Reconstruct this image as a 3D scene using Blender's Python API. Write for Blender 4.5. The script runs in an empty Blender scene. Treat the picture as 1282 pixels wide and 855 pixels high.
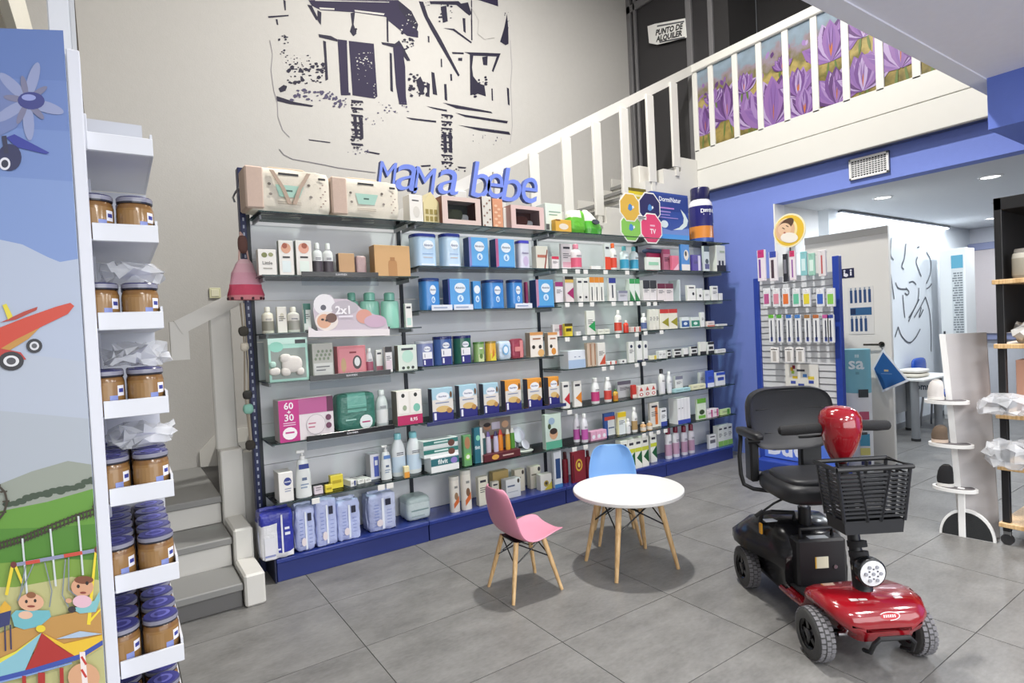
import bpy, bmesh, math, random
from mathutils import Vector, Matrix
random.seed(7)
S = bpy.context.scene
COL = S.collection
PI = math.pi

# ------------------------------------------------------------------ camera
FPX = 726.859                       # focal length in pixels of a 1282 x 855 frame
RX = Vector((0.824075, -0.564412, -0.048359))    # camera right in the world
RD = Vector((-0.052766, 0.008517, -0.998571))    # camera down
RF = Vector((0.564017, 0.825449, -0.022763))     # camera forward
EYE = Vector((0.0, 0.0, 1.587))
cam = bpy.data.objects.new('camera', bpy.data.cameras.new('camera'))
COL.objects.link(cam)
cam.data.sensor_width = 36.0
cam.data.lens = 36.0 * FPX / 1282.0
cam.data.clip_start = 0.02
cam.matrix_world = Matrix(((RX.x, -RD.x, -RF.x, EYE.x), (RX.y, -RD.y, -RF.y, EYE.y), (RX.z, -RD.z, -RF.z, EYE.z), (0, 0, 0, 1)))
S.camera = cam

# ------------------------------------------------------------------ world, exposure
S.view_settings.view_transform = 'Standard'
S.view_settings.look = 'None'
S.view_settings.gamma = 1.0
S.view_settings.use_curve_mapping = False
S.view_settings.exposure = 0.09
W = bpy.data.worlds.new('room_air'); S.world = W; W.use_nodes = True
W.node_tree.nodes['Background'].inputs[0].default_value = (0.80, 0.83, 0.90, 1)
W.node_tree.nodes['Background'].inputs[1].default_value = 0.30

# ------------------------------------------------------------------ large lights (ceiling lamps)
def lamp(name, kind, loc, energy, color=(1, 1, 1), size=0.3, size_y=None, rot=(0, 0, 0), spot=None, blend=0.5):
    d = bpy.data.lights.new(name, kind); d.energy = energy; d.color = color
    if kind == 'AREA':
        d.size = size
        if size_y: d.shape = 'RECTANGLE'; d.size_y = size_y
        else: d.shape = 'DISK'
    elif kind == 'SPOT':
        d.spot_size = math.radians(spot or 100); d.spot_blend = blend; d.shadow_soft_size = size
    else: d.shadow_soft_size = size
    o = bpy.data.objects.new(name, d); COL.objects.link(o); o.location = loc; o.rotation_euler = rot
    return o
WARM = (1.0, 0.97, 0.92); COOL = (0.90, 0.95, 1.0)
HIGH_LAMPS = [((2.9, 3.0, 6.20), 260, .12), ((0.7, 2.6, 6.24), 42, .5), ((4.4, 2.6, 6.24), 34, .5)]
for i, (p, e, r) in enumerate(HIGH_LAMPS):
    lamp('high_ceiling_lamp_light', 'AREA', p, e, WARM, r * 2)
SOFFIT_LAMPS = [(0.6, -0.9), (2.6, -0.9), (4.4, -0.6), (1.6, -2.4), (3.6, -2.4)]
for p in SOFFIT_LAMPS:
    lamp('soffit_panel_light', 'AREA', (p[0], p[1], 3.02), 48, (1.0, 0.98, 0.95), 0.58, 0.58)
BACK_LAMPS = [(6.886, 2.89), (6.90, 1.964), (10.2, 2.89), (8.3, 1.0)]
for p in BACK_LAMPS:
    lamp('downlight_light', 'AREA', (p[0], p[1], 2.775), 15, COOL, 0.14)
lamp('back_room_panel_light', 'AREA', (9.0, 2.15, 2.775), 30, COOL, 0.55, 0.55)

# added fill light behind the viewer, set at an assumed, unseen window
lamp('added_front_fill', 'AREA', (1.9, -3.9, 1.55), 165, (0.97, 0.985, 1.0), 6.4, 2.5, (math.radians(90), 0, 0))

# ------------------------------------------------------------------ pixel -> place helpers (a sight line met with a real plane)
def ray(x, y):
    return RX * (x - 641.0) + RD * (y - 427.5) + RF * FPX
def onY(x, y, Y): d = ray(x, y); return EYE + d * (Y / d.y)
def onX(x, y, X): d = ray(x, y); return EYE + d * (X / d.x)
def onZ(x, y, Z): d = ray(x, y); return EYE + d * ((Z - EYE.z) / d.z)

# ------------------------------------------------------------------ colours and materials
def lin(c):
    return c / 12.92 if c <= 0.04045 else ((c + 0.055) / 1.055) ** 2.4
def hexc(h):
    if isinstance(h, tuple): return h
    h = h.lstrip('#')
    if len(h) == 3: h = ''.join(c * 2 for c in h)
    return tuple(lin(int(h[i:i + 2], 16) / 255.0) for i in (0, 2, 4))
def new_mat(name):
    m = bpy.data.materials.new(name); m.use_nodes = True
    nt = m.node_tree; b = nt.nodes['Principled BSDF']
    return m, nt, b
def paint(name, rough=.5, metal=0.0, coat=0.0, bump=0.0, bscale=60.0, var=0.0, trans=0.0):
    """paint/print/plastic whose colour is stored on the faces"""
    m, nt, b = new_mat(name)
    a = nt.nodes.new('ShaderNodeAttribute'); a.attribute_name = 'Col'
    src = a.outputs['Color']
    tc = nt.nodes.new('ShaderNodeTexCoord')
    if var > 0:
        n = nt.nodes.new('ShaderNodeTexNoise'); n.inputs['Scale'].default_value = bscale * .25; n.inputs['Detail'].default_value = 5
        nt.links.new(tc.outputs['Object'], n.inputs['Vector'])
        mp = nt.nodes.new('ShaderNodeMapRange'); mp.inputs['To Min'].default_value = 1 - var; mp.inputs['To Max'].default_value = 1 + var
        nt.links.new(n.outputs['Fac'], mp.inputs['Value'])
        mx = nt.nodes.new('ShaderNodeVectorMath'); mx.operation = 'SCALE'
        nt.links.new(src, mx.inputs[0]); nt.links.new(mp.outputs[0], mx.inputs['Scale'])
        src = mx.outputs[0]
    nt.links.new(src, b.inputs['Base Color'])
    b.inputs['Roughness'].default_value = rough; b.inputs['Metallic'].default_value = metal
    b.inputs['Coat Weight'].default_value = coat; b.inputs['Coat Roughness'].default_value = .06
    if trans: b.inputs['Transmission Weight'].default_value = trans
    if bump > 0:
        n = nt.nodes.new('ShaderNodeTexNoise'); n.inputs['Scale'].default_value = bscale; n.inputs['Detail'].default_value = 4
        nt.links.new(tc.outputs['Object'], n.inputs['Vector'])
        bp = nt.nodes.new('ShaderNodeBump'); bp.inputs['Strength'].default_value = bump; bp.inputs['Distance'].default_value = .01
        nt.links.new(n.outputs['Fac'], bp.inputs['Height']); nt.links.new(bp.outputs[0], b.inputs['Normal'])
    return m
MAT = {
    'matte': paint('matte_paint', .75), 'wall': paint('wall_plaster', .85, bump=.12, bscale=90, var=.03),
    'satin': paint('satin_paint', .45), 'print': paint('printed_card', .42), 'gloss': paint('gloss_plastic', .2),
    'lacquer': paint('red_lacquer', .16, coat=1.0), 'metal': paint('bare_metal', .28, metal=1.0),
    'rubber': paint('rubber', .8, bump=.3, bscale=200), 'cloth': paint('woven_cloth', .9, bump=.35, bscale=320, var=.05),
    'vinyl': paint('black_vinyl', .42, bump=.12, bscale=260), 'foil': paint('plastic_wrap', .3, bump=.5, bscale=38, var=.06),
    'wood': None, 'trim': paint('white_joinery', .5, bump=.04, bscale=30, var=.015),
}
def wood_mat():
    m, nt, b = new_mat('beech_wood')
    tc = nt.nodes.new('ShaderNodeTexCoord'); mp = nt.nodes.new('ShaderNodeMapping'); mp.inputs['Scale'].default_value = (40, 40, 3)
    n = nt.nodes.new('ShaderNodeTexNoise'); n.inputs['Scale'].default_value = 2.2; n.inputs['Detail'].default_value = 6
    cr = nt.nodes.new('ShaderNodeValToRGB')
    cr.color_ramp.elements[0].color = (*hexc('#c39a66'), 1); cr.color_ramp.elements[1].color = (*hexc('#ecca98'), 1)
    cr.color_ramp.elements[0].position = .3; cr.color_ramp.elements[1].position = .7
    nt.links.new(tc.outputs['Object'], mp.inputs[0]); nt.links.new(mp.outputs[0], n.inputs['Vector'])
    nt.links.new(n.outputs['Fac'], cr.inputs[0]); nt.links.new(cr.outputs[0], b.inputs['Base Color'])
    b.inputs['Roughness'].default_value = .45
    return m
MAT['wood'] = wood_mat()
def tile_mat():
    m, nt, b = new_mat('grey_stoneware_tile')
    tc = nt.nodes.new('ShaderNodeTexCoord'); oi = nt.nodes.new('ShaderNodeObjectInfo')
    ad = nt.nodes.new('ShaderNodeVectorMath'); ad.operation = 'ADD'
    sc = nt.nodes.new('ShaderNodeVectorMath'); sc.operation = 'SCALE'; sc.inputs['Scale'].default_value = 31.0
    nt.links.new(oi.outputs['Random'], sc.inputs[0]); nt.links.new(tc.outputs['Object'], ad.inputs[0]); nt.links.new(sc.outputs[0], ad.inputs[1])
    mp = nt.nodes.new('ShaderNodeMapping'); mp.inputs['Scale'].default_value = (1.0, 2.0, 1)
    nt.links.new(ad.outputs[0], mp.inputs[0])
    n1 = nt.nodes.new('ShaderNodeTexNoise'); n1.inputs['Scale'].default_value = 3.2; n1.inputs['Detail'].default_value = 9; n1.inputs['Roughness'].default_value = .68
    n2 = nt.nodes.new('ShaderNodeTexNoise'); n2.inputs['Scale'].default_value = 34; n2.inputs['Detail'].default_value = 5
    nt.links.new(mp.outputs[0], n1.inputs['Vector']); nt.links.new(mp.outputs[0], n2.inputs['Vector'])
    cr = nt.nodes.new('ShaderNodeValToRGB')
    cr.color_ramp.elements[0].position = .30; cr.color_ramp.elements[0].color = (*hexc('#666563'), 1)
    cr.color_ramp.elements[1].position = .72; cr.color_ramp.elements[1].color = (*hexc('#8e8d8b'), 1)
    mix = nt.nodes.new('ShaderNodeMath'); mix.operation = 'MULTIPLY_ADD'; mix.inputs[1].default_value = .72
    ml = nt.nodes.new('ShaderNodeMath'); ml.operation = 'MULTIPLY'; ml.inputs[1].default_value = .28
    nt.links.new(n2.outputs['Fac'], ml.inputs[0]); nt.links.new(n1.outputs['Fac'], mix.inputs[0]); nt.links.new(ml.outputs[0], mix.inputs[2])
    nt.links.new(mix.outputs[0], cr.inputs[0]); nt.links.new(cr.outputs[0], b.inputs['Base Color'])
    rr = nt.nodes.new('ShaderNodeMapRange'); rr.inputs['To Min'].default_value = .32; rr.inputs['To Max'].default_value = .5
    nt.links.new(n1.outputs['Fac'], rr.inputs['Value']); nt.links.new(rr.outputs[0], b.inputs['Roughness'])
    return m
MAT['tile'] = tile_mat()
def glass_mat(name, tint, refl=.10, rough=.03):
    """thin clear sheet: what is behind shows through, with a Fresnel reflection"""
    m, nt, b = new_mat(name); nt.nodes.remove(b)
    out = nt.nodes['Material Output']
    t = nt.nodes.new('ShaderNodeBsdfTransparent'); t.inputs[0].default_value = (*hexc(tint), 1)
    g = nt.nodes.new('ShaderNodeBsdfGlossy'); g.inputs['Roughness'].default_value = rough
    f = nt.nodes.new('ShaderNodeLayerWeight'); f.inputs[0].default_value = refl
    mx = nt.nodes.new('ShaderNodeMixShader')
    nt.links.new(f.outputs['Fresnel'], mx.inputs[0]); nt.links.new(t.outputs[0], mx.inputs[1]); nt.links.new(g.outputs[0], mx.inputs[2])
    nt.links.new(mx.outputs[0], out.inputs[0])
    return m
MAT['glass'] = glass_mat('shelf_glass', '#f1f8f5', .10)
MAT['clear'] = glass_mat('clear_plastic', '#eef1f4', .12, .25)
def film_mat():
    m, nt, b = new_mat('thin_plastic_film')
    out = nt.nodes['Material Output']; b.inputs['Base Color'].default_value = (.8, .82, .86, 1); b.inputs['Roughness'].default_value = .22
    t = nt.nodes.new('ShaderNodeBsdfTransparent'); mx = nt.nodes.new('ShaderNodeMixShader'); mx.inputs[0].default_value = .42
    nt.links.new(t.outputs[0], mx.inputs[1]); nt.links.new(b.outputs[0], mx.inputs[2]); nt.links.new(mx.outputs[0], out.inputs[0])
    return m
MAT['film'] = film_mat()
def emit_mat(name, col, power):
    m, nt, b = new_mat(name)
    b.inputs['Base Color'].default_value = (*hexc(col), 1)
    b.inputs['Emission Color'].default_value = (*hexc(col), 1); b.inputs['Emission Strength'].default_value = power
    return m
MAT['lamp'] = emit_mat('lamp_diffuser', '#ffffff', 4.0)
MAT['led'] = emit_mat('led_strip', '#eef4ff', 5.0)
def crocus_mat():
    """printed photograph: pale sky above an olive and straw field"""
    m, nt, b = new_mat('printed_flower_field')
    tc = nt.nodes.new('ShaderNodeTexCoord'); sx = nt.nodes.new('ShaderNodeSeparateXYZ')
    nt.links.new(tc.outputs['Object'], sx.inputs[0])
    n = nt.nodes.new('ShaderNodeTexNoise'); n.inputs['Scale'].default_value = 9; n.inputs['Detail'].default_value = 6
    nt.links.new(tc.outputs['Object'], n.inputs['Vector'])
    ma = nt.nodes.new('ShaderNodeMath'); ma.operation = 'MULTIPLY_ADD'; ma.inputs[1].default_value = .55
    nt.links.new(n.outputs['Fac'], ma.inputs[0]); nt.links.new(sx.outputs['Z'], ma.inputs[2])
    mr = nt.nodes.new('ShaderNodeMapRange'); mr.inputs['From Min'].default_value = .72; mr.inputs['From Max'].default_value = 1.8
    nt.links.new(ma.outputs[0], mr.inputs['Value'])
    cr = nt.nodes.new('ShaderNodeValToRGB'); e = cr.color_ramp.elements
    e[0].position = 0; e[0].color = (*hexc('#4a4920'), 1); e[1].position = 1; e[1].color = (*hexc('#8a9cae'), 1)
    for p, c in ((.2, '#9a8648'), (.35, '#5f5a2a'), (.5, '#a8965a'), (.62, '#6f6a40'), (.74, '#8a7c86'), (.82, '#7c8c98')):
        k = e.new(p); k.color = (*hexc(c), 1)
    nt.links.new(mr.outputs[0], cr.inputs[0]); nt.links.new(cr.outputs[0], b.inputs['Base Color'])
    b.inputs['Roughness'].default_value = .35
    return m
MAT['crocus'] = crocus_mat()

# ------------------------------------------------------------------ mesh builder
_glyphs = {}
def glyphs(s, bold):
    k = (s, bold)
    if k not in _glyphs:
        cu = bpy.data.curves.new('t', 'FONT'); cu.body = s; cu.size = 1.0; cu.align_x = 'CENTER'; cu.resolution_u = 2; cu.offset = bold
        cu.fill_mode = 'FRONT'
        o = bpy.data.objects.new('t', cu); COL.objects.link(o)
        me = o.to_mesh()
        vs = [(v.co.x, v.co.y) for v in me.vertices]; fs = [tuple(p.vertices) for p in me.polygons]
        o.to_mesh_clear(); bpy.data.objects.remove(o); bpy.data.curves.remove(cu)
        ys = [v[1] for v in vs] or [0]; xs = [v[0] for v in vs] or [0]
        _glyphs[k] = (vs, fs, min(ys), max(ys), min(xs), max(xs))
    return _glyphs[k]

class MB:
    def __init__(self): self.v = []; self.f = []; self.c = []; self.s = []
    def face(self, pts, col, smooth=False):
        n = len(self.v); self.v += [tuple(p) for p in pts]
        self.f.append(tuple(range(n, n + len(pts)))); self.c.append(hexc(col)); self.s.append(smooth)
    def box(self, x0, x1, y0, y1, z0, z1, col, bev=0.0, front=None, top=None, side=None):
        fc = hexc(front if front is not None else col); tp = hexc(top if top is not None else col); sd = hexc(side if side is not None else col); bc = hexc(col)
        b = min(bev, (x1 - x0) * .3, (y1 - y0) * .3, (z1 - z0) * .3)
        n = len(self.v)
        if b <= 0:
            self.v += [(x, y, z) for z in (z0, z1) for y in (y0, y1) for x in (x0, x1)]
            for q, c in (((0, 2, 3, 1), bc), ((4, 5, 7, 6), tp), ((0, 1, 5, 4), fc), ((2, 6, 7, 3), bc), ((0, 4, 6, 2), sd), ((1, 3, 7, 5), sd)):
                self.f.append(tuple(n + i for i in q)); self.c.append(c); self.s.append(False)
            return self
        X = (x0, x1); Y = (y0, y1); Z = (z0, z1); idx = {}
        for i in (0, 1):
            for j in (0, 1):
                for k in (0, 1):
                    sx, sy, sz = (1 - 2 * i) * b, (1 - 2 * j) * b, (1 - 2 * k) * b
                    for ax, p in ((0, (X[i], Y[j] + sy, Z[k] + sz)), (1, (X[i] + sx, Y[j], Z[k] + sz)), (2, (X[i] + sx, Y[j] + sy, Z[k]))):
                        idx[(i, j, k, ax)] = len(self.v); self.v.append(p)
        def add(q, c): self.f.append(tuple(q)); self.c.append(c); self.s.append(False)
        g = lambda i, j, k, a: idx[(i, j, k, a)]
        add([g(0, 0, 0, 0), g(0, 0, 1, 0), g(0, 1, 1, 0), g(0, 1, 0, 0)], sd); add([g(1, 0, 0, 0), g(1, 1, 0, 0), g(1, 1, 1, 0), g(1, 0, 1, 0)], sd)
        add([g(0, 0, 0, 1), g(1, 0, 0, 1), g(1, 0, 1, 1), g(0, 0, 1, 1)], fc); add([g(0, 1, 0, 1), g(0, 1, 1, 1), g(1, 1, 1, 1), g(1, 1, 0, 1)], bc)
        add([g(0, 0, 0, 2), g(0, 1, 0, 2), g(1, 1, 0, 2), g(1, 0, 0, 2)], bc); add([g(0, 0, 1, 2), g(1, 0, 1, 2), g(1, 1, 1, 2), g(0, 1, 1, 2)], tp)
        for i in (0, 1):
            for j in (0, 1):
                q = [g(i, j, 0, 0), g(i, j, 0, 1), g(i, j, 1, 1), g(i, j, 1, 0)]; add(q if (i == j) else q[::-1], fc if j == 0 else bc)
            for k in (0, 1):
                q = [g(i, 0, k, 0), g(i, 1, k, 0), g(i, 1, k, 2), g(i, 0, k, 2)]; add(q if (i == k) else q[::-1], tp if k else bc)
        for j in (0, 1):
            for k in (0, 1):
                q = [g(0, j, k, 1), g(0, j, k, 2), g(1, j, k, 2), g(1, j, k, 1)]; add(q if (j == k) else q[::-1], tp if k else fc if j == 0 else bc)
        for i in (0, 1):
            for j in (0, 1):
                for k in (0, 1):
                    q = [g(i, j, k, 0), g(i, j, k, 1), g(i, j, k, 2)]; add(q if (i + j + k) % 2 else q[::-1], bc)
        return self
    def ring(self, pts):
        n = len(self.v); self.v += [tuple(p) for p in pts]; return list(range(n, n + len(pts)))
    def loft(self, rings, cols, smooth=True, cap0=True, cap1=True, closed=True):
        R = [self.ring(r) for r in rings]
        if not isinstance(cols, list): cols = [cols] * len(R)
        cols = [hexc(c) for c in cols]
        n = len(R[0])
        for a in range(len(R) - 1):
            for i in range(n if closed else n - 1):
                j = (i + 1) % n
                self.f.append((R[a][i], R[a][j], R[a + 1][j], R[a + 1][i])); self.c.append(cols[a]); self.s.append(smooth)
        if cap0: self.f.append(tuple(R[0][::-1])); self.c.append(cols[0]); self.s.append(False)
        if cap1: self.f.append(tuple(R[-1])); self.c.append(cols[-1]); self.s.append(False)
        return self
    def lathe(self, prof, cx=0, cy=0, z=0, n=20, sx=1, sy=1, smooth=True, cap0=True, cap1=True):
        """prof: (radius, height, colour)"""
        rings = [[(cx + r * sx * math.cos(2 * PI * i / n), cy + r * sy * math.sin(2 * PI * i / n), z + h) for i in range(n)] for r, h, c in prof]
        return self.loft(rings, [c for r, h, c in prof], smooth, cap0, cap1)
    def tube(self, path, r, col, n=8, caps=True):
        path = [Vector(p) for p in path]; rings = []
        if not isinstance(r, (list, tuple)): r = [r] * len(path)
        prev = None
        for i, p in enumerate(path):
            t = (path[min(i + 1, len(path) - 1)] - path[max(i - 1, 0)]).normalized()
            if prev is None:
                a = Vector((0, 0, 1)) if abs(t.z) < .9 else Vector((1, 0, 0)); u = t.cross(a).normalized()
            else: u = (prev - t * prev.dot(t)).normalized()
            w = t.cross(u); prev = u
            rings.append([p + (u * math.cos(2 * PI * k / n) + w * math.sin(2 * PI * k / n)) * r[i] for k in range(n)])
        return self.loft(rings, col, True, caps, caps)
    def pillow(self, w, d, h, colf, n=6, k=6, cx=0, cy=0, z=0, wob=0.0, rnd=None):
        """rounded soft block standing on z; colf is a colour or a function of (u,v,w) in -1..1"""
        verts = {}
        def vid(p):
            q = tuple(round(a, 5) for a in p)
            if q not in verts:
                s = (abs(p[0]) ** k + abs(p[1]) ** k + abs(p[2]) ** k) ** (-1.0 / k)
                x, y, zz = p[0] * s, p[1] * s, p[2] * s
                j = [(rnd.random() - .5) * wob if (wob and rnd) else 0 for _ in range(3)]
                verts[q] = len(self.v)
                self.v.append((cx + x * w / 2 + j[0], cy + y * d / 2 + j[1], max(z, z + h / 2 + zz * h / 2 + j[2])))
            return verts[q]
        for ax in range(3):
            for sg in (-1, 1):
                for i in range(n):
                    for jx in range(n):
                        q = []
                        for (a, b) in ((i, jx), (i + 1, jx), (i + 1, jx + 1), (i, jx + 1)):
                            p = [0, 0, 0]; p[ax] = sg; p[(ax + 1) % 3] = -1 + 2 * a / n; p[(ax + 2) % 3] = -1 + 2 * b / n
                            q.append(p)
                        ids = [vid(p) for p in q]
                        if sg < 0: ids = ids[::-1]
                        m = [sum(p[t] for p in q) / 4 for t in range(3)]
                        self.f.append(tuple(ids)); self.c.append(hexc(colf(*m) if callable(colf) else colf)); self.s.append(True)
        return self
    def prism(self, poly, o, u, v, n, depth, col, side=None, smooth=False):
        """polygon (a,b) in the frame o + a u + b v, extruded by depth along n"""
        o, u, v, n = Vector(o), Vector(u), Vector(v), Vector(n)
        A = [o + u * a + v * b for a, b in poly]; B = [p + n * depth for p in A]
        self.face(B, col); self.face(A[::-1], col)
        for i in range(len(A)):
            j = (i + 1) % len(A); self.face([A[i], A[j], B[j], B[i]], side or col, smooth)
        return self
    def text(self, s, o, u, v, h, col, bold=.012, maxw=None):
        """flat lettering centred on o; h is the height of the glyphs"""
        vs, fs, y0, y1, x0, x1 = glyphs(s, bold)
        if not vs: return self
        k = h / max(y1 - y0, 1e-4); kx = k
        if maxw and (x1 - x0) * k > maxw: kx = maxw / (x1 - x0)
        o, u, v = Vector(o), Vector(u), Vector(v); n = len(self.v); c = hexc(col)
        for x, y in vs: self.v.append(tuple(o + u * ((x - (x0 + x1) / 2) * kx) + v * ((y - (y0 + y1) / 2) * k)))
        for f in fs: self.f.append(tuple(n + i for i in f)); self.c.append(c); self.s.append(False)
        return self
    def mesh(self, name, sharp=40):
        me = bpy.data.meshes.new(name); me.from_pydata(self.v, [], self.f); 
        at = me.color_attributes.new('Col', 'FLOAT_COLOR', 'CORNER')
        buf = []
        for f, c in zip(self.f, self.c): buf += [c[0], c[1], c[2], 1.0] * len(f)
        at.data.foreach_set('color', buf)
        me.polygons.foreach_set('use_smooth', self.s)
        if any(self.s): me.set_sharp_from_angle(angle=math.radians(sharp))
        me.update()
        return me
    def build(self, name, mat, parent=None, sharp=40):
        return obj(name, self.mesh(name, sharp), mat, parent)

def obj(name, me, mat, parent=None):
    o = bpy.data.objects.new(name, me); COL.objects.link(o)
    if mat is not None and not me.materials: me.materials.append(MAT[mat] if isinstance(mat, str) else mat)
    if parent is not None: o.parent = parent
    return o
def tag(o, label, cat, group=None):
    o['label'] = label; o['category'] = cat
    if group: o['group'] = group
    return o
def thing(name, label, cat, loc=(0, 0, 0), rz=0.0, group=None):
    o = bpy.data.objects.new(name, None); COL.objects.link(o); o.empty_display_size = .05
    o.location = loc; o.rotation_euler = (0, 0, rz)
    return tag(o, label, cat, group)
def struct(name, mb, mat, label, parent=None):
    o = mb.build(name, mat, parent)
    if parent is None: o['kind'] = 'structure'; o['label'] = label
    return o
def dup(root, loc=None, rz=None, label=None, group=None):
    r = root.copy(); COL.objects.link(r)
    if loc is not None: r.location = loc
    if rz is not None: r.rotation_euler = (0, 0, rz)
    if label: r['label'] = label
    if group: r['group'] = group
    for ch in list(root.children):
        c = ch.copy(); COL.objects.link(c); c.parent = r
        for g in list(ch.children):
            d = g.copy(); COL.objects.link(d); d.parent = c
    return r
UX = Vector((1, 0, 0)); UY = Vector((0, 1, 0)); UZ = Vector((0, 0, 1))

# ================================================================== THE SETTING
WALL = '#bfbdb9'; BLUE = '#7c90dc'; WHITE = '#dcdbd5'
# floor slab with joints showing between real tiles
fl = MB().box(-3.2, 11.3, -4.0, 5.66, -.10, -.004, '#4a4a49')
floor = struct('floor', fl, 'matte', 'grey stoneware tiled shop floor')
TX0, TY0, TW, TH = .9755, 2.279, .7995, .605
tm = MB().box(-TW / 2 + .0022, TW / 2 - .0022, -TH / 2 + .0022, TH / 2 - .0022, -.004, 0.0, '#777674').mesh('tile')
tm.materials.append(MAT['tile'])
for i in range(-4, 13):
    for j in range(-4, 6):
        cx = TX0 + (i + .5) * TW; cy = TY0 + (j + .5) * TH
        if cy + TH / 2 > 5.66 or cx - TW / 2 < -3.2 or cx + TW / 2 > 11.3: continue
        if cx > 6.3 and cy > 3.5: continue
        t = bpy.data.objects.new('tile', tm); COL.objects.link(t); t.location = (cx, cy, 0); t.parent = floor
struct('wall_mural', MB().box(-3.2, 6.05, 5.66, 5.86, 0, 6.3, WALL), 'wall', 'tall pale grey wall with the dark house mural')
struct('wall_left', MB().box(-3.4, -3.2, -4.0, 5.86, 0, 6.3, WALL), 'wall', 'pale grey side wall')
rwm = MB(); rwm.box(-3.4, -1.4, -4.2, -4.0, 0, 6.3, WALL); rwm.box(5.2, 11.5, -4.2, -4.0, 0, 6.3, WALL); rwm.box(-1.4, 5.2, -4.2, -4.0, 2.85, 6.3, WALL); rwm.box(-1.4, 5.2, -4.2, -4.0, 0, .25, WALL)
struct('wall_rear', rwm, 'wall', 'pale grey wall behind with an opening for the added window')
wf = struct('added_window', MB().box(-1.4, 5.2, -4.16, -4.12, .25, 2.85, '#e8ecf0'), 'glass', 'unseen window added behind the viewer for the fill light')  # unseen window and mullions, added to go with the front fill light
for x in (-1.4, .78, 2.96, 5.14): MB().box(x, x + .06, -4.18, -4.02, .25, 2.85, '#8a8d92', .004).build('mullion', 'satin', wf)
struct('ceiling', MB().box(-3.4, 11.5, -4.2, 5.86, 6.3, 6.5, '#c9c8c6'), 'wall', 'high white ceiling of the two storey space')
# low ceiling over the front part, with its lighter edge strip
struct('ceiling_soffit', MB().box(-3.2, 11.3, -4.0, 1.35, 3.05, 3.40, '#e4e4ee'), 'wall', 'low pale soffit over the front of the shop')
struct('trim_soffit', MB().box(-3.2, 5.98, 1.35, 1.45, 3.04, 3.40, '#e2e2ea'), 'satin', 'pale edge strip of the low soffit')
struct('ceiling_left_slab', MB().box(-3.2, -.28, 1.45, 5.66, 3.0, 3.35, '#dad6c8'), 'wall', 'cream slab above the stair foot')
for k in range(5):
    struct('trim_slab', MB().box(-.34 - k * .045, -.315 - k * .045, 1.5, 5.6, 2.985, 3.0, '#b9b2a0'), 'satin', 'cream batten under the slab')
# blue dropped beam end
struct('wall_blue_beam', MB().box(4.73, 6.0, .2, 1.35, 2.72, 3.05, '#6c82d6'), 'wall', 'blue dropped beam end under the soffit')
# blue wall with the wide opening to the back room
bw = MB()
bw.box(6.0, 6.16, 3.60, 5.66, 0, 3.12, BLUE); bw.box(6.0, 6.16, -4.0, 3.60, 2.80, 3.12, BLUE); bw.box(6.0, 6.16, -4.0, .3, 0, 2.8, BLUE)
struct('wall_blue', bw, 'wall', 'periwinkle blue wall with a wide opening')
struct('trim_opening', MB().box(5.985, 6.175, 3.585, 3.6, 0, 2.80, '#f0efec'), 'satin', 'white jamb of the opening')
# back room shell
struct('ceiling_back_room', MB().box(6.16, 11.3, -4.0, 5.66, 2.80, 3.04, '#d3d6da'), 'wall', 'white ceiling of the back room')
struct('wall_back_room', MB().box(6.95, 11.3, 3.5, 3.62, 0, 2.80, '#dfe5ea'), 'satin', 'white glossy wall of the back room')
struct('wall_back_room_pier', MB().box(6.16, 6.95, 3.62, 3.74, 0, 2.80, '#e2e3e4'), 'wall', 'white wall beside the back room door')
struct('wall_far', MB().box(11.3, 11.5, -4.2, 5.86, 0, 6.3, '#dcdde2'), 'wall', 'white far wall of the back room')
struct('baseboard_back_room', MB().box(6.95, 11.3, 3.485, 3.5, 0, .07, '#8f9296'), 'satin', 'grey skirting of the back room')

# mezzanine: floor slab, white fascia with balustrade, dark glazed partition
mz = MB().box(5.93, 11.3, -4.0, 4.53, 3.12, 3.36, '#d8d6d0'); struct('mezzanine_slab', mz, 'wall', 'slab of the mezzanine')
struct('landing_slab', MB().box(5.90, 6.6, 4.53, 5.66, 3.2, 3.40, '#8d8c89'), 'wall', 'top landing of the stair')
bal = thing('balcony_balustrade', 'white balcony balustrade with printed crocus panels above blue wall', 'balustrade', (5.9, 1.5, 3.1))
def bpart(name, x0, x1, y0, y1, z0, z1, col, bev=.004, mat='trim'):
    return MB().box(x0 - 5.9, x1 - 5.9, y0 - 1.5, y1 - 1.5, z0 - 3.1, z1 - 3.1, col, bev).build(name, mat, bal)
bpart('lower_fascia', 5.90, 5.96, .5, 4.53, 3.11, 3.375, WHITE)
bpart('upper_fascia', 5.905, 5.96, .5, 4.53, 3.383, 3.62, WHITE)
bpart('metal_edge', 5.895, 5.985, .5, 4.54, 3.095, 3.108, '#8b8b90', .002, 'metal')
bpart('top_rail', 5.885, 5.975, .5, 4.56, 4.545, 4.645, WHITE, .01)
BALY = [4.50, 4.274, 3.954, 3.66, 3.359, 3.059, 2.765, 2.47, 2.177, 1.88, 1.585]
for y in BALY:
    bpart('baluster', 5.905, 5.945, y - .034, y + .034, 3.60, 4.56, WHITE)
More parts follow.
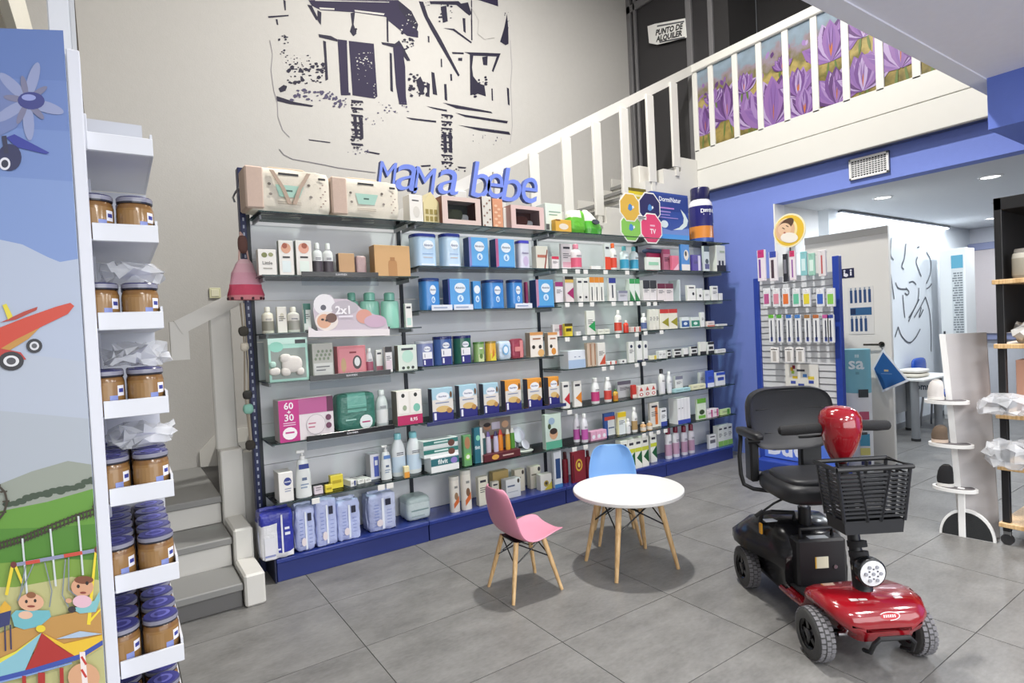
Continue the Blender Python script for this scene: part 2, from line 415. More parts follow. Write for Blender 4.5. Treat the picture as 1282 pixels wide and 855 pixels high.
# printed crocus panels: one continuous picture cut by the balusters
def clip_rect(poly, a0, a1, b0, b1):
    def cl(ps, f, inter):
        out = []
        for i in range(len(ps)):
            p, q = ps[i], ps[(i + 1) % len(ps)]
            if f(p): out.append(p)
            if f(p) != f(q): out.append(inter(p, q))
        return out
    def ia(v): return lambda p, q: (v, p[1] + (q[1] - p[1]) * (v - p[0]) / (q[0] - p[0]))
    def ib(v): return lambda p, q: (p[0] + (q[0] - p[0]) * (v - p[1]) / (q[1] - p[1]), v)
    for f, g in ((lambda p: p[0] >= a0, ia(a0)), (lambda p: p[0] <= a1, ia(a1)), (lambda p: p[1] >= b0, ib(b0)), (lambda p: p[1] <= b1, ib(b1))):
        poly = cl(poly, f, g)
        if len(poly) < 3: return []
    return poly
rc = random.Random(3)
def petal(cx, cz, ang, ln, wd):
    pts = []
    for t, w in ((0, .15), (.25, .75), (.5, 1), (.75, .75), (1, .0)):
        pts.append((t * ln, w * wd / 2))
    pts += [(a, -b) for a, b in pts[-2::-1]]
    ca, sa = math.cos(ang), math.sin(ang)
    return [(cx + a * ca - b * sa, cz + a * sa + b * ca) for a, b in pts]
PUR = ['#7a5896', '#9376aa', '#65407f', '#a794ba', '#543268', '#84609a']
shapes = []
for i in range(60):   # far small blooms under the sky
    y = rc.uniform(1.6, 4.5); z = rc.uniform(4.05, 4.36)
    shapes.append((petal(y, z, PI / 2 + rc.uniform(-.6, .6), rc.uniform(.03, .08), rc.uniform(.02, .05)), rc.choice(PUR)))
flowers = [(4.38, 3.78, .36), (4.08, 3.86, .42), (3.78, 3.68, .40), (3.52, 3.62, .52), (3.24, 3.82, .30), (3.18, 3.60, .3), (2.9, 4.05, .40), (2.86, 3.62, .36), (2.6, 4.15, .32), (2.62, 3.66, .36), (2.3, 3.75, .45), (2.02, 3.75, .4), (4.25, 4.1, .18), (3.85, 4.08, .22), (3.4, 4.15, .16), (1.75, 3.8, .4)]
for y, z, r in flowers:
    for a in (-.15, .12): shapes.append((petal(y + a * .2, z + .02, -PI / 2 + a, r * .55, .025), '#5a6e34'))
    for k, a in enumerate((-.95, .95, -.55, .55, -.2, .22, 0)):
        pl = r * (1 - .12 * abs(a)); pc_ = PUR[(k + int(y * 10)) % 6]
        shapes.append((petal(y, z, PI / 2 + a, pl, r * .42), pc_))
        shapes.append((petal(y, z, PI / 2 + a + .03, pl * .92, r * .24), PUR[(k + 1 + int(y * 10)) % 6]))
        for v_ in (-.16, -.06, .05, .14): shapes.append((petal(y, z + pl * .08, PI / 2 + a + v_ * .7, pl * .78, .008), PUR[(k + 4 + int(y * 7 + v_ * 30)) % 6]))
    for a in ((-.12, .05, .14) if r in (.40, .30) else (.05,)): shapes.append((petal(y, z + r * .1, PI / 2 + a, r * .34, .010), '#b0642c'))
for i in range(len(BALY) - 1):
    y1, y0 = BALY[i] - .034, BALY[i + 1] + .034
    pan = MB(); pan.box(.022, .034, y0 - 1.5, y1 - 1.5, .515, 1.445, '#9c9060')
    po = obj('flower_panel', pan.mesh('flower_panel'), 'crocus', bal)
    pr = MB()
    for d, (poly, c) in enumerate(shapes):
        q = clip_rect(poly, y0, y1, 3.62, 4.54)
        if q: pr.face([(.0214 - d * .00001, a - 1.5, b - 3.1) for a, b in q], c)
    pr.build('printed_flowers', 'print', po)
# dark glazing of the mezzanine office
gl = MB()
gl.box(6.62, 6.66, -4.0, 4.1, 3.36, 6.3, '#2c2b2c'); struct('wall_mezzanine_glass', gl, 'gloss', 'dark glazed partition of the mezzanine')
d1 = MB(); d1.box(6.06, 6.09, 4.30, 5.62, 3.40, 6.05, '#343335')
door1 = struct('door_1', d1, 'gloss', 'dark glass door at the head of the stair')
fr = MB()
for y0, y1 in ((5.585, 5.655), (5.50, 5.535), (4.60, 4.68), (4.30, 4.36)): fr.box(6.02, 6.06, y0, y1, 3.40, 6.1, '#6f6e70', .004)
fr.box(6.02, 6.06, 4.30, 5.655, 5.80, 5.90, '#6f6e70', .004)
fr.build('door_frame', 'satin', door1)
struct('wall_door_return', MB().box(6.05, 6.6, 4.1, 4.3, 3.36, 6.3, '#2e2d2e'), 'satin', 'dark return wall by the stair head door')
# rental sign on the glass: a small printed plate
sg = thing('rental_sign', 'white printed sign reading punto de alquiler hung on dark glass door', 'sign', onX(836, 41, 6.02))
P0 = onX(836, 41, 6.02)
def spt(px, py): q = onX(px, py, 6.02) - P0; return (q.y, q.z)
poly = [spt(*p) for p in ((811, 33), (820, 30), (858, 23), (860, 47), (823, 56), (813, 54))]
MB().prism(poly, (0, 0, 0), UY, UZ, (-1, 0, 0), .006, '#e9e9e6').build('plate', 'print', sg)
m = MB()
a = spt(838, 37); b = spt(838, 46)
dirv = Vector((0, spt(858, 33)[0] - spt(815, 44)[0], spt(858, 33)[1] - spt(815, 44)[1])).normalized()
upv = Vector((0, -dirv.z, dirv.y)) * (1 if dirv.y < 0 else 1)
if upv.z < 0: upv = -upv
m.text('PUNTO DE', (-.0068, *a), dirv, upv, .075, '#17171a', .045, .44); m.text('ALQUILER', (-.0068, *b), dirv, upv, .085, '#17171a', .045, .50)
for q_ in ((823, 33, 857, 27), (826, 53, 858, 47)):
    c0 = Vector((-.0066, *spt(q_[0], q_[1]))); c1 = Vector((-.0066, *spt(q_[2], q_[3]))); n_ = Vector((0, 0, .010))
    m.face([c0 - n_, c1 - n_, c1 + n_, c0 + n_], '#55565a')
m.build('lettering', 'print', sg)

# air grille in the blue wall
gp = [onX(x, y, 5.99) for x, y in ((1064, 193), (1113, 186), (1113, 216), (1064, 223))]
gy0, gy1 = min(p.y for p in gp), max(p.y for p in gp); gz0, gz1 = 2.86, 3.06
gr = thing('air_grille', 'white square mesh air grille set in blue wall', 'vent', (5.985, (gy0 + gy1) / 2, gz0))
hw = (gy1 - gy0) / 2; hh = gz1 - gz0
m = MB(); m.box(0, .012, -hw, hw, 0, hh, '#3a3c40'); m.build('backing', 'matte', gr)
m = MB()
for q in ((-hw, hw, 0, .022), (-hw, hw, hh - .022, hh), (-hw, -hw + .022, 0, hh), (hw - .022, hw, 0, hh)): m.box(-.014, .006, q[0], q[1], q[2], q[3], '#eeeeec', .003)
m.build('frame', 'satin', gr)
for i in range(11):
    y = -hw + .022 + (i + 1) * (2 * hw - .044) / 12; MB().box(-.006, .006, y - .004, y + .004, .02, hh - .02, '#dedede').build('slat', 'satin', gr)
for i in range(7):
    z = .022 + (i + 1) * (hh - .044) / 8; MB().box(-.008, .006, -hw + .02, hw - .02, z - .004, z + .004, '#e6e6e6').build('slat', 'satin', gr)

# ------------------------------------------------------------------ the wall mural (flat print on the wall)
MUR = []
PU = '#1c1830'; PU2 = '#221a3a'; LI = WALL
def mp(pts, c): MUR.append((pts, c))
for c, pts in [
    (PU2, [(200, 0), (600, 0), (620, 60), (690, 140), (690, 168), (640, 160), (560, 95), (545, 75), (410, 55), (255, 45), (215, 25)]),
    (PU, [(240, 45), (258, 55), (256, 112), (240, 90)]), (PU, [(388, 58), (408, 55), (402, 108), (415, 150), (400, 162), (385, 140), (394, 110)]),
    (PU2, [(330, 175), (372, 180), (388, 425), (345, 425)]), (PU2, [(380, 182), (492, 195), (508, 430), (495, 440), (397, 425)]),
    (PU, [(245, 152), (300, 160), (330, 176), (330, 186), (248, 166)]), (PU, [(525, 188), (585, 195), (605, 180), (618, 200), (655, 270), (640, 272), (600, 218), (530, 198)]),
    (PU2, [(578, 212), (618, 200), (632, 300), (635, 430), (640, 468), (605, 465), (590, 380)]),
    (PU, [(692, 5), (712, 8), (735, 75), (790, 170), (875, 335), (868, 342), (800, 225), (745, 130), (715, 70)]),
    (PU, [(740, 5), (870, 5), (925, 60), (915, 66), (860, 22), (745, 18)]), (PU, [(790, 30), (815, 25), (822, 95), (800, 102)]), (PU, [(888, 80), (900, 82), (902, 148), (892, 140)]),
    (PU, [(600, 0), (660, 50), (690, 110), (683, 140), (640, 90), (605, 40)]), (PU, [(858, 20), (912, 10), (928, 62), (918, 70)]),
    (PU, [(1086, 62), (1092, 130), (1093, 195), (1080, 202), (1055, 186), (1074, 122)]),
    (PU, [(895, 232), (1058, 238), (1025, 322), (1018, 316), (1040, 252), (930, 248)]), (PU, [(920, 240), (936, 245), (930, 300), (946, 420), (922, 425)]),
    (PU, [(935, 340), (960, 372), (985, 380), (992, 430), (955, 418), (940, 425)]), (PU, [(975, 255), (1000, 250), (998, 292), (980, 290)]), (PU, [(840, 232), (893, 234), (893, 242), (842, 240)]), (PU, [(868, 258), (886, 258), (886, 272), (868, 270)]),
    (PU, [(748, 320), (762, 325), (775, 425), (755, 420)]), (PU, [(727, 365), (742, 375), (740, 434), (730, 428)]), (PU, [(805, 375), (816, 375), (820, 450), (808, 445)]), (PU, [(1085, 390), (1095, 395), (1098, 472), (1090, 465)]),
    (PU, [(800, 458), (900, 476), (1015, 498), (1022, 506), (860, 484)]), (PU, [(855, 503), (900, 512), (1090, 540), (1086, 551), (900, 522)]), (PU, [(868, 558), (1000, 575), (1095, 588), (1102, 602), (960, 582)]),
    (PU, [(635, 523), (770, 539), (770, 547), (660, 534)]), (PU, [(725, 473), (818, 490), (818, 498), (760, 486)]), (PU, [(58, 428), (140, 455), (222, 470), (215, 477), (120, 465), (58, 450)]), (PU, [(200, 621), (300, 634), (295, 638), (205, 626)]),
    (PU, [(66, 395), (90, 378), (105, 385), (98, 405), (75, 412)]), (PU, [(20, 72), (112, 66), (112, 72), (22, 80)]), (PU, [(88, 0), (98, 2), (100, 46), (94, 46)]), (PU, [(54, 86), (62, 86), (66, 112), (60, 110)]), (PU, [(195, 20), (215, 25), (245, 85), (235, 90)]),
    (PU, [(265, 180), (278, 185), (288, 355), (276, 360), (272, 270)]), (PU, [(562, 235), (572, 238), (578, 410), (566, 405)]), (PU, [(548, 80), (556, 85), (558, 190), (550, 185)]),
    (PU, [(680, 360), (700, 340), (720, 385), (712, 420), (692, 405)]), (PU, [(832, 330), (840, 330), (842, 360), (834, 360)]), (PU, [(790, 262), (796, 262), (797, 300), (791, 298)]), (PU, [(732, 160), (740, 162), (740, 190), (734, 188)]),
    (PU, [(1016, 395), (1022, 395), (1024, 450), (1018, 448)]), (PU, [(925, 0), (930, 0), (932, 180), (926, 180)]), (PU, [(800, 125), (850, 128), (930, 188), (925, 193), (845, 136)]),
    (PU, [(455, 672), (520, 684), (515, 690), (460, 680)]), (PU, [(700, 738), (745, 735), (745, 742), (705, 745)]), (PU, [(865, 742), (905, 746), (900, 752), (870, 750)]),
]: mp(pts, c)
for pts in [[(248, 33), (316, 37), (316, 44), (252, 42)], [(405, 44), (540, 60), (536, 68), (408, 52)], [(372, 195), (380, 196), (389, 415), (380, 412)], [(230, 0), (560, 8), (560, 11), (230, 4)]]: mp(pts, LI)
rm = random.Random(11)
def speck(cx, cy, w, h, n, c, s0, s1):
    for _ in range(n):
        x = cx + rm.uniform(-w, w); y = cy + rm.uniform(-h, h); a = rm.uniform(s0, s1); b = a * rm.uniform(.4, 1.0)
        k = rm.randint(5, 7); mp([(x + a * rm.uniform(.5, 1) * math.cos(2 * PI * i / k), y + b * rm.uniform(.5, 1) * math.sin(2 * PI * i / k)) for i in range(k)], c)
speck(450, 265, 38, 30, 26, LI, 2, 6); speck(450, 330, 35, 50, 10, LI, 1.5, 4); speck(495, 400, 6, 30, 8, LI, 2, 4)
speck(190, 330, 85, 45, 60, PU, 5, 14); speck(150, 280, 60, 40, 30, PU, 2, 7); speck(90, 200, 20, 45, 14, PU, 4, 9); speck(220, 425, 100, 25, 36, '#4a4560', 5, 16)
speck(690, 380, 42, 50, 32, PU, 4, 13); speck(965, 390, 32, 45, 26, PU, 4, 11); speck(640, 180, 30, 40, 22, PU, 4, 11); speck(650, 90, 40, 60, 18, LI, 2, 6)
speck(590, 480, 80, 25, 22, '#4a4560', 2, 7); speck(990, 610, 80, 35, 18, '#55506a', 1.5, 4); speck(480, 540, 60, 15, 10, '#55506a', 2, 6); speck(420, 676, 50, 12, 14, '#55506a', 2, 6)
speck(340, 455, 32, 22, 20, '#4a4560', 4, 12); speck(810, 60, 30, 40, 14, PU, 3, 10); speck(1085, 90, 14, 40, 8, PU, 2, 5); speck(400, 145, 14, 18, 8, PU, 3, 9); speck(820, 755, 80, 8, 16, PU, 2, 7); speck(720, 30, 20, 30, 6, PU, 2, 5)
for k in range(7):   # the two bollards
    y = 445 + k * 32; mp([(390, y), (442, y + 5), (446, y + 14), (394, y + 10)], PU); speck(418, y + 18, 26, 8, 9, PU, 3, 9)
mp([(400, 520), (415, 520), (420, 610), (408, 610)], PU); mp([(425, 525), (442, 525), (446, 615), (432, 615)], PU)
for k in range(8):
    y = 508 + k * 30; mp([(792, y), (840, y + 4), (843, y + 11), (795, y + 8)], PU); speck(818, y + 16, 24, 8, 9, PU, 3, 9)
mp([(800, 590), (815, 590), (820, 680), (805, 680)], PU); mp([(824, 590), (840, 592), (843, 682), (830, 680)], PU)
def strip(path, w, c):
    for a, b in zip(path[:-1], path[1:]):
        d = (Vector(b) - Vector(a)).normalized(); n = Vector((-d.y, d.x)) * w / 2
        mp([tuple(Vector(a) + n), tuple(Vector(b) + n), tuple(Vector(b) - n), tuple(Vector(a) - n)], c)
strip([(28, 180), (40, 240), (33, 310), (45, 400), (62, 460), (64, 520), (85, 580), (116, 612)], 2.5, '#8e8a92')
strip([(70, 665), (90, 690), (130, 710), (200, 722), (270, 735), (330, 748), (420, 760), (500, 770)], 3, '#77747c')
strip([(925, 30), (960, 90), (955, 150), (985, 175), (1030, 168)], 2, '#a9a6a4'); strip([(1100, 180), (1108, 300), (1102, 380), (1110, 560), (1100, 640)], 2, '#9a979c')
m = MB()
for d, (pts, c) in enumerate(MUR):
    q = [onY(330 + x / 3.5636, y / 3.5636, 5.6575 - d * .000003) for x, y in pts]
    ar = sum(q[i].x * q[(i + 1) % len(q)].z - q[(i + 1) % len(q)].x * q[i].z for i in range(len(q)))
    if ar < 0: q = q[::-1]
    m.face(q, c)
# the print carries on above the picture's upper edge
for x0, x1, z0, z1 in ((2.0, 3.1, 5.22, 5.34), (2.1, 2.14, 4.95, 5.9), (2.6, 2.64, 5.1, 5.9), (3.6, 3.9, 5.35, 5.6), (1.9, 3.3, 5.85, 5.98)):
    m.face([(x0, 5.657, z0), (x1, 5.657, z0), (x1, 5.657, z1), (x0, 5.657, z1)], PU2)
tag(m.build('wall_mural_print', 'matte'), 'dark purple stencil mural of an old arcaded house on grey wall', 'mural')

# ================================================================== STAIR
st = thing('staircase', 'white staircase with grey treads rising behind the shelving', 'staircase', (.55, 3.75, 0))
def sp(name, x0, x1, y0, y1, z0, z1, col, bev=.004, mat='trim'):
    return MB().box(x0 - .55, x1 - .55, y0 - 3.75, y1 - 3.75, z0, z1, col, bev).build(name, mat, st)
SW = '#d9d7d1'; TG = '#8a8a88'
XL = -.75
# three steps up from the shop floor
for i, (yf, z) in enumerate(((3.77, .150), (4.10, .335), (4.46, .525))):
    yb = (4.10, 4.46, 5.655)[i]
    sp('riser', XL, .55, yf + .03, yb + .03 if i < 2 else 5.65, 0 if i == 0 else z - .19, z - .045, '#6b6a69' if i == 0 else SW)
    sp('tread', XL, .555, yf, yb + .03 if i < 2 else 5.655, z - .045, z, TG, .006, 'satin')
# stepped newel blocks
sp('newel_block', .56, .675, 3.75, 4.07, 0, .195, SW, .012); sp('newel_block', .56, .675, 4.07, 4.42, 0, .385, SW, .012)
sp('stringer_post', .555, .70, 4.42, 4.56, 0, .84, SW, .008)
sp('newel_board', .55, .69, 4.53, 4.58, .83, 1.84, SW, .01)
# the long flight running up behind the shelves
N = 17; X0 = .70; dx = (5.90 - X0) / N; dz = (3.40 - .525) / N
for i in range(N):
    x = X0 + i * dx; z = .525 + (i + 1) * dz
    sp('riser', x, x + .02, 4.62, 5.655, z - dz - .04, z - .04, SW, 0)
    sp('tread', x - .02, x + dx + .02, 4.60, 5.655, z - .04, z, TG, 0, 'satin')
m = MB(); pts = [(.70 - .55, .0), (.70 - .55, .84)]
for i in range(N):
    x = X0 + i * dx - .55; z = .525 + (i + 1) * dz + .10
    pts += [(x + .0, z), (x + dx, z)]
pts += [(5.9 - .55, 3.2), (5.9 - .55, 2.95), (1.2, .42), (1.2, .0)]
m.prism(pts, (0, 4.50 - 3.75, 0), UX, UZ, UY, .10, SW); m.build('stringer', 'trim', st)
sp('under_panel', 1.75, 5.9, 4.56, 4.58, 0, .5, '#8c8c90', 0)
m = MB(); pts = [(.0, .525), (.0, .66)]
for i in range(N): pts += [(.15 + i * dx, .525 + (i + 1) * dz + .12), (.15 + (i + 1) * dx, .525 + (i + 1) * dz + .12)]
pts += [(5.35, 3.3), (.3, .5)]
m.prism(pts, (0, 5.635 - 3.75, 0), UX, UZ, UY, .02, SW); m.build('wall_skirting', 'trim', st)
# handrail and flat balusters
ra = Vector((.36, 4.55, 1.70)); rb = Vector((5.90, 4.55, 4.59)); rd = (rb - ra).normalized(); rn = Vector((-rd.z, 0, rd.x))
off = Vector((.55, 3.75, 0))
m = MB()
def rail_ring(p): return [p - off + UY * a + rn * b for a, b in ((-.035, -.05), (.035, -.05), (.035, .05), (-.035, .05))]
m.loft([rail_ring(ra), rail_ring(rb)], SW, False); m.build('handrail', 'trim', st)
m = MB(); lo = Vector((.33, 4.55, 1.70)); m.loft([[Vector((lo.x + a, lo.y + b, lo.z + c)) - off for a, b in ((-.02, -.03), (.09, -.03), (.09, .03), (-.02, .03))] for c in (-.22, .04)], SW, False); m.build('handrail_drop', 'trim', st)
for k in range(12):
    x = 1.34 + k * .418
    zr = ra.z + (x - ra.x) * rd.z / rd.x
    if x > 5.7: continue
    sp('baluster', x - .06, x + .06, 4.485, 4.515, zr - 1.02, zr - .04, SW, .006)
    sp('baluster_peg', x - .025, x + .025, 4.485, 4.515, zr - 1.12, zr - 1.02, SW, 0)
sp('upper_box', 5.0, 5.28, 4.6, 4.9, 3.1, 3.36, '#d9d6cf', .01)

# light switch on the grey wall
sw = thing('light_switch', 'cream light switch plate on the grey wall above stair', 'switch', (.745, 5.655, 2.02))
MB().box(-.045, .045, -.010, 0, -.045, .045, '#d9d8b4', .004).build('plate', 'satin', sw)
MB().box(-.03, .03, -.014, -.009, -.03, .03, '#e6e4c8', .003).build('rocker', 'satin', sw)

# ================================================================== SHELVING
SEAM = [.793, 1.895, 3.245, 4.573, 5.687]
ZA = [2.415, 2.006, 1.630, 1.312, .915, .527]
ZB = [2.415, 2.087, 1.755, 1.332, .905, .520]
ZC = [2.415, 2.090, 1.795, 1.492, 1.200, .850, .515]
ZD = [2.415, 2.100, 1.785, 1.502, 1.206, .845, .512]
ZS = {'A': ZA, 'B': ZB, 'C': ZC, 'D': ZD}
BAYLAB = {'A': 'glass shelving bay on navy plinth beside stair foot', 'B': 'glass shelving bay holding the blue baby formula tins', 'C': 'glass shelving bay between formula shelves and blue wall bay', 'D': 'glass shelving bay ending against the blue wall'}
YF, YB, BZ = 3.95, 4.29, .152
GE = '#2c3f40'
MAT['glassedge'] = paint('glass_edge', .15)
def glass_shelf(x0, x1, z, parent, ox):
    m = MB().box(x0 - ox, x1 - ox, YF - 4.0, YB - 4.0, z - .008, z, GE)
    me = m.mesh('glass_shelf'); me.materials.append(MAT['glass']); me.materials.append(MAT['glassedge'])
    for p in me.polygons:
        if abs(p.normal.z) < .5: p.material_index = 1
    o = bpy.data.objects.new('glass_shelf', me); COL.objects.link(o); o.parent = parent
    for x in (x0 + .03, x1 - .03):
        MB().box(x - ox - .006, x - ox + .006, YF - 4.0 + .10, YB - 4.0, z - .034, z - .009, '#9a9ca2').build('bracket', 'satin', o)
for bi, B in enumerate('ABCD'):
    x0, x1 = SEAM[bi], SEAM[bi + 1]
    r = thing('shelving_bay', BAYLAB[B], 'shelving', (x0, 4.0, 0))
    g = .004
    # plinth: box and a top lip
    MB().box(g, x1 - x0 - g, .012, .34, 0, BZ - .03, '#243276', .003).build('plinth', 'satin', r)
    MB().box(.001, x1 - x0 - .001, 0, .34, BZ - .028, BZ, '#2a3a84', .004).build('plinth_shelf', 'gloss', r)
    nb = 8
    for k in range(nb):
        z0 = BZ + k * (2.43 - BZ) / nb; z1 = BZ + (k + 1) * (2.43 - BZ) / nb
        MB().box(.012, x1 - x0 - .012, .300, .318, z0 + .0015, z1 - .0015, '#d8d9dd', .002).build('back_board', 'satin', r)
    MB().box(-.013, .013, .285, .325, BZ, 2.45, '#20262f').build('upright', 'satin', r)
    for k, z in enumerate(ZS[B]):
        glass_shelf(x0 + .004, x1 - .004, z, r, x0)
    if B == 'A':
        MB().box(-.052, -.014, .26, .335, 0, 2.76, '#1b2452', .003).build('end_upright', 'satin', r)
        m = MB()
        for k in range(52):
            z = .10 + k * .05; m.box(-.038, -.028, .258, .2602, z, z + .022, '#aeb4c8')
        q = m.build('slots', 'satin', r); q['kind'] = 'stuff'
        MB().box(-.012, -.002, .0, .34, 0, BZ, '#161c3c', 0).build('plinth_end', 'satin', r)
    if B == 'D':
        MB().box(x1 - x0 + .002, x1 - x0 + .03, .26, .33, 0, 2.45, '#1b2452', .003).build('end_upright', 'satin', r)
# navy rail under the formula boxes and clear trays

# ================================================================== PRODUCT BUILDERS
ORD = ['top', 'second', 'third', 'fourth', 'fifth', 'sixth', 'seventh', 'plinth']
BAYW = {'A': 'stair-end bay', 'B': 'formula bay', 'C': 'third bay', 'D': 'blue-wall bay'}
def shelf_z(B, r): return BZ if r == 'P' else ZS[B][r]
def where(B, r):
    return 'on plinth of ' + BAYW[B] if r == 'P' else 'on %s shelf of %s' % (ORD[r], BAYW[B])
def front(m, w, d, h, deco, c2, c3='#3a3a44'):
    """flat print on the -y face of a block w x d x h; deco is a list of codes"""
    y = -d / 2 - .0007
    st_ = [0]
    def R(u0, v0, u1, v1, c):
        yy = y - st_[0] * .0002; st_[0] += 1
        m.face([(-w / 2 + u0 * w, yy, v0 * h), (-w / 2 + u1 * w, yy, v0 * h), (-w / 2 + u1 * w, yy, v1 * h), (-w / 2 + u0 * w, yy, v1 * h)], c)
    def P(pts, c):
        yy = y - st_[0] * .0002; st_[0] += 1
        m.face([(-w / 2 + u * w, yy, v * h) for u, v in pts], c)
    def E_(u, v, ru, rv, c, n=14): P([(u + ru * math.cos(2 * PI * i / n), v + rv * math.sin(2 * PI * i / n)) for i in range(n)], c)
    for k in deco:
        if isinstance(k, tuple):
            if k[0] == 'r': R(*k[1:])
            elif k[0] == 'p': P(k[1], k[2])
            elif k[0] == 'e': E_(*k[1:])
            elif k[0] == 't':
                _, s, u, v, hv, c, mw = k; yy = y - st_[0] * .0002; st_[0] += 1
                m.text(s, (-w / 2 + u * w, yy, v * h), UX, UZ, hv * h, c, .02, mw * w)
        elif k == 'T': R(.0, .78, 1, 1, c2)
        elif k == 'B': R(.0, .0, 1, .25, c2)
        elif k == 'H': R(.0, .0, 1, .5, c2)
        elif k == 'M': R(.15, .38, .85, .62, c2)
        elif k == 'A': P([(.98, .12), (.98, .58), (.2, .35)], c2)
        elif k == 'D': P([(.15, .05), (.95, .05), (.95, .5)], c2)
        elif k == 'C': E_(.5, .4, .3, .3 * w / h, c2)
        elif k == 'S': R(.62, .05, .9, .95, c2)
        elif k == 'L':
            for i, (a, b) in enumerate(((.15, .7), (.15, .85), (.15, .6))): R(a, .60 - i * .07, b, .625 - i * .07, c3)
        elif k == 'K': R(.18, .80, .8, .88, c3)
        elif k == 'I':
            for i in range(2): R(.2 + .36 * i, .25, .42 + .36 * i, .42, c3)
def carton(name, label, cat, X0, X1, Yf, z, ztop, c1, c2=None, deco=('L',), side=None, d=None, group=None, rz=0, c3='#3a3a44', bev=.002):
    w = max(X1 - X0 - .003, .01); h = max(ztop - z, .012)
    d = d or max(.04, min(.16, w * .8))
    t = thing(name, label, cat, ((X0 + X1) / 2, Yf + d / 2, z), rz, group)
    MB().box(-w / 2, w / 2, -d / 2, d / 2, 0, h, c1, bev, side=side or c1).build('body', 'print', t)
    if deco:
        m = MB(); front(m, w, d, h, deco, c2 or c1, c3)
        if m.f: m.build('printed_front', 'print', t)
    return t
def bottle(name, label, cat, X0, X1, Yf, z, ztop, c1, cap, lab=None, group=None, kind='round', flat=.7):
    w = X1 - X0 - .002; h = ztop - z; r = w / 2
    t = thing(name, label, cat, ((X0 + X1) / 2, Yf + r * flat, z), 0, group)
    if kind == 'round': pr = [(r * .94, 0, c1), (r, .02 * h, c1), (r, .66 * h, c1), (r * .85, .74 * h, c1), (r * .42, .80 * h, c1), (r * .42, .82 * h, c1)]
    elif kind == 'tall': pr = [(r * .9, 0, c1), (r, .03 * h, c1), (r, .60 * h, c1), (r * .8, .74 * h, c1), (r * .5, .84 * h, c1), (r * .45, .86 * h, c1)]
    else: pr = [(r * .96, 0, c1), (r, .02 * h, c1), (r, .70 * h, c1), (r * .9, .76 * h, c1), (r * .5, .78 * h, c1)]
    MB().lathe(pr, n=16, sy=flat).build('body', 'gloss', t)
    z1 = pr[-1][1]; cr = pr[-1][0] * 1.12
    MB().lathe([(cr, z1, cap), (cr, z1 + (h - z1) * .85, cap), (cr * .8, h, cap)], n=14, sy=flat if flat > .8 else 1).build('cap', 'gloss', t)
    if lab:
        MB().lathe([(r * 1.012, .10 * h, lab), (r * 1.012, .46 * h, lab)], n=16, sy=flat, cap0=False, cap1=False).build('wrap_label', 'print', t)
        m = MB(); 
        for v in (.50, .54): m.face([(-r * .5, -r * flat * 1.02, v * h), (r * .5, -r * flat * 1.02, v * h), (r * .5, -r * flat * 1.02, (v + .018) * h), (-r * .5, -r * flat * 1.02, (v + .018) * h)], '#4a4a58')
        m.build('print_lines', 'print', t)
    return t
def pump(name, label, cat, X0, X1, Yf, z, ztop, c1, cap, lab, group=None):
    w = X1 - X0; r = w / 2; h = ztop - z
    t = thing(name, label, cat, ((X0 + X1) / 2, Yf + r * .6, z), 0, group)
    MB().lathe([(r * .96, 0, c1), (r, .03 * h, c1), (r * .92, .45 * h, c1), (r * .70, .72 * h, c1), (r * .6, .78 * h, c1), (r * .3, .80 * h, c1)], n=18, sy=.62).build('body', 'gloss', t)
    p = MB().lathe([(r * .32, .79 * h, cap), (r * .32, .86 * h, cap), (r * .12, .865 * h, cap), (r * .12, .93 * h, cap)], n=12).build('pump_collar', 'gloss', t)
    MB().box(-r * .75, r * .3, -r * .2, r * .2, .92 * h, .985 * h, cap, .004).build('pump_head', 'gloss', t)
    m = MB()
    for a, b, v0, v1, c in ((-.62, .62, .60, .70, lab), (-.3, .3, .36, .42, '#5a6a88'), (-.5, .5, .26, .29, '#8a9ab0'), (-.5, .3, .20, .23, '#8a9ab0')):
        m.face([(a * r, -r * .64, v0 * h), (b * r, -r * .64, v0 * h), (b * r * .95, -r * .64, v1 * h), (a * r * .95, -r * .64, v1 * h)], c)
    m.build('front_label', 'print', t)
    return t
def rrect(w, d, r, n=4):
    pts = []
    for cx, cy, a0 in ((w / 2 - r, d / 2 - r, 0), (-w / 2 + r, d / 2 - r, 90), (-w / 2 + r, -d / 2 + r, 180), (w / 2 - r, -d / 2 + r, 270)):
        for i in range(n + 1):
            a = math.radians(a0 + 90 * i / n); pts.append((cx + r * math.cos(a), cy + r * math.sin(a)))
    return pts
def tin(name, label, cat, X0, X1, Yf, z, ztop, c1, lid, deco=(), c2=None, group=None, d=None, rr=.35, side=None):
    w = X1 - X0 - .003; h = ztop - z; d = d or w * .8
    t = thing(name, label, cat, ((X0 + X1) / 2, Yf + d / 2, z), 0, group)
    o = rrect(w, d, min(w, d) * rr); lh = .10 * h
    MB().loft([[(x, y, zz) for x, y in o] for zz in (0, h - lh)], c1).build('body', 'gloss', t)
    o2 = rrect(w * 1.03, d * 1.03, min(w, d) * rr)
    MB().loft([[(x, y, zz) for x, y in o2] for zz in (h - lh, h - .006)] + [[(x * .96, y * .96, h) for x, y in o2]], lid).build('lid', 'gloss', t)
    if deco:
        m = MB(); front(m, w * (1 - rr * .9), d + .001, h - lh, deco, c2 or c1); m.build('printed_front', 'print', t)
    return t
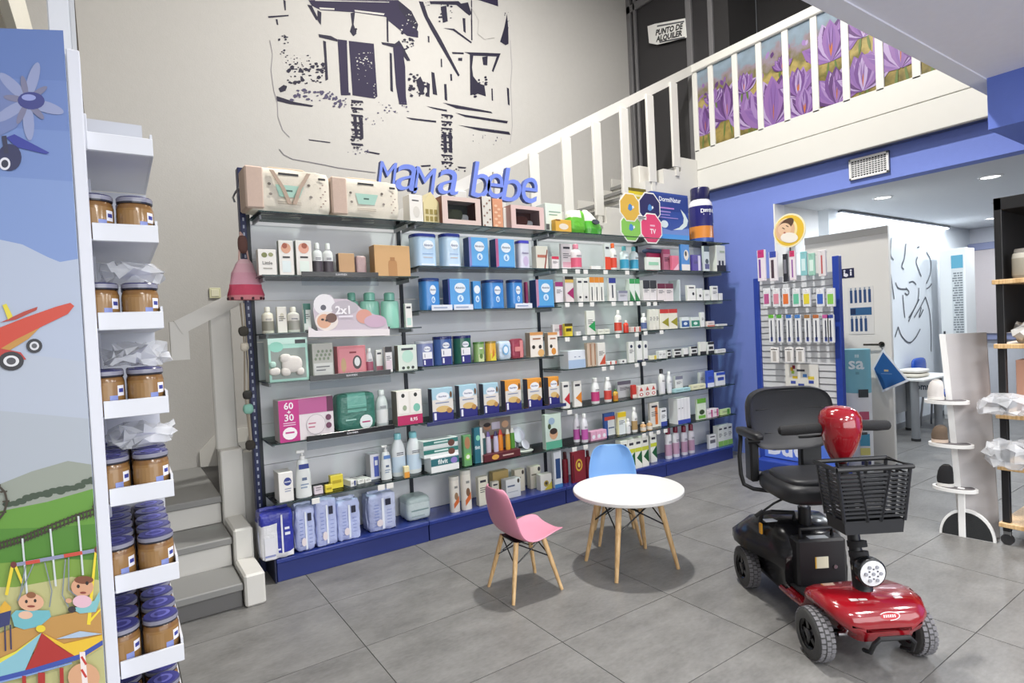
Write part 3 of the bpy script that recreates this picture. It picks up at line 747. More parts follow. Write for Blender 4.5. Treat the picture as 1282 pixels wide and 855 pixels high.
def pouch(name, label, cat, X0, X1, Yf, z, ztop, colf, d=.1, group=None, k=5, deco=None, wob=.004, mat='foil', rz=0, c2='#fff'):
    w = X1 - X0; h = ztop - z
    t = thing(name, label, cat, ((X0 + X1) / 2, Yf + d / 2, z), rz, group)
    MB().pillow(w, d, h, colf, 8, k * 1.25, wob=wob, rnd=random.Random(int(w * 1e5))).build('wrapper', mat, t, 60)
    if 'diaper' in name:
        m = MB(); ht = [(-w * .42, h * .99), (-w * .2, h * 1.0), (0, h * .995), (w * .25, h * 1.0), (w * .42, h * .985)]
        m.loft([[(x, -.012, z_ - .004), (x, .012, z_ - .004), (x, .004, z_ + .016), (x, -.004, z_ + .016)] for x, z_ in ht], '#c3cbec' if callable(colf) and 'navy' not in label else '#3a42a8', False); m.build('top_seam', 'foil', t)
        for s_ in (-1, 1):
            m = MB(); m.tube([(s_ * w * .49, -d * .3, h * .1), (s_ * w * .5, -d * .1, h * .5), (s_ * w * .48, -d * .2, h * .9)], .006, '#d5dbf2', 5); m.build('side_gusset', 'foil', t)
    if deco:
        m = MB(); front(m, w * .9, d + .012, h * .96, deco, c2); m.build('printed_front', 'print', t)
    return t
USED = {}
def ulab(desc, B, r):
    return '%s %s' % (desc, where(B, r))

def row(B, r, items, Yd=4.0):
    """items: (kind, px0, px1, ptop, colour, accent, deco, description, category[, options])"""
    z = shelf_z(B, r)
    for it in items:
        k, a, b, yt, c1, c2, deco, desc, cat = it[:9]; op = it[9] if len(it) > 9 else {}
        Y = op.get('Y', Yd); xm = (a + b) / 2
        X0 = onY(a, 400, Y); ym = yt + 8
        X0 = onY(a, ym, Y).x; X1 = onY(b, ym, Y).x; zt = onY(xm, yt, Y).z
        zt = max(zt, z + .02)
        ct = Y / math.hypot((X0 + X1) / 2, Y); sn = math.sqrt(1 - ct * ct)
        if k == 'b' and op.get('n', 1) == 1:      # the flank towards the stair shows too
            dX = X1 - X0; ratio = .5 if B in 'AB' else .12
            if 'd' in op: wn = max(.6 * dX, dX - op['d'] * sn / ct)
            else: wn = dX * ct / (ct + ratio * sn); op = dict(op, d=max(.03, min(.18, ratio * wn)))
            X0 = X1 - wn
        elif k in 'orqu':
            f_ = {'u': .62}.get(k, op.get('flat', .7)); kk = ct / math.sqrt(ct * ct + f_ * f_ * sn * sn)
            c_ = (X0 + X1) / 2; hw_ = (X1 - X0) / 2 * kk
            if op.get('n', 1) == 1: X0, X1 = c_ - hw_, c_ + hw_
        elif k == 't':
            if op.get('rr', .35) > .45: c_ = (X0 + X1) / 2; hw_ = (X1 - X0) / 2 * ct / math.sqrt(ct * ct + .64 * sn * sn); X0, X1 = c_ - hw_, c_ + hw_
            else: X0 = X1 - (X1 - X0) * ct / (ct + .5 * sn)
        n = op.get('n', 1); grp = op.get('g'); lab = ulab(desc, B, r)
        if n > 1 and not grp: grp = desc + ' ' + cat + ' row ' + B + str(r)
        wd = (X1 - X0) / n
        nm = op.get('name') or (cat.split()[-1] if k != 'b' else {'box': 'carton'}.get(cat, cat.replace(' ', '_')))
        for i in range(n):
            if n > 1: lab = ({2: ('stair-side ', 'wall-side '), 3: ('stair-side ', 'middle ', 'wall-side '), 4: ('stair-side ', 'second ', 'third ', 'wall-side ')}[n][i]) + ulab(desc, B, r)
            x0 = X0 + i * wd; x1 = x0 + wd
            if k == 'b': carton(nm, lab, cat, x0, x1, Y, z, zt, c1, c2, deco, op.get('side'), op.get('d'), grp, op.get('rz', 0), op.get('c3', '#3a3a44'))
            elif k in 'orq':
                if n > 1: c_ = (x0 + x1) / 2; x0, x1 = c_ - wd / 2 * kk, c_ + wd / 2 * kk
                bottle(nm, lab, cat, x0, x1, Y, z, zt, c1, c2, deco or None, grp, {'o': 'round', 'r': 'tall', 'q': 'block'}[k], op.get('flat', .7))
            elif k == 'u': pump(nm, lab, cat, x0, x1, Y, z, zt, c1, c2, deco, grp)
            elif k == 't': tin(nm, lab, cat, x0, x1, Y, z, zt, c1, c2, deco, op.get('c'), grp, rr=op.get('rr', .35))
            elif k == 'p': pouch(nm, lab, cat, x0, x1, Y, z, zt, c1, op.get('d', .1), grp, op.get('k', 5), deco, op.get('wob', .004), op.get('mat', 'foil'), 0, c2)

# ================================================================== PRODUCTS ON THE SHELVES
W1 = '#eceae6'; KR = '#c79a68'; MINT = '#a9d6c4'; NAVY = '#2a2a78'; ALM = '#4f93d6'
SHIELD = ('e', .54, .70, .26, .17, '#e8ecf4')
def almiron(base): return [SHIELD, ('t', 'Almirón', .54, .71, .075, '#33406a', .46), ('r', .05, .0, .95, .06, '#2f6fb8'), ('e', .54, .36, .15, .12, '#cfe6fa'), ('t', '6', .54, .36, .15, '#2f7cc8', .2)]
# --- stair-end bay
row('A', 1, [
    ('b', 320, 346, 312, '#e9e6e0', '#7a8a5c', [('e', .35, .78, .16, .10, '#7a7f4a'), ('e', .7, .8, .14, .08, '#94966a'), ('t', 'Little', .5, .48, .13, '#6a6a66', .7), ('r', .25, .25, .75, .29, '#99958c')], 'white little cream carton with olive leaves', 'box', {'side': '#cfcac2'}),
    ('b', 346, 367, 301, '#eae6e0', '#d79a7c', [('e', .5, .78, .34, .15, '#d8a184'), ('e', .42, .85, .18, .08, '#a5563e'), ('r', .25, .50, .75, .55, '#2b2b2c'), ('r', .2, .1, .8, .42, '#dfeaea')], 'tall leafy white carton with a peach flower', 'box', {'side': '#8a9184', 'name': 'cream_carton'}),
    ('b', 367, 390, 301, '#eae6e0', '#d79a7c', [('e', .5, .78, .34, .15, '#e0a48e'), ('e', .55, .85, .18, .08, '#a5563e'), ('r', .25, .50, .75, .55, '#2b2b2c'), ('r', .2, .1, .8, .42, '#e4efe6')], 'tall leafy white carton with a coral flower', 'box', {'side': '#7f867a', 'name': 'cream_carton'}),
    ('o', 391, 418, 304, '#e4e4e4', '#f2f2f0', '#4e474e', 'white capped spray bottle with a dark leafy label', 'bottle', {'n': 2, 'Y': 4.02}),
    ('b', 420, 444, 317, '#c99e72', '#6b4636', [], 'small kraft carton with dark side', 'box', {'side': '#513a34', 'Y': 4.03}),
    ('p', 446, 459, 320, '#c0a0a0', '#fff', [], 'small dusty pink sachet', 'sachet', {'Y': 4.06, 'd': .05}),
    ('b', 461, 513, 307, '#d0a570', '#a87c4c', [('r', .37, .0, .62, .42, '#b78550'), ('e', .495, .45, .12, .10, '#b78550'), ('r', .43, .50, .56, .62, '#a97746')], 'wide kraft display box printed with a bottle', 'box', {'side': '#b08654', 'd': .10}),
], 4.0)
row('A', 2, [
    ('o', 328, 344, 384, '#dfdacb', '#e9e4d8', '#8c8a7c', 'cream round bottle with grey base', 'bottle', {'flat': .9}),
    ('b', 345, 359, 384, '#e6e2d8', '#b8b29c', [('e', .5, .62, .22, .14, '#c8c2ae'), 'L'], 'cream floral carton between two round bottles', 'box'),
    ('o', 360, 377, 384, '#e6e2da', '#e9e4d8', '#a3a198', 'white round bottle with grey base', 'bottle', {'flat': .9}),
    ('b', 378, 389, 380, '#dfe6e0', '#2f6f62', ['T', 'L', ('r', .05, .3, .3, .9, '#3a6f66')], 'narrow white and green carton', 'box'),
    ('q', 433, 451, 366, '#93cdb9', '#7dbba8', None, 'mint green bath bottle half hidden by the promotion card', 'bottle', {'Y': 4.14}),
    ('q', 452, 477, 366, '#9ad6c1', '#84c4b0', None, 'mint green block bottle in the middle of the trio', 'bottle', {'Y': 4.09, 'flat': .5}),
    ('q', 478, 501, 366, '#9ad6c1', '#84c4b0', None, 'mint green block bottle nearest the white carton', 'bottle', {'Y': 4.05, 'flat': .5}),
    ('b', 505, 516, 380, '#ece9e4', '#2b2b2c', ['K', ('r', .2, .1, .8, .4, '#bfe0d4')], 'slim white carton with black name bar', 'box', {'Y': 4.03}),
], 4.0)
row('A', 3, [
    ('b', 329, 385, 423, '#a8d8c8', '#eeeae6', [('r', .06, .06, .94, .76, '#8d9690'), ('r', .0, .86, 1, 1, '#c8e8dc'), ('e', .2, .80, .18, .12, '#8fd0bc'), ('r', .68, .86, .95, .95, '#2f2f33')], 'mint gift box showing a plush lamb set', 'box', {'d': .12, 'side': '#d7e2dc', 'Y': 3.965}),
    ('b', 386, 417, 430, '#b9b7b0', '#dedcd6', [('r', .05, .02, .95, .42, '#d9d8d4')] + [('e', .15 + .2 * (i % 4) + .07 * (i // 4), .55 + .11 * (i // 4), .06, .045, '#7f8a74') for i in range(12)] + [('r', .15, .3, .8, .33, '#66666a'), ('r', .15, .2, .6, .23, '#66666a')], 'grey leaf print box', 'box', {'Y': 4.05, 'd': .08}),
    ('b', 417, 458, 433, '#d77d86', '#e9e2dc', [('r', .06, .06, .94, .9, '#e08c94'), ('e', .68, .42, .16, .24, '#4c4444'), ('e', .68, .44, .10, .16, '#e8e6e6'), ('e', .2, .35, .09, .25, '#c9a67c'), ('r', .42, .74, .66, .80, '#8f2f3c')], 'coral pink toy box with a flower cut out', 'box', {'Y': 4.06, 'd': .08}),
    ('r', 458, 468, 436, '#d8d4d6', '#eceae8', '#a85a70', 'tiny pink and white tube', 'tube', {'Y': 4.07, 'name': 'tube'}),
    ('b', 469, 479, 438, '#eae7e4', '#a85a6c', [('r', .0, .0, 1, .28, '#a85a6c'), 'K'], 'small white carton with rose base', 'box', {'Y': 4.07}),
    ('b', 480, 491, 434, '#e9e4e4', '#2f2b2c', ['T', 'L', ('r', .1, .1, .9, .45, '#e6cfd8')], 'slim white carton with black top', 'box', {'Y': 4.02}),
    ('b', 493, 522, 432, '#dfe6dc', '#bcd6c2', [('e', .5, .55, .3, .25, '#bfe0d0'), ('e', .25, .1, .08, .06, '#3b3b3b'), ('e', .5, .1, .08, .06, '#55654c'), ('e', .75, .1, .08, .06, '#3b3b3b'), 'K'], 'pale green tilted baby gift booklet box', 'box', {'Y': 4.03, 'd': .06, 'side': '#5f5448', 'rz': .06}),
], 4.0)
row('A', 4, [
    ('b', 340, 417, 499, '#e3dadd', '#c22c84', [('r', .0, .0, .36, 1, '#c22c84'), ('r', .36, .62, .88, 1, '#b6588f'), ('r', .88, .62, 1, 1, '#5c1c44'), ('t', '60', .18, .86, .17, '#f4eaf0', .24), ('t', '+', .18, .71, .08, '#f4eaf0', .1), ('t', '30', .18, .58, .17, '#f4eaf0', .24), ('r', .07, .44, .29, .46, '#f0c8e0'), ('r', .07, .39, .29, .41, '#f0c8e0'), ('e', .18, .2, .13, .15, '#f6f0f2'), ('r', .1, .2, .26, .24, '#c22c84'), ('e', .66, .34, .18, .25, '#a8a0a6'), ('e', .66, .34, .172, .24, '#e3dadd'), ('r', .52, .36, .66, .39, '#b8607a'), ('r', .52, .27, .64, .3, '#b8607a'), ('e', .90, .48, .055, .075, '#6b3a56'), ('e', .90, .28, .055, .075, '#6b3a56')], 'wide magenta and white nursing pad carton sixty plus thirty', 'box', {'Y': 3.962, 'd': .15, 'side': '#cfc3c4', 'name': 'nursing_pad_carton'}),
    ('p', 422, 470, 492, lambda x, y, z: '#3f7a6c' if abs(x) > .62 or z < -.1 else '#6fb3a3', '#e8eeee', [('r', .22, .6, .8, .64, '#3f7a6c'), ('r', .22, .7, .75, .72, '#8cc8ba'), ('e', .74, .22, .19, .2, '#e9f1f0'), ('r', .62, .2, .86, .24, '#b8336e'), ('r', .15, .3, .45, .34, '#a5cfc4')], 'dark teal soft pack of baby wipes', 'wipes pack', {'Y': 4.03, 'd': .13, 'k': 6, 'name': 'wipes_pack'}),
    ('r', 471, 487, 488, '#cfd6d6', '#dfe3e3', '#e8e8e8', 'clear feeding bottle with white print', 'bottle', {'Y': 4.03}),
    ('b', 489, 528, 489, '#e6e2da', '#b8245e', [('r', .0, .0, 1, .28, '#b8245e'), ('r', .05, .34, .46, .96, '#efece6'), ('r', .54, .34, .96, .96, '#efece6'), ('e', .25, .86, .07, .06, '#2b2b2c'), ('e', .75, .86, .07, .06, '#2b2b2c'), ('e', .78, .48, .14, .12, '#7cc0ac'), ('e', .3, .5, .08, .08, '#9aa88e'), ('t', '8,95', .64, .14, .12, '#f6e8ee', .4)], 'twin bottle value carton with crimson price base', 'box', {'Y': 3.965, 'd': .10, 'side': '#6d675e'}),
], 4.0)
row('A', 5, [
    ('b', 342, 367, 592, '#eceae6', '#2f3d86', [('e', .62, .68, .27, .14, '#2f3d86'), ('t', 'mustela', .62, .68, .07, '#e6e8f2', .42), ('r', .4, .42, .85, .45, '#8a93ad'), ('r', .4, .34, .8, .37, '#8a93ad')], 'white baby cream carton with navy oval', 'box', {'Y': 3.97, 'd': .14, 'side': '#d6d4cf'}),
    ('u', 369, 390, 563, '#e8ebe9', '#f0f0ee', '#2c3f8c', 'tall white pump lotion bottle with navy label', 'pump bottle', {'Y': 3.98, 'name': 'pump_bottle'}),
    ('b', 392, 405, 609, '#e6d8e0', '#8a6a9a', ['L', 'K'], 'tiny lilac white carton', 'box'),
    ('b', 406, 417, 607, '#e4cf3a', '#b09a18', ['M'], 'low yellow soap carton', 'box', {'Y': 3.99}),
    ('b', 411, 430, 595, '#e8d33c', '#c0a81c', ['M', ('r', 0, .47, 1, .49, '#a08a14')], 'stack-high yellow soap carton', 'box', {'Y': 4.06}),
    ('b', 431, 445, 602, '#edebe8', '#2d3c70', [('r', .6, .1, .9, .9, '#3c4a80'), 'L'], 'flat white carton with navy stripe', 'box', {'Y': 4.02, 'rz': .2, 'd': .12}),
    ('b', 446, 464, 600, '#edebe6', '#8a6a3a', ['L', 'K'], 'flat white carton', 'box', {'Y': 4.05, 'n': 2, 'rz': .2, 'd': .12}),
    ('b', 457, 476, 569, '#e7e6ee', '#4a5cb8', [('r', .35, .1, .85, .9, '#5668c0'), ('r', .45, .55, .75, .75, '#e8eaf6')], 'slim white and violet tube carton', 'box', {'Y': 4.10, 'd': .10, 'side': '#b9b8bc'}),
    ('u', 477, 491, 557, '#e9ecec', '#f0f0ee', '#5a82c0', 'small white pump bottle beside two large lotion bottles', 'pump bottle', {'Y': 4.02, 'name': 'pump_bottle'}),
    ('r', 491, 509, 543, '#e9eef0', '#8fd0d8', '#cfe2f2', 'large white lotion bottle with aqua flip cap', 'bottle', {'Y': 4.04}),
    ('r', 510, 529, 541, '#e9eef0', '#8fd0d8', '#cfe2f2', 'large white lotion bottle with aqua cap at bay edge', 'bottle', {'Y': 4.04}),
    ('b', 504, 513, 584, '#e8dcae', '#e09a3c', ['H'], 'tiny yellow and orange sample carton', 'box', {'Y': 3.965, 'd': .03}),
], 4.0)
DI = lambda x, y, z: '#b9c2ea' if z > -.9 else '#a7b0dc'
def diaper(c): return [('r', .46, .06, .56, .92, '#e9edf8'), ('r', .62, .70, .84, .88, '#1f2038')] + [('r', .14 + .02 * (i % 3), .15 + i * .085, .34, .17 + i * .085, c) for i in range(8)] + [('r', .66, .2 + i * .09, .86, .215 + i * .09, c) for i in range(5)] + [('e', .36, .24, .13, .10, '#e8dce0')]
row('A', 'P', [
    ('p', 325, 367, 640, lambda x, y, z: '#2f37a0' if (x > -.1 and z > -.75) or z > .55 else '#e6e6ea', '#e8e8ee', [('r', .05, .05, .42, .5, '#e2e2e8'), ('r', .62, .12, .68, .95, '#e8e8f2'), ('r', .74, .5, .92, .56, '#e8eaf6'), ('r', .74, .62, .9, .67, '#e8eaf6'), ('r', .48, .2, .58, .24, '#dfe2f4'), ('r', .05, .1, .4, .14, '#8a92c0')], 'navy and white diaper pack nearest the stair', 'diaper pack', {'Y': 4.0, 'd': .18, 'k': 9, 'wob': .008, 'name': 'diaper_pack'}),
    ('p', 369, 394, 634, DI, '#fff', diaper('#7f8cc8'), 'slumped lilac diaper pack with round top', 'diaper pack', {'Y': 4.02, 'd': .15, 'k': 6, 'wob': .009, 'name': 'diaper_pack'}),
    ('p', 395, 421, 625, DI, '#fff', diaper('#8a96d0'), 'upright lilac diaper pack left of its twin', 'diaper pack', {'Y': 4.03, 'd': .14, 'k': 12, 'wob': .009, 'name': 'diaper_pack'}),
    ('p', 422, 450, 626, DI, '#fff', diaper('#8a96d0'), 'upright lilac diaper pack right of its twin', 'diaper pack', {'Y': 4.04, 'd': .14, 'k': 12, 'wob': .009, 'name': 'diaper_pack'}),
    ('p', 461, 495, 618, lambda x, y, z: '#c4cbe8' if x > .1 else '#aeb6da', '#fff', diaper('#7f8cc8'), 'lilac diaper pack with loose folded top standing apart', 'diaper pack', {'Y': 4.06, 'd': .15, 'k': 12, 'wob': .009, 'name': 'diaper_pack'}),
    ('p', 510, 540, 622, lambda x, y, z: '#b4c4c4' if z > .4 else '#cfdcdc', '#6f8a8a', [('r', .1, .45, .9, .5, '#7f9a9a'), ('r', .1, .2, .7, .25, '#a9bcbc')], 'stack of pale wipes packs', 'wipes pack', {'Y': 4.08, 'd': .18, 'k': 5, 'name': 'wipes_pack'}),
], 4.03)
# --- formula bay
row('B', 1, [
    ('t', 512, 548, 292, '#b8d4ee', '#2a3680', [('e', .6, .74, .34, .15, '#eef2f8'), ('t', 'Almirón', .6, .72, .085, '#3a4a80', .56), ('r', .2, .42, .9, .44, '#7a9ac8'), ('r', .25, .3, .85, .32, '#c8a890'), ('r', .1, .04, .95, .10, '#e6eefa')], 'pale blue formula tin with navy lid, left of pair', 'tin'),
    ('t', 549, 578, 292, '#c2daf0', '#2a3680', [('e', .6, .74, .34, .15, '#eef2f8'), ('t', 'Almirón', .6, .72, .085, '#3a4a80', .56), ('r', .2, .42, .9, .44, '#7a9ac8'), ('r', .25, .3, .85, .32, '#c8a890'), ('r', .1, .04, .95, .10, '#e6eefa')], 'pale blue formula tin with navy lid, right of pair', 'tin'),
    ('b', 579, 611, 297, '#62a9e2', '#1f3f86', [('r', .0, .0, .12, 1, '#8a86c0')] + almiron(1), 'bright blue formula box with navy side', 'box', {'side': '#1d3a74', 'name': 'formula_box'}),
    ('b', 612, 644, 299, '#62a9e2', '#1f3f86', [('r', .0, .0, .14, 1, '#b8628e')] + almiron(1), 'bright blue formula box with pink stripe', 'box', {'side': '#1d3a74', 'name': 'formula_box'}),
    ('t', 645, 664, 301, '#d8d8e8', '#4a4ab8', [('t', 'Almirón', .5, .62, .08, '#6a5a8a', .9), ('e', .55, .3, .35, .2, '#c8b8d8')], 'small white formula tin with violet lid', 'tin'),
    ('b', 665, 686, 308, '#dcd8cc', '#a8463c', [('r', .1, .5, .9, .62, '#b8705c'), ('p', [(.62, .0), (.74, .0), (.98, .85), (.9, .85)], '#8a3a30')], 'cream carton with a red diagonal stripe', 'box'),
])
row('B', 2, [
    ('t', 524, 552, 348, '#4a8fd6', '#23386e', almiron(1), 'bright blue formula tin at the bay edge', 'tin'),
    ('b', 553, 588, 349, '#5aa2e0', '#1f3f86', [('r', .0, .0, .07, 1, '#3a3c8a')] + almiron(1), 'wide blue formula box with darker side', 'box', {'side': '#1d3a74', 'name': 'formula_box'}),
    ('b', 589, 602, 352, '#4c96d8', '#1f3f86', [('e', .5, .7, .4, .15, '#e8ecf4'), ('e', .5, .36, .25, .12, '#cfe6fa'), ('t', '6', .5, .36, .14, '#2f7cc8', .3)], 'narrow blue formula box', 'box', {'name': 'formula_box'}),
    ('t', 603, 633, 350, '#4a8fd6', '#23386e', almiron(1), 'bright blue formula tin left of its twin', 'tin'),
    ('t', 634, 656, 350, '#4a8fd6', '#23386e', almiron(1), 'bright blue formula tin right of its twin', 'tin'),
    ('b', 657, 661, 353, '#8a2f58', '#8a2f58', [], 'thin crimson carton spine', 'box'),
    ('b', 662, 693, 350, '#5aa6de', '#1f3f86', [('r', .0, .0, .14, 1, '#c08aa8')] + almiron(1), 'blue formula box with pink stripe at bay end', 'box', {'side': '#1d3a74', 'name': 'formula_box'}),
])
def nutri(c, top): return [('r', 0, 0, 1, .32, NAVY), ('r', 0, .32, 1, .62, '#e6e6ea'), ('e', .5, .76, .36, .12, '#e9ecf2'), ('t', 'Nutribén', .5, .76, .06, '#2a3a78', .6), ('t', '1', .22, .46, .16, '#6a6a7c', .2), ('r', .1, .06, .26, .26, '#e8e8f2')]
row('B', 3, [
    ('t', 523, 546, 427, '#8a94c0', '#b9bcc8', nutri(1, 1), 'grey blue infant milk tin with pale lid', 'tin', {'rr': .49}),
    ('t', 546, 570, 421, '#4a6aa8', '#232a60', nutri(1, 1), 'blue infant milk tin with navy lid', 'tin', {'rr': .49}),
    ('t', 571, 594, 420, '#2f6a58', '#232a60', nutri(1, 1), 'dark green infant milk tin with navy lid', 'tin', {'rr': .49}),
    ('t', 595, 609, 428, '#8fb070', '#4e7a3c', [('r', .0, .0, 1, .4, '#c8d4a0'), ('e', .5, .3, .3, .15, '#5a7a3a'), ('r', .2, .7, .8, .8, '#e8e8d8')], 'green herbal tea jar', 'jar', {'rr': .49}),
    ('t', 610, 624, 427, '#e0b040', '#8a7a3c', [('r', .0, .0, 1, .4, '#e0d040'), ('p', [(.2, .1), (.8, .3), (.6, .7)], '#c87a2a')], 'yellow herbal tea jar', 'jar', {'rr': .49}),
    ('p', 625, 640, 427, '#c8d8e8', '#5a9ac8', [('e', .5, .55, .3, .3, '#7ab0d8'), ('e', .5, .55, .2, .2, '#e6eef6')], 'pale blue cereal pouch', 'pouch', {'d': .06}),
    ('p', 641, 656, 424, '#a8485a', '#d88a8a', ['S', 'M'], 'wine red fruit pouch', 'pouch', {'d': .06}),
    ('b', 657, 680, 416, '#ece4da', '#e0a05c', [('r', .0, .88, 1, 1, '#d89a5c'), ('e', .25, .4, .12, .08, '#2f2b28'), ('e', .75, .4, .12, .08, '#2f2b28'), ('e', .8, .15, .25, .15, '#e0b070'), ('r', .2, .7, .8, .76, '#9a6a4a')], 'white cereal carton with orange top, left of pair', 'box', {'side': '#a89a88', 'name': 'cereal_carton'}),
    ('b', 681, 698, 416, '#ece4da', '#e0a05c', [('r', .0, .88, 1, 1, '#d89a5c'), ('e', .3, .4, .14, .08, '#2f2b28'), ('e', .55, .18, .25, .15, '#d8903c'), ('r', .2, .7, .8, .76, '#9a6a4a')], 'white cereal carton with orange top, right of pair', 'box', {'side': '#a89a88', 'name': 'cereal_carton'}),
])
def cereal(top): return [('r', 0, 0, 1, .30, NAVY), ('r', 0, .30, 1, .66, '#ded9d2'), ('e', .5, .74, .32, .13, '#eceef2'), ('t', 'Nutribén', .5, .745, .055, '#2a3a78', .55), ('r', .15, .54, .8, .57, '#7a88a8'), ('e', .5, .36, .34, .10, '#d8b878'), ('e', .8, .3, .14, .08, '#b88a4a'), ('r', .06, .05, .17, .26, '#e8e8f2'), ('e', .9, .78, .06, .10, '#6a4a2c')]
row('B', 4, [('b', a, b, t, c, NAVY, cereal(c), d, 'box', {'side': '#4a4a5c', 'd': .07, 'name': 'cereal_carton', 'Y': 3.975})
    for a, b, t, c, d in ((535, 567, 486, '#a8ccdc', 'pale blue cereal carton, first from the bay edge'), (569, 597, 482, '#a8ccdc', 'pale blue cereal carton, second from the bay edge'), (599, 624, 480, '#a8ccdc', 'pale blue cereal carton beside the orange ones'),
    (626, 652, 476, '#e39a3c', 'orange cereal carton beside the blue ones'), (654, 678, 474, '#e39a3c', 'middle orange cereal carton'), (680, 700, 472, '#e39a3c', 'orange cereal carton at the bay end'))])
row('B', 5, [
    ('b', 530, 575, 571, '#e9ebea', '#2f6f74', [('r', 0, .42, 1, .88, '#2c6a72'), ('t', 'filvit', .42, .66, .30, '#eef4f2', .4), ('e', .82, .62, .12, .2, '#8a7ac0')], 'low white and teal lice treatment carton under a stack', 'box', {'Y': 3.965, 'd': .12, 'name': 'treatment_carton'}),
    ('b', 577, 590, 545, '#6aa06a', '#e8e6de', [('e', .5, .75, .36, .2, '#b5825c'), ('e', .5, .3, .4, .12, '#7cc050'), ('e', .5, .3, .25, .07, '#e6ecd8')], 'narrow green carton with a child portrait', 'box', {'Y': 3.98}),
    ('b', 590, 604, 536, '#2c6f80', '#e6e8e6', [('t', 'filvit', .35, .45, .10, '#e6f0f0', .6), ('e', .45, .72, .25, .08, '#8ad0b0'), ('r', .72, 0, 1, 1, '#dfe0dc')], 'tall teal treatment carton', 'box', {'Y': 4.0, 'name': 'treatment_carton'}),
])
zf = shelf_z('B', 5)
# the cartons stacked on the low one
for dz0, dz1, c, cc in ((.118, .182, '#2f7a72', 'middle'), (.184, .248, '#3a8078', 'uppermost')):
    carton('treatment_carton', 'white and green lice treatment carton, %s of the stack in the formula bay' % cc, 'box', onY(530, 560, 3.97).x, onY(574, 560, 3.97).x, 3.972, zf + dz0, zf + dz1, '#e6ecea', c, [('r', 0, .45, 1, .95, c), ('r', .3, .6, .7, .8, '#cfe6e0'), ('e', .8, .4, .1, .4, '#6a4438')], d=.11)
row('B', 'P', [
    ('t', 564, 577, 597, '#e8e2d8', '#d8d4cc', [('p', [(0, .12), (1, .3), (1, .5), (0, .28)], '#d06a34'), ('e', .5, .5, .35, .12, '#9a7a5c'), ('r', .2, .75, .8, .82, '#8a8a88')], 'slim white talc can with orange swoosh, shorter one', 'can', {'rr': .49, 'Y': 4.06}),
    ('t', 578, 592, 589, '#e8e2d8', '#d8d4cc', [('p', [(0, .12), (1, .3), (1, .5), (0, .28)], '#d06a34'), ('e', .5, .5, .35, .12, '#7a5a44'), ('r', .2, .75, .8, .82, '#8a8a88')], 'slim white talc can with orange swoosh, taller one', 'can', {'rr': .49, 'Y': 4.05}),
    ('b', 595, 611, 597, '#e6e2d0', '#b8b490', ['L', 'K'], 'tall cream carton behind the pink chair', 'box', {'Y': 4.06}),
    ('b', 613, 625, 603, '#d8d4c4', '#4a4a44', ['M', 'K'], 'small grey cream carton behind the pink chair', 'box', {'Y': 4.08}),
    ('b', 612, 637, 590, '#b8a068', '#8a7848', [], 'brown tan carton at the back of the plinth', 'box', {'Y': 4.20, 'd': .06}),
    ('b', 627, 652, 600, '#e4e6e6', '#4a5a68', [('r', .1, .6, .6, .68, '#5a6a88'), ('e', .85, .85, .08, .12, '#4a4038'), ('r', .1, .3, .8, .34, '#b0b8c0')], 'flat white appliance box', 'box', {'Y': 4.07}),
    ('b', 640, 657, 588, '#e6e0cc', '#5a5048', [('r', .1, .6, .6, .66, '#7a7468'), ('e', .82, .85, .12, .1, '#4a4038')], 'tall cream appliance box', 'box', {'Y': 4.18}),
    ('b', 659, 677, 584, '#e2dccc', '#5a5048', [('r', .1, .6, .6, .66, '#7a7468'), ('e', .84, .85, .12, .1, '#2f2f38')], 'tall cream appliance box with dark corner dot', 'box', {'Y': 4.17}),
    ('b', 671, 691, 594, '#e9e7e0', '#e0cc5a', [('p', [(.3, 0), (1, 0), (1, .5)], '#e2cf4a'), ('e', .5, .4, .22, .2, '#b8a048'), ('e', .5, .42, .12, .1, '#4a4238')], 'white appliance box with a yellow corner', 'box', {'Y': 4.06}),
])
# --- third bay and blue-wall bay
PK = '#d85a80'; RED = '#d4452c'; TL = '#3ba3c4'
row('C', 1, [
    ('b', 690, 700, 321, '#e6dfe0', '#d23c58', ['T', 'L'], 'small white carton with red top', 'box'),
    ('b', 701, 716, 305, '#ece4e6', '#e8a0b4', [('r', .1, .1, .9, .3, '#e8b0c0'), 'L', 'K'], 'tall white and pink intimate wash carton', 'box', {'Y': 4.05}),
    ('o', 717, 732, 305, '#e8dce0', '#e08aa0', '#e0607e', 'pink wash bottle', 'bottle', {'flat': .8}),
    ('b', 738, 753, 333, '#ecebe8', '#999', [], 'low white price block', 'box', {'d': .03}),
    ('b', 756, 764, 305, '#dfe2e0', '#e0492c', ['H', 'K'], 'slim white and red carton', 'box'),
    ('o', 765, 775, 304, '#e9e4e2', '#e86a3c', '#d8442c', 'white and red bottle with orange cap', 'bottle', {'flat': .9}),
    ('o', 779, 803, 308, '#e2eef0', '#6ab8c0', '#3a9cc0', 'clear blue mouthwash bottle', 'bottle', {'n': 2, 'flat': .9}),
])
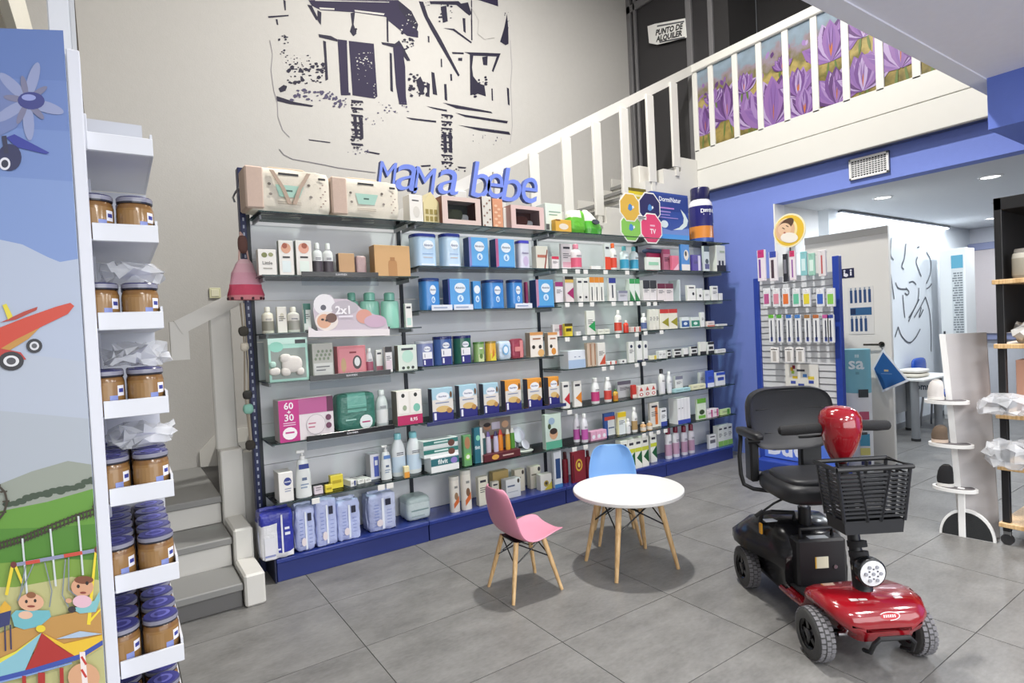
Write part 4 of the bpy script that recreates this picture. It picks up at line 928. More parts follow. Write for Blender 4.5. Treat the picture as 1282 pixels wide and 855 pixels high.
row('D', 1, [
    ('b', 807, 827, 322, '#e4e8e0', '#9ad0b0', ['L', 'M'], 'white and mint carton leaning at the bay start', 'box', {'Y': 3.98}),
    ('b', 809, 828, 311, '#c23464', '#e8a0b8', ['K'], 'magenta carton at the back', 'box', {'Y': 4.12}),
    ('b', 829, 839, 312, '#d88aa4', '#b83a6a', ['T', 'L'], 'rose carton with crimson top', 'box', {'Y': 4.06}),
    ('b', 840, 850, 320, '#e0708c', '#f0c0d0', ['D'], 'low coral pink carton', 'box'),
    ('b', 851, 863, 306, '#4a8ad0', '#e8e4e0', [('e', .6, .6, .3, .2, '#e8dccf'), ('e', .55, .65, .12, .1, '#3a2c28'), 'B'], 'blue carton with a face picture', 'box'),
    ('b', 865, 878, 319, '#5a4a9c', '#d8d0e8', ['L', 'S'], 'small purple carton', 'box'),
    ('b', 880, 888, 308, '#d4dadc', '#3a4a54', ['T', 'C', ('r', .1, .1, .9, .3, '#5a5a8a')], 'white carton with a dark portrait', 'box'),
    ('b', 889, 908, 307, '#e9e8e2', '#2a2a2c', ['B', 'I', ('r', .35, .72, .9, .8, '#b8c0a8')], 'white carton with black base by the blue wall', 'box', {'d': .12}),
])
row('C', 2, [
    ('b', 694, 705, 353, '#e9e4e8', '#9c3a78', ['T', 'L'], 'white carton with plum top', 'box'),
    ('b', 706, 718, 346, '#e4d8d8', '#a8306a', ['A', ('r', 0, .88, 1, 1, '#2f2b28'), ('r', 0, .76, 1, .88, '#d8b05a')], 'pale carton with plum arrow and gold top', 'box'),
    ('b', 722, 737, 348, '#e9e7e2', '#2b2b2e', ['K', ('e', .5, .2, .2, .05, '#3a3a3e')], 'narrow white vitamin carton', 'box', {'n': 2}),
    ('b', 738, 756, 347, '#eceae4', '#e08a2c', ['T', ('r', .35, .05, .55, .6, '#33363c')], 'white carton with amber top', 'box', {'n': 3}),
    ('b', 761, 771, 348, '#eceae6', '#2f3c90', ['T', ('r', .4, .15, .6, .7, '#33384e')], 'white carton with indigo top', 'box'),
    ('b', 773, 786, 364, '#c8c8d2', '#8a8aa0', ['L', 'T'], 'low grey carton', 'box'),
    ('b', 788, 801, 349, '#e6ece4', '#3c9c5a', ['T', ('p', [(0, 0), (1, 0), (0, .5)], '#2f8048')], 'white and green carton', 'box', {'n': 2}),
])
row('D', 2, [
    ('b', 805, 822, 351, '#e6e0e0', '#2f3038', [('r', 0, .62, 1, 1, '#33343c'), 'L'], 'white carton with charcoal top', 'box', {'n': 2}),
    ('b', 823, 843, 355, '#e8dede', '#6c2440', [('r', 0, .72, 1, 1, '#6c2440'), 'L'], 'white carton with maroon top', 'box', {'n': 2}),
    ('b', 849, 852, 350, '#c8d0d4', '#fff', [], 'thin clear acrylic divider', 'divider', {'d': .14}),
    ('b', 859, 871, 357, '#eceae4', '#2f2f33', [('e', .7, .45, .14, .1, '#2f2f33'), 'K'], 'white remedy carton with a black dot', 'box'),
    ('b', 872, 880, 361, '#e9e8e4', '#2f2f33', [('e', .5, .4, .2, .12, '#2f2f33')], 'small white remedy carton with a black dot', 'box'),
    ('b', 881, 889, 363, '#e6e6e2', '#8a8aa0', ['L'], 'low white remedy carton', 'box'),
    ('b', 890, 899, 358, '#eceae6', '#55556a', ['L', 'K'], 'tall white remedy carton', 'box'),
    ('b', 900, 905, 367, '#e8e8e6', '#aaa', [], 'tiny plain white carton', 'box'),
])
row('C', 3, [
    ('b', 691, 705, 406, '#ece4e6', '#c86a8c', ['S', 'L'], 'white and pink sachet carton', 'box', {'Y': 4.06}),
    ('b', 706, 717, 405, '#e0c83a', '#4a4020', ['T', 'M'], 'yellow stacked carton', 'box'),
    ('b', 721, 728, 415, '#ebe9e6', '#777', [], 'tiny white sample carton', 'box'),
    ('b', 733, 745, 389, '#ebeae2', '#2f9c58', ['A', 'L'], 'tall white carton with green arrow', 'box'),
    ('b', 749, 764, 412, '#e4e6d8', '#5a9a5a', ['L'], 'low white and green carton', 'box', {'n': 2}),
    ('o', 771, 781, 388, '#ece8e4', '#eceae8', '#d4432c', 'white bottle with red label', 'bottle'),
    ('o', 782, 789, 401, '#e0442c', '#e8e4e0', '#d8382c', 'short red bottle', 'bottle'),
    ('b', 790, 803, 409, '#e8dcd4', '#c83c30', ['S'], 'low red and white carton', 'box', {'n': 2}),
])
row('D', 3, [
    ('o', 804, 812, 392, '#eceae8', '#f0eeec', '#5a6a98', 'slim white bottle with slate label', 'bottle'),
    ('b', 813, 825, 387, '#e9e6da', '#c8c0a0', ['L'], 'tall cream carton', 'box', {'n': 3}),
    ('b', 826, 848, 387, '#ece6d4', '#9c9428', ['A', ('r', 0, .80, 1, 1, '#c83a34')], 'white carton with gold arrow and red top', 'box', {'n': 2}),
    ('b', 852, 863, 397, '#e4e8e8', '#2f5a98', [('r', 0, .1, 1, .68, '#2f5a98'), ('e', .5, .4, .25, .15, '#dce6ee')], 'white and blue gum carton', 'box'),
    ('b', 864, 876, 397, '#e4e8e4', '#2f8a70', [('r', 0, .1, 1, .68, '#2f8a70'), ('e', .5, .4, .25, .15, '#dcece4')], 'white and green gum carton', 'box'),
    ('b', 877, 882, 391, '#ecebe8', '#777', ['L'], 'slim white carton beside gum cartons', 'box'),
    ('b', 884, 895, 402, '#e6d8d4', '#d07a6a', ['L', 'B'], 'low pale pink carton', 'box'),
    ('b', 896, 911, 406, '#ecebe6', '#c85a6a', ['L'], 'flat white carton by the blue wall', 'box'),
])
row('C', 4, [
    ('b', 700, 733, 439, '#dfe5ec', '#9cb4d4', [('r', 0, .02, 1, .48, '#a9c0dc'), ('r', .35, .62, .45, .66, '#6a7a98'), ('r', .6, .62, .7, .66, '#6a7a98')], 'wide pale blue inhaler box', 'box', {'Y': 3.97, 'd': .12}),
    ('b', 735, 746, 429, '#d0b8a4', '#a8785c', ['S'], 'tan striped carton', 'box', {'n': 2, 'Y': 4.02}),
    ('b', 747, 758, 429, '#e9e4de', '#d0543a', ['D', 'L'], 'white carton with a red wedge', 'box'),
    ('b', 760, 773, 452, '#eae8e6', '#c85a4a', ['S'], 'low white pill carton with red end', 'box', {'n': 2}),
    ('b', 775, 785, 450, '#e8e8e6', '#33333a', [('e', .5, .5, .15, .25, '#33333a')], 'low white pill carton with a dot', 'box'),
    ('b', 786, 794, 428, '#e9e8e4', '#2c3450', [('e', .5, .78, .22, .08, '#2c3450'), 'L'], 'slim white carton with navy dot', 'box'),
    ('b', 796, 804, 427, '#eae9e6', '#2c3450', [('e', .5, .74, .3, .1, '#2c3450'), ('r', 0, 0, 1, .08, '#2c3450')], 'white carton with navy dot by the seam', 'box'),
])
row('D', 4, [
    ('b', 805, 811, 427, '#eae9e6', '#2c3450', [('e', .5, .74, .3, .1, '#2c3450'), ('r', 0, 0, 1, .08, '#2c3450')], 'slim white carton with navy dot at the bay start', 'box'),
    ('b', 812, 823, 445, '#e9e6cc', '#d8c040', ['S'], 'low white and yellow carton', 'box'),
    ('b', 825, 834, 439, '#eae9e8', '#88888c', ['L'], 'plain white remedy carton', 'box', {'n': 2}),
    ('b', 835, 840, 438, '#e9e8e6', '#26262a', ['T', 'M', 'B'], 'white remedy carton stack with black bars', 'box'),
    ('b', 843, 853, 437, '#e9e8e6', '#26262a', ['T', 'M', 'B'], 'wide white remedy stack with black bars', 'box'),
    ('b', 855, 862, 436, '#eceae8', '#26262a', ['B'], 'white remedy carton with black base', 'box'),
    ('b', 864, 873, 434, '#e9e8e6', '#26262a', ['T', 'M', 'B'], 'tall white remedy stack with black bars', 'box'),
    ('b', 875, 884, 428, '#eceae2', '#26262a', ['B'], 'cream remedy carton with black base', 'box'),
    ('b', 885, 894, 428, '#e9e8e6', '#26262a', ['T', 'M', 'B', 'K'], 'tallest white remedy stack with black bars', 'box'),
    ('b', 895, 909, 437, '#ecebe9', '#9a9aa0', ['L'], 'white remedy carton by the blue wall', 'box'),
])
row('C', 5, [
    ('b', 703, 713, 478, '#ebe8e4', '#c42c3a', ['A', 'K'], 'white carton with red arrow', 'box'),
    ('b', 717, 728, 477, '#ebe8e2', '#e08830', ['A', 'K'], 'white carton with orange arrow', 'box'),
    ('r', 742, 753, 473, '#eceaea', '#f2f0ee', '#c43a78', 'white dispenser bottle with magenta label', 'bottle'),
    ('r', 758, 768, 472, '#eceaea', '#f2f0ee', '#d0463c', 'white dispenser bottle with red label', 'bottle'),
    ('o', 769, 776, 487, '#d8a83c', '#4a7a3c', '#c8742c', 'small fruit shaped yellow bottle', 'bottle'),
    ('b', 771, 790, 477, '#c8c6cc', '#6a6474', ['T', 'L'], 'grey carton with dark top', 'box', {'Y': 4.12}),
    ('b', 791, 797, 482, '#c83c34', '#e8dcd4', ['B'], 'small red and white carton', 'box', {'Y': 4.02}),
])
row('D', 5, [
    ('b', 799, 822, 482, '#ece6e0', '#c04038', [('e', .5, .25, .3, .14, '#c04038'), ('e', .5, .25, .16, .08, '#eee'), ('p', [(.2, .55), (.8, .55), (.5, .9)], '#c85048')], 'white carton with red emblem', 'box', {'n': 3}),
    ('o', 826, 835, 462, '#e6e4e4', '#1d1d22', '#dcdade', 'white bottle with tall black cap', 'bottle'),
    ('r', 836, 843, 465, '#e9e9ea', '#f2f2f2', '#d8dade', 'plain white tube', 'tube', {'name': 'tube'}),
    ('b', 844, 855, 471, '#eae8e6', '#88889a', ['T', 'L'], 'white ointment carton', 'box', {'Y': 4.06}),
    ('b', 845, 865, 486, '#a8d0d4', '#5a9aa8', ['L'], 'low aqua carton', 'box', {'n': 2, 'Y': 3.98, 'd': .05}),
    ('b', 867, 884, 481, '#e4e2c0', '#a8a048', ['L'], 'low pale yellow carton', 'box', {'n': 2, 'Y': 3.98, 'd': .05}),
    ('b', 875, 882, 466, '#e8e8e6', '#55556a', ['L'], 'narrow white carton behind the yellow ones', 'box', {'Y': 4.10}),
    ('b', 884, 894, 464, '#3a56c0', '#dfe2f0', ['B', 'L'], 'blue carton', 'box'),
    ('b', 895, 908, 466, '#e6e8ec', '#3a56c0', ['T', 'M', 'L'], 'white and blue carton by the blue wall', 'box'),
])
row('C', 6, [
    ('b', 692, 702, 549, '#e6e4e0', '#9a8a8a', ['C'], 'low white carton at the bay start', 'box'),
    ('r', 719, 728, 518, '#e8e4ec', '#f0eef0', '#c05aa8', 'white bottle with orchid label, left of pair', 'bottle', {'Y': 4.05}),
    ('r', 729, 738, 518, '#e8e4ec', '#f0eef0', '#c05aa8', 'white bottle with orchid label, right of pair', 'bottle', {'Y': 3.99}),
    ('b', 740, 760, 539, '#e0a8c4', '#e8e8ee', ['C'], 'low pink roll carton', 'box', {'n': 3, 'd': .07}),
    ('b', 755, 770, 517, '#3a5a9c', '#c83c3c', [('r', .3, 0, 1, .68, '#dfe2e6'), ('r', 0, .68, 1, .84, '#c84a3c'), ('r', .35, .3, .9, .36, '#5a6a8a')], 'blue carton with red band', 'box', {'Y': 4.08}),
    ('b', 772, 784, 516, '#e8e0b0', '#e0c020', ['T', ('r', .1, 0, .9, .66, '#dfe4e6'), 'L'], 'white carton with yellow top', 'box', {'Y': 4.03}),
    ('o', 785, 791, 524, '#eceaea', '#f0eeee', '#dfe0e2', 'tiny white dropper bottle', 'bottle'),
    ('r', 792, 800, 510, '#eceae8', '#f0eeee', '#b09060', 'white bottle with bronze label', 'bottle'),
])
row('D', 6, [
    ('o', 804, 820, 528, '#c8a070', '#e0d8cc', '#dcd4c8', 'small tan cream jar', 'jar', {'n': 2, 'flat': 1.0, 'Y': 3.97}),
    ('b', 812, 825, 504, '#ece6dc', '#e0742c', [('r', .55, .1, .85, .85, '#e07a34'), 'K', 'L'], 'white carton with orange column', 'box', {'Y': 4.06}),
    ('b', 826, 835, 511, '#e8e8ea', '#3a4a9c', ['B', 'L', 'K'], 'white carton with indigo base', 'box', {'Y': 4.04}),
    ('b', 837, 864, 499, '#eae9ea', '#3a4ca8', [('r', 0, 0, 1, .16, '#3a4ca8'), ('r', .24, .16, .26, 1, '#c8c8cc'), ('r', .49, .16, .51, 1, '#c8c8cc'), ('r', .74, .16, .76, 1, '#c8c8cc'), ('r', .08, .6, .18, .63, '#666'), ('r', .33, .6, .43, .63, '#666')], 'wide display of white test cartons in indigo tray', 'box', {'Y': 3.98, 'd': .12}),
    ('b', 871, 884, 499, '#dfe8d4', '#6aa83c', ['T', ('e', .5, .35, .3, .12, '#3a4a2c'), ('r', .1, .05, .9, .2, '#7ab848')], 'white and lime green carton', 'box'),
    ('b', 886, 900, 512, '#ecdce2', '#c85a8a', ['S', 'L'], 'flat white and pink carton', 'box', {'n': 2}),
    ('b', 901, 915, 512, '#c8dca0', '#5a9a3c', ['S', 'L'], 'flat lime carton by the blue wall', 'box'),
])
row('C', 'P', [
    ('b', 692, 703, 565, '#e4e8ee', '#2f5a9c', [('r', .2, .25, .8, .8, '#2a4a80'), ('r', 0, 0, 1, .1, '#4a8ac8')], 'tall white and blue thermometer carton', 'box', {'Y': 4.04}),
    ('q', 705, 713, 566, '#7a1f2c', '#4a1018', None, 'dark red tonic bottle at the end of the row', 'bottle', {'Y': 4.1}),
    ('b', 714, 733, 565, '#8a2432', '#d8b03c', [('e', .5, .55, .25, .2, '#d8b03c'), ('e', .5, .55, .17, .14, '#8a2432'), ('e', .5, .55, .09, .08, '#e8d060'), ('r', .05, .05, .12, .9, '#4a1018')], 'dark red tonic gift carton with gold medallion', 'box', {'Y': 4.05}),
    ('q', 734, 741, 564, '#7a1f2c', '#4a1018', None, 'dark red tonic bottle beside the gift carton', 'bottle', {'Y': 4.1}),
    ('b', 777, 812, 549, '#ecebe2', '#1f5a34', ['A', ('r', 0, .55, 1, .68, '#c8cc3c'), 'K'], 'white carton with dark green arrow', 'box', {'n': 4, 'Y': 4.02}),
    ('b', 813, 822, 543, '#ecebe2', '#1f5a34', ['A', ('r', 0, .55, 1, .68, '#c8cc3c'), 'K'], 'taller white carton with dark green arrow', 'box', {'Y': 4.08}),
])
row('D', 'P', [
    ('q', 834, 853, 534, '#dcd8de', '#7a2438', '#b890a8', 'clear syrup bottle with wine cap', 'bottle', {'n': 2, 'Y': 4.06}),
    ('q', 854, 872, 532, '#dcd8de', '#7a2438', '#b890a8', 'clear syrup bottle with wine cap, further pair', 'bottle', {'n': 2, 'Y': 4.06}),
    ('b', 886, 897, 544, '#e8e8e6', '#6a6a72', ['M', 'K'], 'white carton alone on the plinth', 'box', {'Y': 4.06}),
    ('b', 899, 917, 532, '#e6e9e2', '#8ac05a', ['B', 'L', 'K'], 'tall white carton with lime base', 'box', {'n': 3, 'Y': 4.06}),
])

# ------------------------------------------------------------------ the larger display pieces
# two cream baby gift totes on the top shelf
def tote(px0, px1, pt, Yf, label, strap_front):
    z = ZA[0]; X0 = onY(px0, pt + 20, Yf).x; X1 = onY(px1, pt + 20, Yf).x; zt = onY((px0 + px1) / 2, pt, Yf).z
    w = X1 - X0; h = zt - z; d = .20
    t = thing('gift_tote', label, 'bag', ((X0 + X1) / 2, Yf + d / 2, z), 0, 'cream baby gift totes')
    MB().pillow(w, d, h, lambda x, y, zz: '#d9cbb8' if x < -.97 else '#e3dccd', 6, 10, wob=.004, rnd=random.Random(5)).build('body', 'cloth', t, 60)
    m = MB()
    front(m, w, d + .004, h, [('p', [(.36, .36), (.60, .36), (.66, .62), (.32, .62)], '#a7cdbf'), ('r', .44, .48, .52, .52, '#4a6a60'), ('r', .36, .84, .60, .89, '#3a3a3c'), ('r', .34, .24, .62, .26, '#b9aea0'), ('r', .34, .2, .62, .22, '#b9aea0'), ('e', .25, .62, .02, .03, '#6a625a'), ('e', .72, .66, .02, .03, '#6a625a'), ('e', .26, .4, .02, .03, '#8a827a'), ('e', .74, .4, .02, .03, '#8a827a'), ('r', .84, .8, .93, .85, '#3a3a3c')] + [('e', .86 + .03 * (i % 3), .2 + .07 * i, .012, .015, '#a08a80') for i in range(8)], '#fff')
    m.build('printed_front', 'print', t)
    MB().box(-w / 2 - .012, -w / 2 + .10, -d / 2 - .006, d / 2 + .004, .02, h * .98, '#cdb6a8', .01).build('side_band', 'cloth', t)
    m = MB()
    for s in (-1, 1):
        pts = [(-.0 + s * .17 * w * 1.3, -d / 2 - .010, h * .92), (s * .10 * w, -d / 2 - .016, h * .55), (s * .015, -d / 2 - .018, h * .2)]
        rings = [[(x - .013, y, zz), (x + .013, y, zz), (x + .013, y - .004, zz), (x - .013, y - .004, zz)] for x, y, zz in pts]
        m.loft(rings, '#b8a393', False)
    if strap_front: m.build('strap', 'cloth', t)
    m = MB(); m.tube([(-w * .3, 0, h * .98), (-w * .2, 0, h + .02), (w * .2, 0, h + .02), (w * .3, 0, h * .98)], .008, '#cbbba8', 6); m.build('top_handle', 'cloth', t)
    return t
tote(309, 414, 211, 3.99, 'large cream baby gift tote with hanging V strap beside stair', True)
tote(417, 500, 224, 4.0, 'smaller cream baby gift tote with mint label below mama letters', False)

T0 = ZA[0]
def top_box(a, b, yt, Yf, c1, deco, label, cat='box', side=None, d=.14, c2=None, name='gift_carton', rz=0):
    return carton(name, label, cat, onY(a, 270, Yf).x, onY(b, 270, Yf).x, Yf, T0, onY((a + b) / 2, yt, Yf).z, c1, c2, deco, side, d, None, rz)
top_box(512, 530, 244, 4.02, '#e8e5df', [('r', .2, .78, .7, .82, '#444448'), ('e', .5, .4, .25, .2, '#d6d2ca')], 'leaning white gift card box beside yellow house box', rz=.08, d=.10)
hx0, hx1 = onY(531, 270, 4.04).x, onY(550, 270, 4.04).x; hz = onY(540, 240, 4.04).z
h_ = thing('house_box', 'yellow house shaped gift box with roof on top shelf', 'box', ((hx0 + hx1) / 2, 4.04, T0)); hw_ = hx1 - hx0
m = MB(); m.prism([(-hw_ / 2, 0), (hw_ / 2, 0), (hw_ / 2, (hz - T0) * .68), (0, hz - T0), (-hw_ / 2, (hz - T0) * .68)], (0, 0, 0), UX, UZ, UY, .14, '#ddd0a0'); m.build('body', 'print', h_)
m = MB(); front(m, hw_, 0.001, (hz - T0) * .7, [('r', .1 + .28 * i, .15 + .3 * j, .3 + .28 * i, .36 + .3 * j, '#9a8a4a') for i in range(3) for j in range(2)], '#fff'); m.build('printed_front', 'print', h_)
def doll_box(a, b, yt, Yf, frame, side, label, inner, hair):
    X0, X1 = onY(a, 270, Yf).x, onY(b, 270, Yf).x; h = onY((a + b) / 2, yt, Yf).z - T0; w = X1 - X0; d = .15
    t = thing('window_gift_box', label, 'box', ((X0 + X1) / 2, Yf + d / 2, T0))
    m = MB(); fw = .14 * w
    m.box(-w / 2, -w / 2 + fw, -d / 2, d / 2, 0, h, frame, 0, side=side); m.box(w / 2 - fw, w / 2, -d / 2, d / 2, 0, h, frame, 0, side=side)
    m.box(-w / 2 + fw, w / 2 - fw, -d / 2, d / 2, 0, h * .2, frame); m.box(-w / 2 + fw, w / 2 - fw, -d / 2, d / 2, h * .85, h, frame); m.box(-w / 2 + fw, w / 2 - fw, d / 2 - .02, d / 2, h * .2, h * .85, inner)
    m.build('frame', 'print', t)
    m = MB(); m.pillow(w * .4, .07, h * .42, hair, 5, 3, cx=-w * .08, z=h * .2, wob=.006, rnd=random.Random(2)); m.pillow(w * .22, .06, h * .26, '#e6dfd6', 5, 3, cx=w * .16, z=h * .2); m.build('plush', 'cloth', t)
    MB().box(-w / 2 + fw, w / 2 - fw, -d / 2 + .004, -d / 2 + .006, h * .2, h * .85, '#ffffff').build('window', 'clear', t)
doll_box(554, 602, 247, 3.99, '#d9c4bc', '#7a4a42', 'pink gift box with window and brown side on top shelf', '#3c3a34', '#6a6a52')
top_box(604, 616, 246, 4.02, '#d8d4cc', [('e', .2 + .3 * (i % 3), .08 + .1 * i, .1, .03, '#8a6a5c') for i in range(9)], 'narrow speckled gift carton with dark side', side='#5a3c34')
top_box(617, 630, 249, 4.02, '#d89a78', [('e', .3 + .3 * (i % 2), .1 + .11 * i, .16, .04, '#e8c0a0') for i in range(7)], 'narrow peach gift carton', side='#b87a5c')
top_box(630, 636, 260, 4.06, '#e6e3dc', [], 'plain white narrow gift carton')
doll_box(640, 681, 258, 3.985, '#dcc0bc', '#c8a8a4', 'pale pink gift box with window onto plush on top shelf', '#5c3a34', '#7a4a40')
top_box(683, 704, 255, 4.05, '#dbe8e0', [('r', .2, .7, .9, .74, '#8aa89a'), ('r', .2, .6, .7, .64, '#8aa89a'), ('r', .0, .1, .2, .3, '#55585a')], 'mint white gift carton beside the yellow carton')
top_box(695, 715, 275, 3.98, '#e0b04a', [('e', .5, .45, .3, .25, '#e6dccc'), ('r', .0, .88, .3, 1.0, '#8a5a30')], 'amber yellow carton in front of the mint carton', d=.06)
# green diaper bag and soap shaped dispenser
gx = onY(725, 280, 4.0).x
tag(MB().pillow(onY(735, 280, 4.0).x - onY(716, 280, 4.0).x, .12, onY(725, 262, 4.0).z - T0, lambda x, y, z: '#e6ece0' if z > .45 and x < .2 else '#6cc23c', 6, 4, cx=gx, cy=4.06, z=T0, wob=.008, rnd=random.Random(3)).build('green_pack', 'foil', sharp=60), 'lime green soft pack with white top on top shelf', 'pack')
dx_ = onY(746, 280, 4.0).x
dd = thing('bottle_warmer', 'white and green slanted baby bottle warmer on top shelf', 'appliance', (dx_, 4.06, T0))
ww = onY(757, 280, 4.0).x - onY(735, 280, 4.0).x; hh_ = onY(742, 262, 4.0).z - T0
m = MB(); m.loft([[(x * ww * k - off_, y * .12 * k, zz) for x, y in rrect(1, 1, .4)] for zz, k, off_ in ((0, .9, 0), (hh_ * .25, 1, 0), (hh_ * .55, .85, .02), (hh_ * .85, .5, .06), (hh_, .2, .08))], ['#4a9c34', '#5ab83c', '#e6eadf', '#e6eadf', '#e6eadf']); m.build('body', 'gloss', dd)
m = MB(); m.lathe([(.04, 0, '#3a3e48'), (.045, .012, '#3a3e48')], n=16, sy=.6); o = m.build('dial', 'gloss', dd); o.location = (.0, -.05, hh_ * .5); o.rotation_euler = (1.2, 0, 0)
# octagonal promotion card
oc = thing('octagon_card', 'promotion card of four coloured octagons before navy sleep box', 'sign', onY(802, 299, 3.965)); O0 = onY(802, 299, 3.965)
for cx, cy, r, c, nm in ((788.5, 259.5, 13, '#dcb24a', 'amber'), (813, 260, 13.5, '#26265c', 'navy'), (790, 284.5, 13, '#86c257', 'green'), (815, 286, 13.5, '#dd4472', 'pink')):
    m = MB(); sc_ = (onY(cx + 10, cy, 3.965).x - onY(cx, cy, 3.965).x) / 10
    q = onY(cx, cy, 3.965) - O0
    o8 = lambda k: [(q.x + k * r * sc_ * math.cos(PI / 8 + i * PI / 4), q.z + k * r * sc_ * .97 * math.sin(PI / 8 + i * PI / 4)) for i in range(8)]
    yo = {'amber': 0, 'green': .002, 'navy': -.002, 'pink': -.004}[nm]
    m.prism(o8(1.06), (0, yo, 0), UX, UZ, (0, -1, 0), .002, '#f0efe8'); m.prism(o8(.97), (0, yo - .002, 0), UX, UZ, (0, -1, 0), .001, c)
    if nm == 'pink': m.text('TV', (q.x + .02, yo - .0038, q.z - .03), UX, UZ, .05, '#f6e8ee', .03); m.face([(q.x - .02, yo - .0038, q.z + .02), (q.x + .05, yo - .0038, q.z + .02), (q.x + .05, yo - .0038, q.z + .035), (q.x - .02, yo - .0038, q.z + .035)], '#f0b8cc')
    else:
        m.prism([(q.x + a, q.z + b) for a, b in ((-.03, -.02), (0, -.035), (.03, -.02), (.025, .02), (0, .035), (-.02, .02))], (0, yo - .003, 0), UX, UZ, (0, -1, 0), .0006, '#4a86c4'); m.prism([(q.x + a, q.z + b) for a, b in ((.03, -.015), (.055, .0), (.045, .02), (.028, .012))], (0, yo - .003, 0), UX, UZ, (0, -1, 0), .0006, '#e8eef4')
    m.build('octagon', 'print', oc)
m = MB(); q = onY(803, 273, 3.965) - O0; m.box(q.x - .06, q.x + .06, -.010, -.007, q.z - .015, q.z + .02, '#eceae8'); m.box(q.x - .055, q.x + .05, -.0112, -.010, q.z + .003, q.z + .012, '#3a3c4c'); m.box(q.x - .055, q.x + .03, -.0112, -.010, q.z - .01, q.z - .004, '#3a3c4c'); m.build('caption', 'print', oc)
yb = thing('yellow_board', 'yellow topped white card standing behind the octagon card', 'sign', (onY(799, 270, 4.15).x, 4.15, T0))
bw_ = onY(810, 270, 4.15).x - onY(788, 270, 4.15).x; bh = onY(799, 236, 4.15).z - T0
MB().box(-bw_ / 2, bw_ / 2, 0, .01, 0, bh, '#e6e4dc', .001).build('card', 'print', yb)
m = MB(); front(m, bw_, .001, bh, [('r', 0, .8, 1, .94, '#ddc828'), ('r', 0, .94, 1, 1, '#6a6018'), ('r', .1, .84, .8, .88, '#f4ecb0')], '#fff'); m.build('printed_front', 'print', yb)
# sleep aid box and oversized bottle
nx0, nx1 = onY(816, 270, 4.0).x, onY(862, 270, 4.0).x; nh = onY(838, 242, 4.0).z - T0
carton('sleep_aid_box', 'large navy sleep aid display box with crescent moon on top shelf', 'box', nx0, nx1, 4.0, T0, T0 + nh, '#2c4a9c', '#2c4a9c', [
    ('r', 0, .0, 1, .12, '#3f8fd8'), ('p', [(0, .12), (1, .12), (1, .28), (.5, .2), (0, .3)], '#6a86c8'), ('r', 0, .62, 1, .95, '#27408c'),
    ('p', [(.78, .68), (.9, .58), (.98, .45), (.94, .33), (.8, .24), (.55, .22), (.72, .28), (.84, .38), (.86, .5)], '#dce8e6'), ('t', 'DormiNatur', .5, .86, .10, '#eef2fa', .86),
    ('r', .14, .66, .6, .69, '#c08ad0'), ('r', .14, .58, .5, .61, '#9a8ad0'), ('r', .14, .52, .48, .54, '#9a8ad0'), ('r', .14, .46, .7, .48, '#9a8ad0'), ('e', .32, .33, .1, .08, '#d8e4ea')], '#1e2a60', .10, c3='#c8d0ea', bev=.002)
bx = onY(882, 270, 4.06).x; br = (onY(897, 270, 4.06).x - onY(867, 270, 4.06).x) / 2 * .62; bh = onY(882, 235, 4.06).z - T0
gb = thing('giant_bottle', 'oversized navy sleep supplement bottle on top shelf by blue wall', 'bottle', (bx, 4.06 + br * .0 + .05, T0))
MB().lathe([(br * .97, 0, '#23265c'), (br, .02 * bh, '#3a5aa8'), (br, .09 * bh, '#d88a3c'), (br, .30 * bh, '#2a2a6c'), (br, .66 * bh, '#dfe0ea'), (br * .95, .72 * bh, '#dfe0ea'), (br * .72, .79 * bh, '#c8cad8'), (br * .70, .80 * bh, '#c8cad8')], n=24).build('body', 'gloss', gb)
MB().lathe([(br * .80, .79 * bh, '#23234e'), (br * .80, .98 * bh, '#23234e'), (br * .74, bh, '#23234e')], n=24).build('cap', 'gloss', gb)
m = MB()
for i, s in enumerate('DormiNatur'):
    a = (-.75 + i * .165); cxx = math.sin(a) * br * 1.012; cyy = -math.cos(a) * br * 1.012
    m.text(s, (cxx, cyy, bh * .565), (math.cos(a), math.sin(a), 0), UZ, bh * .07 if s not in 'orma' else bh * .05, '#eef0f8', .02)
for k, (a0, a1, z0, z1, c) in enumerate(((-.7, -.05, .49, .515, '#b8bcd8'), (.35, .7, .32, .36, '#dce6ea'), (.6, .8, .36, .5, '#dce6ea'))):
    m.face([(math.sin(a) * br * 1.01, -math.cos(a) * br * 1.01, z_ * bh) for a, z_ in ((a0, z0), (a1, z0), (a1, z1), (a0, z1))], c)
m.build('lettering', 'print', gb)
tag(MB().pillow(onY(842, 309, 4.05).x - onY(815, 309, 4.05).x, .12, .05, '#4a5270', 6, 3, cx=onY(828, 309, 4.05).x, cy=4.14, z=onY(828, 318, 4.14).z).build('neck_pillow', 'cloth'), 'grey blue cushion lying on the pink cartons of blue-wall bay', 'cushion')

